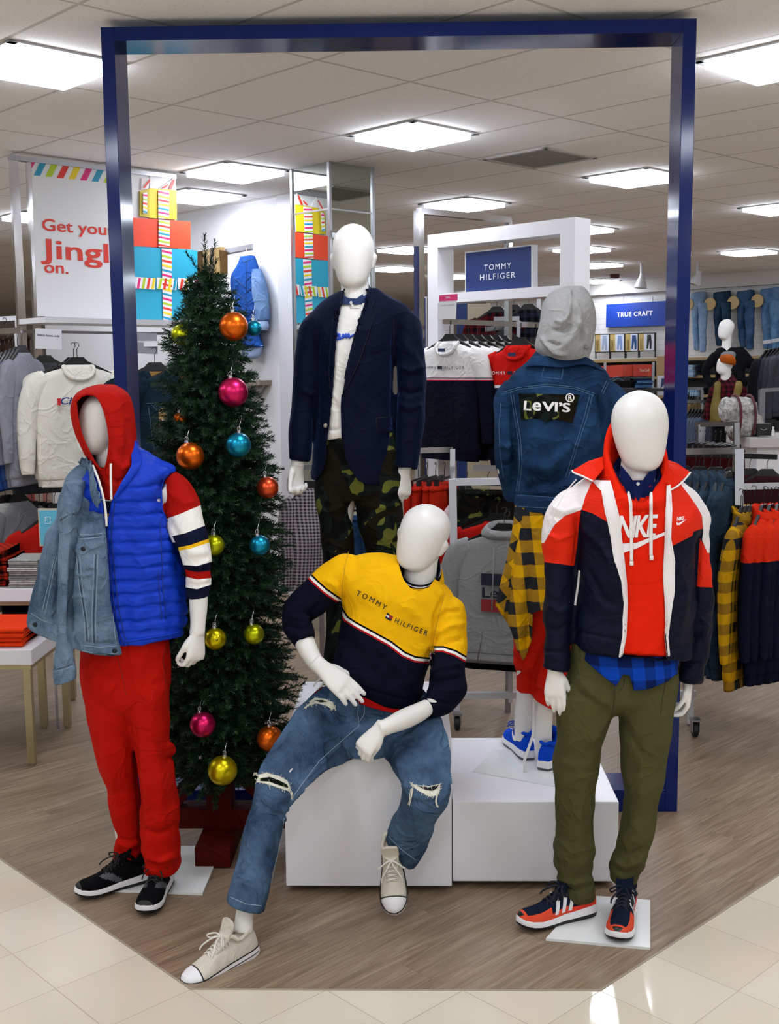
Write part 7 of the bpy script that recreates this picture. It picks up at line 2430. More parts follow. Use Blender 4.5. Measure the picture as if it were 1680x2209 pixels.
r = thing('hung_trousers', 'tan trousers with belt folded over a hook on the alcove wall, behind the treetop', 'trousers', pp(455, 545, PA, NA) - E1 * .05)
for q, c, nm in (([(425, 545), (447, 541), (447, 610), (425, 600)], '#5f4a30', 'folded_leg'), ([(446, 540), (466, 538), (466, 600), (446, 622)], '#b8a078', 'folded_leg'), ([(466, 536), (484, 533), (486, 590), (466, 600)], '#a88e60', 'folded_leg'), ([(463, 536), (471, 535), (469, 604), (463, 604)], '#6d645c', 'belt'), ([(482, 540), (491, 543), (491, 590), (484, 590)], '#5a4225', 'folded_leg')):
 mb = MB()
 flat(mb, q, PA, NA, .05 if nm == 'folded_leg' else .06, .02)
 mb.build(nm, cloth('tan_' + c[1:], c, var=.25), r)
r = thing('bracket_shelf', 'short grey wooden shelf on the alcove wall right of the tree', 'shelf', pp(560, 828, PA, NA))
mb = MB()
flat(mb, [(536, 824), (586, 820), (586, 830), (536, 834)], PA, NA, .26, .0)
mb.build('board', plain('driftwood', '#857a6e', .6), r)
mb = MB()
flat(mb, [(556, 834), (580, 831), (556, 872)], PA, NA, .02, .05)
mb.build('bracket', plain('bracket_grey', '#9a9a9c', .5), r)
# ================================================================ centre: white portal with the navy brand sign
PR_ = px(1240, 468, 3.30)
NR = -E1
pt = thing('white_portal', 'white laminate display portal with the navy brand sign hanging in it', 'display frame', (PR_[0] - .45, PR_[1] + .45, 0))
zt_ = PR_[2]
wl = float(np.linalg.norm((pp(922, 510, PR_, NR) - PR_)[:2]))
zi = pp(1090, 640, PR_, NR)[2]
for nm, a0, a1, z0, z1 in (('post', 0, .105, 0, zt_), ('post', wl - .09, wl, 0, zt_), ('header', .105, wl - .09, zt_ - .085, zt_), ('crossbar', .105, wl - .09, zi - .015, zi + .045)):
 mb = MB()
 mb.prism([(a0, z0), (a1, z0), (a1, z1), (a0, z1)], V3(PR_[0], PR_[1], 0) + E1 * .075, -E2, (0, 0, 1), .15)
 mb.build(nm, LAM, pt)
r = thing('brand_sign', 'navy brand sign with white capitals hanging inside the white portal', 'sign', pp(1085, 632, PR_ + E1 * .075, NR))
Pb = PR_ + E1 * .075
mb = MB()
flat(mb, [(1008, 544), (1154, 528), (1154, 627), (1009, 638)], Pb, NR, .05)
mb.build('edge', plain('sign_edge', '#d2d4d8', .4), r)
mb = MB()
flat(mb, [(1011, 547), (1151, 531), (1151, 623), (1011, 634)], Pb, NR, .002, .026)
mb.build('face', SIGNB, r)
for s, a, b in (('TOMMY', (1051, 584), (1109, 579)), ('HILFIGER', (1042, 605), (1118, 599))):
 mb = MB()
 board_text(mb, s, a, b, Pb, NR, 12, .030, spacing=1.25)
 mb.build('lettering', SIGNT, r)
mb = MB()
mb.tube([pp(1090, 534, Pb, NR), pp(1090, 503, Pb, NR)], .008, 8)
mb.build('hanger_stem', STEEL, r)
r = thing('price_card', 'white price card with pink header in an acrylic stand under the white portal', 'sign', px(965, 689, 3.6))
Pn = px(946, 650, 3.6)
mb = MB()
flat(mb, [(946, 648), (985, 646), (983, 688), (943, 689)], Pn, V3(-.2, -1, 0), .004)
mb.build('card', plain('card_white', '#dcdde0', .4), r)
mb = MB()
flat(mb, [(947, 637), (987, 634), (987, 648), (947, 650)], Pn, V3(-.2, -1, 0), .002, .004)
mb.build('header', plain('card_pink', '#dd2a74', .5), r)
mb = MB()
board_text(mb, 'NEW', (962, 644), (971, 643.4), Pn, V3(-.2, -1, 0), 4, .007, bold=.02)
mb.build('lettering', SIGNT, r)
mb = MB()
board_text(mb, 'TOMMY HILFIGER', (950, 661), (981, 659), Pn, V3(-.2, -1, 0), 3, .005)
mb.build('lettering', plain('card_ink', '#9a9ca6', .6), r)
# chrome portal further back
r = thing('chrome_frame', 'chrome upright and bar with a narrow navy panel, left of the white portal', 'display frame', (px(905, 700, 4.3)[0], 4.3, 0))
Pc = px(903, 455, 4.3)
mb = MB()
mb.box((Pc[0], Pc[1], Pc[2] / 2), (.05, .05, Pc[2]), math.pi / 4)
mb.build('upright', CHROME, r)
mb = MB()
b = pp(1097, 475, Pc, E2)
mb.bar(Pc, b, .05, .04, up=(0, 0, 1))
mb.build('bar', CHROME, r)
mb = MB()
mb.box((b[0], b[1], b[2] - .6), (.04, .04, 1.2), math.pi / 4)
mb.build('drop_post', CHROME, r)
mb = MB()
c = px(901, 640, 4.28)
mb.box((c[0], c[1], c[2] - .15), (.045, .03, .95), math.pi / 4)
mb.build('navy_panel', plain('panel_navy', '#0d1a44', .4), r)
# tops under the white portal
TW = banded('white_over_navy', '#dcdad8', [(-.345, '#0a0c18'), (-.350, '#d8d4d4'), (-.358, '#c01822'), (-.364, '#0a0c1c')], var=.05, bump=.3)
TR = banded('red_over_navy_top', '#c3150c', [(-.355, '#e0dcdc'), (-.372, '#0a0c1c')], var=.06, bump=.3)
WN2 = cloth('white_neck', '#d2d0ce')
def th_print(col):
 def f(r):
  m = plain('print_' + col[1:], col, .7)
  front_print(r, [('chest_lettering', 'text', ('TOMMY', -.185, -.292, .135, .020, dict(spacing=1.3)), m), ('chest_flag', 'poly', [(-.035, -.292), (.005, -.292), (.005, -.272), (-.035, -.272)], plain('navy_ink', '#0a0e20', .8)),
      ('chest_lettering', 'text', ('HILFIGER', .02, -.292, .18, .020, dict(spacing=1.3)), m), ('neck_label', 'poly', [(-.03, -.165), (.03, -.165), (.03, -.185), (-.03, -.185)], plain('label_navy', '#1a2550', .7))], -.072)
 return f
HP = px(970, 694, 3.78)
row(make_top('sweatshirt', TW, ring=WN2, W=.265, H=.735, seed=51), HP, V3(.062, .085, 0), 7, math.radians(-48),
 lambda i, n: 'white and navy sweatshirt under the white portal, %s in the row' % (['front one with dark lettering', 'second', 'third', 'fourth', 'fifth', 'sixth', 'hindmost'][i]), 'sweatshirt', 'white and navy sweatshirts', .03, 5, th_print('#1a2038'))
rail('chrome rail carrying the white and navy sweatshirts', HP - V3(.04, .05, 0), HP + V3(.62, .74, 0), ())
HP2 = px(1122, 700, 3.42)
row(make_top('sweatshirt', TR, ring=cloth('red_neck', '#b8140c'), W=.255, H=.735, seed=53), HP2, V3(.10, .10, 0), 2, math.radians(-48),
 ('red and navy sweatshirt with white lettering hanging beside the grey hood', 'second red and navy sweatshirt, mostly hidden behind the grey hood'), 'sweatshirt', 'red and navy sweatshirts', .0, 6, th_print('#ece6e6'))
rail('chrome face-out arm carrying the red sweatshirts', HP2 - V3(.03, .03, 0), HP2 + V3(.5, .5, 0), ())
tanc = cloth('tan_cloth', '#a08a5c')
row(make_top('shirt', tanc, W=.22, H=.7, seed=57), px(1062, 712, 4.9), V3(.06, .06, 0), 3, math.radians(-40), lambda i, n: 'tan shirt on the far rail behind the white sweatshirts, %s' % ('front one', 'middle one', 'rear one')[i], 'shirt', 'tan shirts on the far rail')
dpl = plaid('dark_plaid', '#5a1418', '#0c0d14', .03)
npl = plaid('navy_plaid', '#2a3040', '#08090f', .03)
for i, (x, y, Yd, m, lab) in enumerate(((1072, 640, 5.6, dpl, 'dark red plaid shirt hanging far behind, under the portal crossbar'), (1108, 636, 5.6, npl, 'navy plaid shirt hanging far behind, left one'), (1140, 634, 5.5, npl, 'navy plaid shirt hanging far behind, close to the grey hood'), (1088, 690, 5.4, dpl, 'dark red plaid shirt on the lower far rail'))):
 r = make_top('plaid_shirt', m, W=.22, H=.66, seed=60 + i)(lab, 'shirt', 'plaid shirts far behind the portal')
 r.location = px(x, y, Yd)
 r.rotation_euler = (0, 0, math.radians(-25))
for pts, c, lab in (([(905, 640), (921, 640), (921, 700), (905, 700)], '#d8d8da', 'narrow white panel with a navy stripe, left of the portal post'), ([(985, 652), (1007, 650), (1007, 690), (985, 690)], '#0e2c66', 'navy panel seen under the portal crossbar'),
     ([(1008, 655), (1058, 652), (1058, 690), (1008, 690)], '#b5a890', 'beige panel seen under the portal crossbar')):
 r = thing('partition', lab, 'partition', px(pts[0][0] + 10, 700, 5.9))
 mb = MB()
 A = [px(x, y, 5.9) for x, y in pts]
 x0, x1 = A[0][0], A[1][0]
 z0, z1 = 0, A[0][2]
 mb.box(((x0 + x1) / 2, 5.92, (z0 + z1) / 2), (x1 - x0, .04, z1 - z0))
 mb.build('board', plain('panel_' + c[1:], c, .5), r)
 if c == '#d8d8da':
  mb = MB()
  mb.box(((x0 + x1) / 2 + .005, 5.895, (z0 + z1) / 2), ((x1 - x0) * .4, .01, z1 - z0 - .02))
  mb.build('stripe', SIGNB, r)
# red trousers rail, rolling rack with the grey hoodie
RD = cloth('red_corduroy', '#b32410', var=.15, bump=.4, scale=60)
p0, p1 = px(902, 1002, 3.3), px(966, 1000, 3.15)
row(make_trousers('trousers', RD, H=.92, W=.19, seed=71), p0, (p1 - p0) / 3.4, 4, math.radians(72), lambda i, n: 'red trousers on the chrome rail right of the blazer, %s from the left' % ('first', 'second', 'third', 'fourth')[i], 'trousers', 'red trousers on the chrome rail', .06, 7)
rail('chrome rail with brass upright holding the red trousers', px(896, 972, 3.33), px(975, 970, 3.12), ((px(976, 968, 3.12), px(976, 1320, 3.12), .03),), .01, CHROME)
rr = thing('rolling_rack', 'white rolling clothes rack on black casters holding the grey hoodie', 'clothes rack', (.75, 2.75, 0))
YR = 2.72
RW = plain('rack_white', '#c8c8cc', .35)
def rbar(a, b, w_=.038, nm='bar', y=YR):
 mb = MB()
 mb.bar(px(a[0], a[1], y), px(b[0], b[1], y), w_, w_, up=(0, 1, 0))
 mb.build(nm, RW, rr)
rbar((976, 1034), (984, 1560), .040, 'upright')
rbar((976, 1040), (1205, 1036), .036, 'top_bar')
rbar((982, 1500), (1500, 1496), .034, 'lower_bar')
rbar((1101, 1400), (1101, 1515), .022, 'stay')
rbar((1488, 1440), (1488, 1560), .034, 'upright', YR - .05)
def caster(x, y, root=rr, Yc=None):
 p = pz(x, y)
 mb = MB()
 mb.lathe([(.006, -.014), (.034, -.014), (.038, -.010), (.038, .010), (.034, .014), (.006, .014)], p + V3(0, 0, .038), 24, 0, Matrix.Rotation(math.pi / 2, 3, 'Y'))
 c = mb.build('caster', plain('black_rubber', '#0d0d0e', .6), root, True)
 mb = MB()
 for s in (-1, 1): mb.prism([(-.03, .03), (.02, .03), (.032, .085), (-.03, .09)], p + V3(s * .019, 0, 0), (0, 1, 0), (0, 0, 1), .004)
 mb.box(p + V3(0, 0, .092), (.05, .06, .008))
 mb.build('caster_fork', STEEL, root)
caster(986, 1574)
caster(1498, 1588)
gm = cloth('grey_marl', '#8c8d8c', var=.22, scale=120, bump=.25)
def levi(r):
 f = -.066
 nb = plain('print_navy', '#10142a', .75)
 front_print(r, [('chest_block', 'poly', [(-.11, -.33), (.11, -.33), (.11, -.392), (-.11, -.392)], nb), ('chest_lettering', 'text', ('Levi\u2019s', -.105, -.455, .21, .052, dict(bold=.05)), nb),
     ('chest_block', 'poly', [(-.11, -.465), (.11, -.465), (.11, -.53), (-.11, -.53)], plain('hoodie_red', '#84141a', .75))], f)
 for sx in (-.045, .045):
  mb = MB()
  mb.tube([V3(sx, -.06, -.19), V3(sx, -.074, -.30), V3(sx - .006, -.076, -.52)], .004, 6)
  mb.build('drawstring', gm, r, 'all')
 mb = MB()
 mb.tube([V3(-.13, -.064, -.80), V3(-.10, -.066, -.63), V3(.10, -.066, -.63), V3(.13, -.064, -.80)], .003, 5)
 mb.build('pocket_seam', plain('marl_seam', '#6e6f70', .8), r, 'all')
hp = px(1088, 1098, 2.46)
row(make_top('hoodie', gm, W=.25, H=.68, hood=True, seed=81), hp, V3(.02, .07, -.03), 2, math.radians(-14), ('grey marl hoodie with navy and red chest print on the rolling rack', 'second grey marl hoodie, only its hem showing below the first'), 'hoodie', 'grey hoodies on the rolling rack', .0, 8, levi)
blk = cloth('black_jersey', '#0b0b0d', var=.1)
r = make_top('hoodie', blk, W=.25, H=.74, seed=83)('black hoodie hanging behind the grey ones', 'hoodie', None)
r.location = hp + V3(.03, .16, -.03)
r.rotation_euler = (0, 0, math.radians(-14))
r = make_top('top', cloth('red_top', '#a8150e'), W=.25, H=.5, seed=84)('red top with only its shoulder showing behind the grey hoodie', 'top', None)
r.location = hp + V3(-.02, .25, .02)
r.rotation_euler = (0, 0, math.radians(-14))
r = make_trousers('trousers', camo('hung_camo', 1.1), H=.8, W=.20, seed=85)('camouflage trousers hanging behind the grey hoodie', 'trousers', None)
r.location = px(1052, 1012, 2.9)
r.rotation_euler = (0, 0, math.radians(-18))
r = make_top('shirt', cloth('pale_pink', '#c9b4b4'), W=.16, H=.6, seed=86)('pale pink shirt beside the white rack post', 'shirt', None)
r.location = px(1006, 1020, 3.1)
r.rotation_euler = (0, 0, math.radians(55))
ging = plaid('grey_gingham', '#a59ca2', '#2c2830', .010)
r = make_top('shirt', ging, W=.12, H=.62, seed=87)('grey gingham shirt hanging between the tree pilaster and the camouflage trousers', 'shirt', None)
r.location = px(668, 1010, 3.4)
r.rotation_euler = (0, 0, math.radians(8))
r = make_trousers('jeans', denim('gap_denim', '#10233d', '#274a70', .6), H=.8, W=.13, seed=88)('blue jeans seen between the legs of the camouflage trousers', 'jeans', None)
r.location = px(780, 1070, 3.2)
# ================================================================ right: rails of jeans, checked shirts and jackets
jn = denim('rail_denim', '#131f2c', '#32475a', .7, .4)
p0, p1 = px(1500, 985, 2.62), px(1572, 985, 2.38)
row(make_top('denim_shirt', jn, W=.17, H=1.0, sleeve=.6, seed=91, collar=True), p0, (p1 - p0) / 4, 5, math.radians(62), lambda i, n: 'dark denim shirt on the chrome rail beside the windbreaker, %s from the left' % ('first', 'second', 'third', 'fourth', 'fifth')[i], 'denim shirt', 'denim shirts on the right chrome rail', .06, 9)
rail('chrome T rail holding the denim shirts, right of the blue post', px(1478, 974, 2.7), px(1594, 972, 2.33), ((px(1592, 968, 2.34), px(1592, 1250, 2.34), .045),))
ypl = plaid('yellow_black_check', '#c08f0c', '#1d2023', .052)
p0, p1 = px(1603, 1060, 2.30), px(1628, 1058, 2.42)
row(make_top('checked_shirt', ypl, W=.20, H=.86, sleeve=.70, seed=93, collar=True), p0, (p1 - p0) / 3, 4, math.radians(58), lambda i, n: 'yellow and black checked shirt on the right rail, %s from the left' % ('first', 'second', 'third', 'fourth')[i], 'shirt', 'checked shirts on the right rail', .05, 10)
rn = banded('red_navy_block', '#d02a10', [(-.33, '#0a1024')], var=.06, bump=.3)
p0, p1 = px(1648, 1056, 2.30), px(1712, 1054, 2.42)
row(make_top('jacket', rn, W=.20, H=.84, sleeve=.70, seed=95, collar=True), p0, (p1 - p0) / 4, 5, math.radians(58), lambda i, n: 'red and navy jacket on the right rail, %s from the checked shirts' % ('first', 'second', 'third', 'fourth', 'fifth')[i], 'jacket', 'red and navy jackets on the right rail', .05, 11)
rail('slim chrome rail holding checked shirts and jackets at the right edge', px(1590, 1050, 2.33), px(1720, 1046, 2.40), ())
mar = cloth('maroon_jersey', '#2e1014')
p0 = px(1655, 985, 3.6)
row(make_top('top', mar, W=.22, H=.6, seed=97), p0, V3(-.09, .05, 0), 4, math.radians(-8), lambda i, n: 'maroon top on the black hanger rail, %s' % ('front one', 'second one', 'third one', 'rear one')[i], 'top', 'maroon tops', .03, 12)
row(make_top('top', cloth('grey_jersey', '#85868c'), W=.22, H=.6, seed=98), p0 + V3(-.36, .2, 0), V3(-.09, .05, 0), 2, math.radians(-8), ('grey top hanging left of the maroon tops', 'second grey top left of the maroon tops'), 'top', 'grey tops beside the maroon ones', .03, 12)
rail('black hanger rail above the maroon tops', p0 + V3(.05, -.03, .0), p0 + V3(-.6, .33, 0), (), .01, BLACKP)
mrt = cloth('maroon_twill', '#3a0d10', var=.2)
p0, p1 = px(1500, 930, 4.7), px(1588, 934, 4.4)
row(make_trousers('trousers', mrt, H=.7, W=.17, seed=99), p0, (p1 - p0) / 8, 9, math.radians(60), lambda i, n: 'maroon trousers on the far chrome rail, %s from the left' % ('first', 'second', 'third', 'fourth', 'fifth', 'sixth', 'seventh', 'eighth', 'ninth')[i], 'trousers', 'maroon trousers on the far rail', .1, 13)
rail('steel rail frame of the maroon trousers', px(1500, 916, 4.7), px(1590, 914, 4.4), ((px(1588, 912, 4.4), px(1588, 985, 4.4), .035), (px(1512, 916, 4.68), px(1512, 985, 4.68), .05)), .01, STEEL)
# ================================================================ far right: the jeans wall
NB = -E1
PBW = WB - E1 * .02
r = thing('department_sign', 'royal blue department sign with white capitals on the white brick wall', 'sign', pp(1380, 705, PBW, NB))
mb = MB()
flat(mb, [(1312, 657), (1462, 648), (1462, 701), (1311, 706)], PBW, NB, .06, .03)
mb.build('face', plain('royal_sign', '#0a3a9c', .5), r)
mb = MB()
board_text(mb, 'TRUE CRAFT', (1335, 684), (1412, 680), PBW, NB, 9.5, .064, bold=.05, spacing=1.12)
mb.build('lettering', SIGNT, r)
for x in (1347, 1410):
 mb = MB()
 mb.tube([pp(x, 640, PBW, NB) + NB * .03, pp(x, 655, PBW, NB) + NB * .03], .006, 5)
 mb.build('suspension_rod', plain('rod_grey', '#8b8b8d', .5), r)
wd = plain('shelf_wood', '#a98f62', .5)
r = thing('wall_shelving', 'wooden shelves on black panels along the white brick wall', 'shelving', pp(1480, 900, PBW, NB))
for yl, yr in ((777, 772), (816, 810), (858, 852)):
 mb = MB()
 flat(mb, [(1284, yl), (1690, yr - 6), (1690, yr), (1284, yl + 6)], PBW, NB, .40, .0)
 mb.build('shelf', wd, r)
mb = MB()
flat(mb, [(1284, 783), (1690, 776), (1690, 930), (1284, 940)], PBW, NB, .02, .01)
mb.build('back_panel', plain('panel_black', '#141416', .7), r)
BKR = plain('black_rod', '#15130f', .5)
for k, (x0, x1, txt) in enumerate(((1297, 1329, 'ATHLETIC'), (1329, 1362, 'STRAIGHT'), (1362, 1391, 'RELAXED'), (1391, 1427, 'BOOTCUT'))):
 r = thing('fit_poster', 'black framed jeans poster on the upper wall shelf, %s' % ('first from the left', 'second from the left', 'third from the left', 'last from the left')[k], 'poster', pp((x0 + x1) / 2, 772, PBW, NB) + NB * .2, 'jeans fit posters')
 mb = MB()
 y0, y1 = 721 - k * .8, 761 - k * .8
 flat(mb, [(x0, y0), (x1, y0 - .8), (x1, y1 - .8), (x0, y1)], PBW, NB, .03, .18)
 mb.build('frame', BKR, r)
 mb = MB()
 flat(mb, [(x0 + 1.5, y0 + 2), (x0 + 12.5, y0 + 1.7), (x0 + 12.5, y1 - 2.3), (x0 + 1.5, y1 - 2)], PBW, NB, .004, .20)
 mb.build('tan_strip', plain('poster_tan', '#c2a868', .6), r)
 mb = MB()
 flat(mb, [(x0 + 12.5, y0 + 1.7), (x1 - 1.5, y0 + 1.4), (x1 - 1.5, y1 - 2.6), (x0 + 12.5, y1 - 2.3)], PBW, NB, .004, .20)
 mb.build('picture_ground', plain('poster_white', '#d6dae4', .6), r)
 jc = ('#9aaac4', '#7d9ac8', '#1f4478', '#20222c')[k]
 xm = (x0 + 12.5 + x1 - 1.5) / 2
 mb = MB()
 flat(mb, [(xm - 4, y0 + 4), (xm + 4, y0 + 4), (xm + 5.5, y0 + 18), (xm + 5, y1 - 6), (xm + 1.5, y1 - 5), (xm + .5, y0 + 16), (xm - 2.5, y1 - 6), (xm - 5.5, y1 - 7), (xm - 4.5, y0 + 18)], PBW, NB, .003, .203)
 mb.build('jeans_picture', plain('poster_' + jc[1:], jc, .6), r)
 mb = MB()
 V, F = text2d(txt, bold=.02)
 A = pp(x0 + 9, y1 - 5, PBW, NB) + NB * .206
 u = (pp(x0 + 9, y1 - 27, PBW, NB) - pp(x0 + 9, y1 - 5, PBW, NB)) / V[:, 0].max()
 v = (pp(x0 + 4, y1 - 5, PBW, NB) - pp(x0 + 9, y1 - 5, PBW, NB))
 mb.add([A + u * a + v * b for a, b in V], F)
 mb.build('lettering', plain('poster_brown', '#7a6430', .7), r)
 for x in (x0 + 1, x1 - 1):
  mb = MB()
  mb.tube([pp(x, y1 - 1, PBW, NB) + NB * .18, pp(x, 774 - k, PBW, NB) + NB * .18], .012, 5)
  mb.build('stand', BKR, r)
# jeans forms on the wall
for k, (x0, x1, yt, yb, c1, c2, lab) in enumerate(((1490, 1526, 628, 762, '#6f94bf', '#a9c6e2', 'palest blue jeans form on the brick wall, beside the blue post'), (1538, 1577, 627, 752, '#172a42', '#40607f', 'dark blue jeans form on the brick wall behind the black jacket mannequin'),
            (1588, 1628, 624, 756, '#203f66', '#55789e', 'mid blue jeans form on the brick wall with a wood disc at the hip'), (1640, 1684, 620, 758, '#44709f', '#7fa8d0', 'light blue jeans form at the right picture edge'))):
 Pw = PBW + NB * .22
 dp = lambda x, y: float(pp(x, y, Pw, NB)[1])
 r = thing('jeans_form', lab, 'jeans', pp((x0 + x1) / 2, yb, Pw, NB), 'jeans forms on the brick wall')
 m = denim('form_denim_%d' % k, c1, c2, .8, .4)
 w_ = x1 - x0
 ry = -5
 L = [loft([SP(x0 + 1, yt + 4, x1 - 2, yt, dp(x0, yt), .09), SP(x0, yt + 18, x1, yt + 14, dp(x0, yt), .115), SP(x0 + 1, yt + 36, x1 - 1, yt + 34, dp(x0, yt), .11)], 24, 4),
  loft([SP(x0 + 1, yt + 26, x0 + w_ * .52, yt + 26, dp(x0, yt), .09), SP(x0 + 2, yt + 60, x0 + w_ * .46, yt + 60, dp(x0, yt), .075), SP(x0 + 4, yt + 95, x0 + w_ * .5, yt + 95, dp(x0, yt), .07), SP(x0 + 8, yb - 6, x0 + w_ * .54, yb - 6, dp(x0, yt), .06)], 24, 4),
  loft([SP(x0 + w_ * .44, yt + 26, x1, yt + 24, dp(x1, yt), .09), SP(x0 + w_ * .47, yt + 60, x1 - 1, yt + 58, dp(x1, yt), .085), SP(x0 + w_ * .5, yt + 95, x1 - 2, yt + 93, dp(x1, yt), .07), SP(x0 + w_ * .54, yb - 2, x1 - 3, yb - 2, dp(x1, yt), .06)], 24, 4)]
 s = Surf(*fuse(L, .018, 2))
 s.wrinkle(.012, (5, 5, 7), 200 + k)
 s.build('jeans', m, r)
 mb = MB()
 cxy = pp(x0 - 3, yt + 29, Pw, NB) + NB * .05
 mb.lathe([(.01, -.01), (.10, -.01), (.10, .01), (.01, .01)], cxy, 28, 0, Matrix.Rotation(math.radians(-45), 3, 'Z') @ Matrix.Rotation(math.pi / 2, 3, 'X'))
 mb.build('wood_disc', plain('disc_wood', '#cdb37c', .5), r, True)
# folded jeans on the wall shelves
jm = [cloth('fold_denim_%d' % i, c, var=.2) for i, c in enumerate(('#8fb2d4', '#b4cde2', '#2a4568', '#16263a', '#4f7399'))]
for k, (x, y, ms, n, lab) in enumerate(((1505, 813, jm[:2], 5, 'light blue folded jeans on the middle shelf beside the blue post'), (1655, 809, jm[2:3], 5, 'blue folded jeans on the middle shelf right of the black jacket'), (1498, 855, jm[3:], 4, 'dark folded jeans on the lower shelf beside the blue post'),
          (1516, 855, jm[:2], 4, 'pale folded jeans on the lower shelf left of the plaid sleeve'), (1655, 852, jm[2:3], 4, 'blue folded jeans on the lower shelf, right side'), (1402, 810, jm[3:4], 5, 'black folded jeans on the middle shelf left of the blue post'))):
 folded_stack(lambda i, n: lab + ', %s up' % ('first', 'second', 'third', 'fourth', 'fifth')[i], 'jeans', 'folded jeans: ' + lab.split(' on ')[0] + ' %s' % 'abcdef'[k], pp(x, y - .5, PBW, NB) + NB * .2, E2, -NB, n, .22, .28, .038, ms, 'folded_jeans', .01, 5 + k)
r = thing('promo_box', 'long red promotion box with white brand lettering on the shelf table', 'box', px(1355, 812, 11))
Pn = px(1300, 790, 11.)
mb = MB()
flat(mb, [(1290, 790), (1354, 787), (1354, 812), (1290, 816)], Pn, V3(-.55, -.83, 0), .3)
flat(mb, [(1354, 787), (1397, 786), (1397, 811), (1354, 812)], Pn, V3(.25, -.97, 0), .02, .15)
mb.build('carton', plain('promo_red', '#c5402e', .5), r)
mb = MB()
board_text(mb, 'True Craft', (1366, 802), (1387, 801), Pn, V3(.25, -.97, 0), 6, .175, bold=.03)
mb.build('lettering', plain('promo_cream', '#e6d6c4', .6), r)
r = thing('jeans_poster', 'tan and white poster of a pair of jeans left of the blue post', 'poster', px(1427, 850, 11))
Pn = px(1418, 770, 11.)
mb = MB()
flat(mb, [(1416, 769), (1444, 768), (1444, 856), (1416, 858)], Pn, V3(0, -1, 0), .03)
mb.build('board', plain('poster_tan2', '#a98b5e', .6), r)
mb = MB()
flat(mb, [(1417, 811), (1443, 810), (1443, 852), (1417, 853)], Pn, V3(0, -1, 0), .004, .016)
mb.build('picture_ground', plain('poster_white', '#d6dae4', .6), r)
mb = MB()
flat(mb, [(1426, 816), (1434, 816), (1437, 842), (1434, 848), (1431, 830), (1424, 838)], Pn, V3(0, -1, 0), .003, .02)
mb.build('jeans_picture', plain('poster_1f4478', '#1f4478', .6), r)
folded_stack(lambda i, n: 'blue grey folded jeans on the table behind the egg head, %s up' % ('first', 'second', 'third', 'fourth')[i], 'jeans', 'folded jeans on the promotion table', px(1385, 836, 10.4), V3(1, 0, 0), V3(0, 1, 0), 4, .19, .3, .028, [jm[4], jm[2], jm[4], jm[3]], 'folded_jeans', .02, 3)
for i in range(6):
 r = make_top('shirt', cloth('slate_shirt', '#4d5566', var=.1), W=.2, H=.6, seed=120)('slate blue shirt on the far rail right of the blue post, %s from the left' % ('first', 'second', 'third', 'fourth', 'fifth', 'sixth')[i], 'shirt', 'slate shirts on the far rail') if i == 0 else dup(r0, (0, 0, 0), 0, 'slate blue shirt on the far rail right of the blue post, %s from the left' % ('first', 'second', 'third', 'fourth', 'fifth', 'sixth')[i])
 if i == 0: r0 = r
 r.location = px(1490 + i * 7.2, 868, 9.0)
 r.rotation_euler = (0, 0, math.radians(50))
for i in range(4):
 r = make_top('shirt', cloth('tan_shirt', '#6b5a38', var=.1), W=.2, H=.55, seed=121)('brown shirt on the upper far rail right of the blue post, %s from the left' % ('first', 'second', 'third', 'fourth')[i], 'shirt', 'brown shirts on the far rail') if i == 0 else dup(r1, (0, 0, 0), 0, 'brown shirt on the upper far rail right of the blue post, %s from the left' % ('first', 'second', 'third', 'fourth')[i])
 if i == 0: r1 = r
 r.location = px(1486 + i * 5.5, 840, 9.6)
 r.rotation_euler = (0, 0, math.radians(55))
blk2 = [cloth('dark_knit_%d' % i, c, var=.1) for i, c in enumerate(('#0f1013', '#14151a', '#2b2d33', '#35373e', '#3d4047'))]
for i in range(5):
 r = make_top('pullover', blk2[i], W=.2, H=.60, seed=130 + i)(('black pullover at the left end of the rail', 'second black pullover on the rail', 'charcoal pullover on the rail', 'dark grey pullover on the rail', 'grey pullover at the end of the rail')[i] + ', right picture edge below the jeans forms', 'pullover', 'dark pullovers at the right edge')
 r.location = px(1656 + i * 9, 738 - i * 2, 7.5)
 r.rotation_euler = (0, 0, math.radians(42))
rail('grey steel rack frame at the right picture edge', px(1641, 842, 7.1), px(1720, 838, 7.1), ((px(1643, 840, 7.1), px(1641, 940, 7.1), .05),), .01, plain('grey_steel', '#77787c', .4, .5))
# counter, blanket roll, perfume
ct = thing('counter', 'white counter at the right edge carrying the rolled blanket', 'counter', (px(1640, 1000, 6.0)[0], 6.0, 0))
p = px(1600, 944, 6.0)
mb = MB()
mb.box((p[0] + .70, 6.3, p[2] - .04), (1.3, .7, .08), bev=.004)
mb.build('top', plain('counter_top', '#b9b5b2', .4), ct)
mb = MB()
mb.box((p[0] + .73, 6.32, (p[2] - .08) / 2), (1.2, .62, p[2] - .08))
mb.build('body', TBW, ct)
fz_ = NT('fleece_blanket')
cloth_finish(fz_, fz_.ramp(fz_.noise(28, 5, .7), [(.35, C('#8d8a86')), (.6, C('#cfccc6'))]), bump=.8, scale=60)
bl = thing('rolled_blanket', 'fluffy grey rolled blanket tied with a maroon strap on the white counter', 'blanket', px(1600, 935, 6.1))
mb = MB()
A, B_ = px(1560, 884, 6.15), px(1622, 884, 6.2)
for off, rad in ((V3(0, 0, 0), .105), (V3(.06, .0, -.13), .10)):
 a, b = A + off, B_ + off
 mb.add(*limb3([(a - unit(b - a) * .02, .04), (a, rad * .85), (a + (b - a) * .2, rad), (a + (b - a) * .8, rad), (b, rad * .85), (b + unit(b - a) * .02, .04)], 1, 28, 4))
V_, F_ = np.array(mb.v), mb.f
s = Surf(*fuse([(V_, F_)], .012, 1))
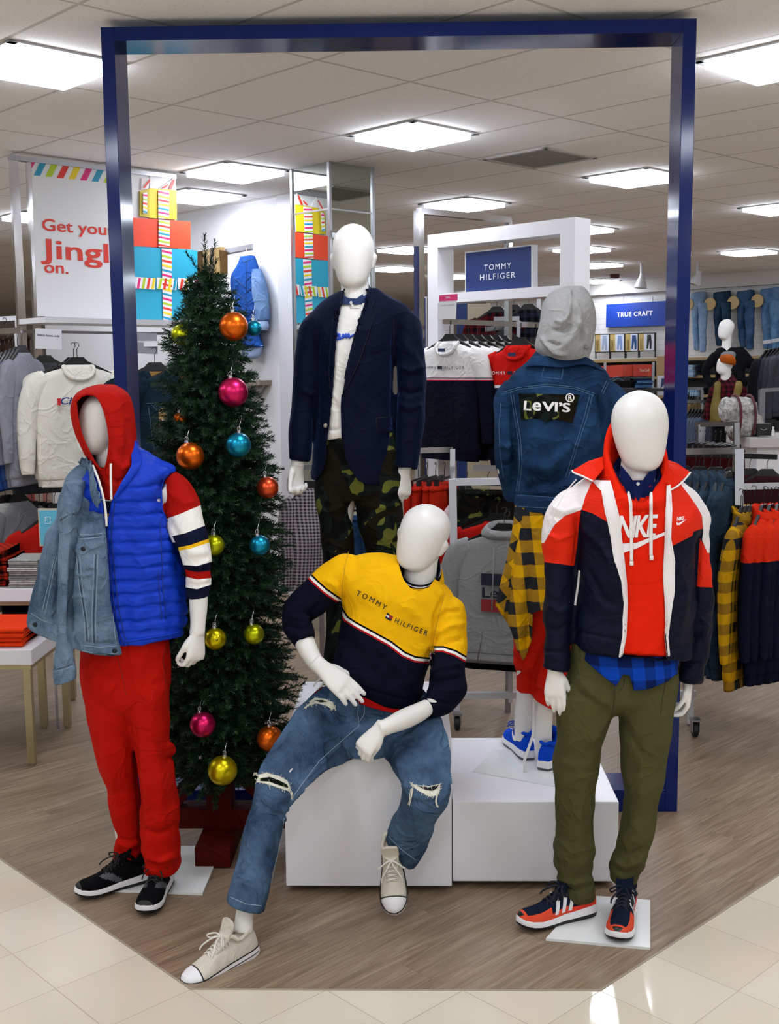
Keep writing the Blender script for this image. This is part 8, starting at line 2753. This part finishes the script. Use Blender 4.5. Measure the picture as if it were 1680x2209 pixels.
s.wrinkle(.012, (30, 30, 30), 300)
s.build('roll', fz_.m, bl)
for t in (.25, .75):
 mb = MB()
 c = A + (B_ - A) * t
 d = unit(B_ - A)
 u = unit(np.cross(d, (0, 1, 0)))
 v = np.cross(d, u)
 mb.tube([c + V3(.03, .0, -.065) + u * .185 * math.cos(q) + v * .125 * math.sin(q) for q in np.linspace(0, 2 * math.pi, 30, endpoint=False)], .012, 6, 0, True)
 mb.build('strap', plain('maroon_strap', '#4a1018', .7), bl, 'all')
r = thing('perfume_box', 'small black box with a winged emblem on the white counter', 'box', px(1648, 938, 6.05))
a, b = px(1634, 914, 6.05), px(1664, 940, 6.05)
mb = MB()
mb.box(((a[0] + b[0]) / 2, 6.1, (a[2] + b[2]) / 2), (b[0] - a[0], .08, a[2] - b[2]), bev=.003)
mb.build('carton', BLACKP, r)
mb = MB()
c = px(1647, 927, 6.04)
mb.tube([c + V3(-.025, -.0, .008), c + V3(-.012, 0, .0), c + V3(0, 0, -.004), c + V3(.012, 0, 0), c + V3(.025, 0, .008)], .003, 5)
mb.build('emblem', plain('emblem_grey', '#8a8a8a', .5), r, 'all')
r = thing('perfume_bottle', 'slim white bottle standing in front of the black box', 'bottle', px(1668, 939, 5.98))
mb = MB()
p = px(1667, 940, 5.98)
mb.lathe([(.012, 0), (.012, .045), (.006, .05), (.006, .056), (.008, .057), (.008, .075)], p, 16)
mb.build('body', plain('bottle_white', '#d8d8da', .3), r, True)
# ================================================================ the two far mannequins
def far_mannequin(label, Y, head, face, wpx, parts, base):
 r = thing('mannequin', label, 'mannequin', (base[0], base[1], 0))
 B, nk, H = head_parts(head[0], head[1], Y, face, wpx, ears=False)
 for f in parts['body']: B.append(f)
 V, F = fuse(B, .010, 3)
 Surf(V, F).build('body', WHITE, r)
 for nm, L, m, vx in parts['clothes']:
  s = Surf(*fuse(L, vx, 2))
  s.wrinkle(.012, (6, 6, 7), 7)
  s.build(nm, m, r)
 return r
Y1 = 8.6
blkd = denim('black_denim', '#060709', '#1b1d22', .6, .4)
g = lambda *a, **k: SP(*a, **k)
m1 = far_mannequin('far mannequin in a black denim jacket with hands on hips', Y1, ((1560, 733), (1570, 688)), (-.5, -.85, -.1), 32, dict(
 body=[limb([(1566, 770, Y1, 18), (1566, 752, Y1, 11), (1567, 735, Y1, 10), (1568, 720, Y1, 10)], 1.0), loft([SP(1545, 775, 1590, 775, Y1, .06), SP(1548, 820, 1588, 820, Y1, .08), SP(1550, 870, 1588, 870, Y1, .08)], 20, 3),
  limb([(1550, 880, Y1, 12), (1550, 960, Y1, 10), (1552, 1050, Y1, 8), (1552, 1096, Y1, 7)]), limb([(1582, 880, Y1, 12), (1582, 960, Y1, 10), (1580, 1050, Y1, 8), (1580, 1096, Y1, 7)])],
 clothes=[('hoodie', [loft([SP(1550, 830, 1592, 830, Y1, .09), SP(1550, 790, 1590, 790, Y1, .09), SP(1548, 766, 1590, 762, Y1, .085), SP(1554, 750, 1586, 748, Y1 + .07, .05), SP(1558, 740, 1582, 738, Y1 + .09, .03)], 24, 4)], cloth('grey_hood_far', '#73757a'), .012),
   ('jacket', [loft([SP(1543, 836, 1608, 834, Y1, .10), SP(1544, 800, 1606, 800, Y1, .105), SP(1538, 772, 1612, 770, Y1 + .02, .10), SP(1544, 752, 1602, 748, Y1 + .04, .08)], 24, 4),
      limb([(1546, 766, Y1, 10), (1530, 785, Y1, 9), (1521, 800, Y1, 8), (1530, 825, Y1 - .04, 7), (1534, 832, Y1 - .05, 6)]), limb([(1600, 764, Y1, 12), (1618, 785, Y1, 10), (1634, 800, Y1 - .02, 9), (1618, 820, Y1 - .06, 8), (1604, 826, Y1 - .07, 7)])], blkd, .012),
   ('trousers', [loft([SP(1543, 832, 1592, 832, Y1, .10), SP(1541, 900, 1594, 900, Y1, .11)], 20, 3), limb([(1552, 890, Y1, 14), (1552, 1000, Y1, 12), (1553, 1090, Y1, 10)]), limb([(1582, 890, Y1, 14), (1582, 1000, Y1, 12), (1580, 1090, Y1, 10)])], cloth('black_twill_far', '#0c0d10'), .014)]), (px(1566, 900, Y1)[0], Y1))
Y2 = 6.9
mplaid = plaid('maroon_plaid', '#53141c', '#120a0e', .022)
m2 = far_mannequin('far mannequin in an orange knit cap, khaki vest and maroon plaid shirt', Y2, ((1556, 808), (1568, 768)), (-.55, -.8, -.15), 34, dict(
 body=[limb([(1564, 840, Y2, 18), (1564, 826, Y2, 11), (1565, 812, Y2, 10.5), (1567, 800, Y2, 11)], 1.0), loft([SP(1545, 842, 1592, 842, Y2, .05), SP(1548, 890, 1590, 890, Y2, .07), SP(1550, 930, 1590, 930, Y2, .08)], 20, 3),
  limb([(1552, 930, Y2, 13), (1552, 1060, Y2, 10), (1553, 1180, Y2, 8)]), limb([(1584, 930, Y2, 13), (1584, 1060, Y2, 10), (1583, 1180, Y2, 8)])],
 clothes=[('plaid_shirt', [loft([SP(1536, 905, 1598, 905, Y2, .09), SP(1538, 870, 1600, 870, Y2, .09), SP(1536, 838, 1602, 836, Y2, .085), SP(1548, 822, 1588, 818, Y2 + .02, .06), SP(1554, 812, 1582, 808, Y2 + .03, .05)], 24, 4),
       limb([(1598, 835, Y2, 11), (1606, 860, Y2, 10), (1609, 890, Y2, 9), (1606, 920, Y2 - .05, 8)]), limb([(1542, 838, Y2, 10), (1530, 870, Y2, 8), (1524, 905, Y2, 8)])], mplaid, .012),
   ('vest', [loft([SP(1531, 912, 1562, 908, Y2 - .02, .09), SP(1532, 880, 1556, 875, Y2 - .02, .085), SP(1538, 840, 1552, 832, Y2 - .01, .075), SP(1545, 824, 1552, 822, Y2 + .01, .05)], 24, 4),
     loft([SP(1568, 912, 1598, 908, Y2 - .02, .095), SP(1566, 880, 1594, 870, Y2 - .02, .09), SP(1572, 840, 1600, 832, Y2 - .01, .085), SP(1580, 824, 1596, 820, Y2 + .01, .06)], 24, 4)], cloth('khaki_vest', '#7a6a3c', var=.15), .012),
   ('trousers', [loft([SP(1538, 905, 1598, 905, Y2, .10), SP(1537, 960, 1600, 960, Y2, .11)], 20, 3), limb([(1552, 950, Y2, 15), (1552, 1100, Y2, 12), (1553, 1180, Y2, 11)]), limb([(1584, 950, Y2, 15), (1584, 1100, Y2, 12), (1583, 1180, Y2, 11)])], cloth('black_twill_far', '#0c0d10'), .014),
   ('knit_cap', [loft([SP(1549, 783, 1584, 788, Y2, .105), SP(1550, 776, 1584, 778, Y2, .108), SP(1555, 769, 1580, 770, Y2, .085), SP(1562, 765.5, 1573, 766, Y2, .04)], 24, 4)], cloth('rust_knit', '#a04c0e', bump=.4), .008)]), (px(1566, 1000, Y2)[0], Y2))
# track spotlights and the red call point on the ceiling
for x, y, lab in ((1383, 606, 'grey track spotlight on the ceiling left of the blue post'), (1504, 600, 'grey track spotlight on the ceiling right of the blue post')):
 Ys = 13.0
 r = thing('track_spotlight', lab, 'spotlight', px(x, y - 14, Ys))
 mb = MB()
 p = px(x, y, Ys)
 mb.lathe([(.03, .10), (.035, .06), (.05, .03), (.085, -.07), (.09, -.10), (.075, -.10), (.06, -.05)], p, 20, 0, Matrix.Rotation(.35 if x > 1400 else .1, 3, 'Y'))
 mb.build('lamp_head', plain('spot_grey', '#b5b5b8', .4), r, True)
 mb = MB()
 mb.tube([p + V3(0, 0, .05), V3(p[0], p[1], HC)], .02, 8)
 mb.build('stem', plain('spot_grey', '#b5b5b8', .4), r)
r = thing('alarm_sounder', 'small dark red alarm unit on the ceiling near the jeans wall', 'alarm', V3(*pz(1325, 592, HC)))
p = pz(1325, 592, HC)
mb = MB()
mb.box((p[0], p[1], HC - .03), (.14, .14, .06), bev=.01)
mb.build('housing', plain('alarm_red', '#4a120e', .5), r)
# supports: rails, plinths and a gondola for what hangs or stands far back
for lab, a, b, g_ in (('chrome rail of the slate blue shirts, far right of the blue post', (1480, 866, 9.0), (1545, 866, 9.0), 0), ('chrome rail of the brown shirts, above the slate blue ones', (1478, 838, 9.6), (1515, 838, 9.6), 0),
     ('steel rail of the plaid shirts far behind the white portal', (1055, 636, 5.6), (1165, 632, 5.5), 0), ('steel rail of the lower plaid shirt behind the portal', (1065, 688, 5.4), (1120, 687, 5.4), 0),
     ('steel rail holding the tan shirts behind the white sweatshirts', (1048, 710, 4.8), (1095, 706, 5.15), 0), ('steel rail of the dark pullovers at the right edge', (1644, 739, 7.5), (1710, 728, 7.5), 0),
     ('steel rail holding the gingham shirt beside the mirrored column', (650, 1008, 3.4), (690, 1008, 3.4), 0), ('steel rail of the blue jeans behind the camouflage trousers', (762, 1068, 3.2), (800, 1068, 3.2), 0), ('steel rail of the camouflage trousers behind the grey hoodie', (1020, 1010, 2.9), (1100, 1010, 2.9), 0)):
 A, B_ = px(*a), px(*b)
 M_ = B_ - (B_ - A) * .03
 rail(lab, A, B_, ((M_ - V3(0, -.0, .016), V3(M_[0], M_[1], 0), .03),), .01, STEEL)
def plain_plinth(label, cx, cy, w_, h):
 r = thing('display_plinth', label, 'display box', (cx, cy, 0))
 mb = MB()
 mb.box((cx, cy, h / 2), (w_, w_, h), bev=.004)
 mb.build('box', LAM, r)
for m_, lab in ((m1, 'white plinth under the far mannequin in the black jacket'), (m2, 'white plinth under the far mannequin in the orange cap')):
 zs = min((m_.matrix_basis @ v.co + c.location)[2] for c in m_.children for v in c.data.vertices)
 plain_plinth(lab, m_.location[0], m_.location[1], .7, zs + .002)
gz = float(px(1385, 837, 10.4)[2])
gx0, gx1 = float(px(1290, 840, 11)[0]), float(px(1402, 840, 11)[0])
r = thing('gondola_unit', 'dark shelf unit carrying the red promotion box and folded jeans', 'shelving', ((gx0 + gx1) / 2, 10.8, 0))
for nm, c, s_ in (('shelf', (0, 10.55, gz - .02), (gx1 - gx0, .7, .036)), ('shelf', (0, 11.0, float(px(1354, 814, 11)[2]) - .02), (gx1 - gx0, .5, .036)), ('back', (0, 11.28, .95), (gx1 - gx0, .03, 1.9)), ('base', (0, 10.7, .25), (gx1 - gx0, .9, .5))):
 mb = MB()
 mb.box((((gx0 + gx1) / 2), c[1], c[2]), s_)
 mb.build(nm, plain('gondola_dark', '#1c1c20', .5), r)
for sx in (gx0 + .03, gx1 - .03):
 mb = MB()
 mb.box((sx, 10.7, 1.0), (.03, .03, 1.96))
 mb.build('upright', STEEL, r)
r = [o for o in bpy.data.objects if o.name == 'jeans_poster'][0]
p = px(1430, 858, 11)
mb = MB()
mb.box((p[0], 11.0, p[2] / 2), (.03, .03, p[2]))
mb.lathe([(.15, 0), (.15, .015)], (p[0], 11.0, 0), 24)
mb.build('stand', BKR, r)
r = [o for o in bpy.data.objects if o.name == 'framed_notice'][0]
p = px(105, 1178, 2.6)
mb = MB()
mb.bar(p + V3(0, .01, .01), V3(p[0], p[1] + .01, 0), .012, .012, up=(0, 1, 0))
mb.build('stand', STEEL, r)
bt_ = cloth('brown_twill', '#33241a', var=.2)
r = make_trousers('trousers', bt_, H=.62, W=.16, seed=150)('brown trousers hanging under the shelf at the left picture edge', 'trousers', None)
r.location = px(10, 688, 4.6)
rail('white shelf rail over the brown trousers at the left picture edge', px(-40, 690, 4.62), px(44, 686, 4.6), ((px(38, 688, 4.6), V3(*px(38, 688, 4.6)[:2], 0), .03),), .01, GREYW)
for o in list(bpy.data.objects):
 if '_w' in o: del o['_w']
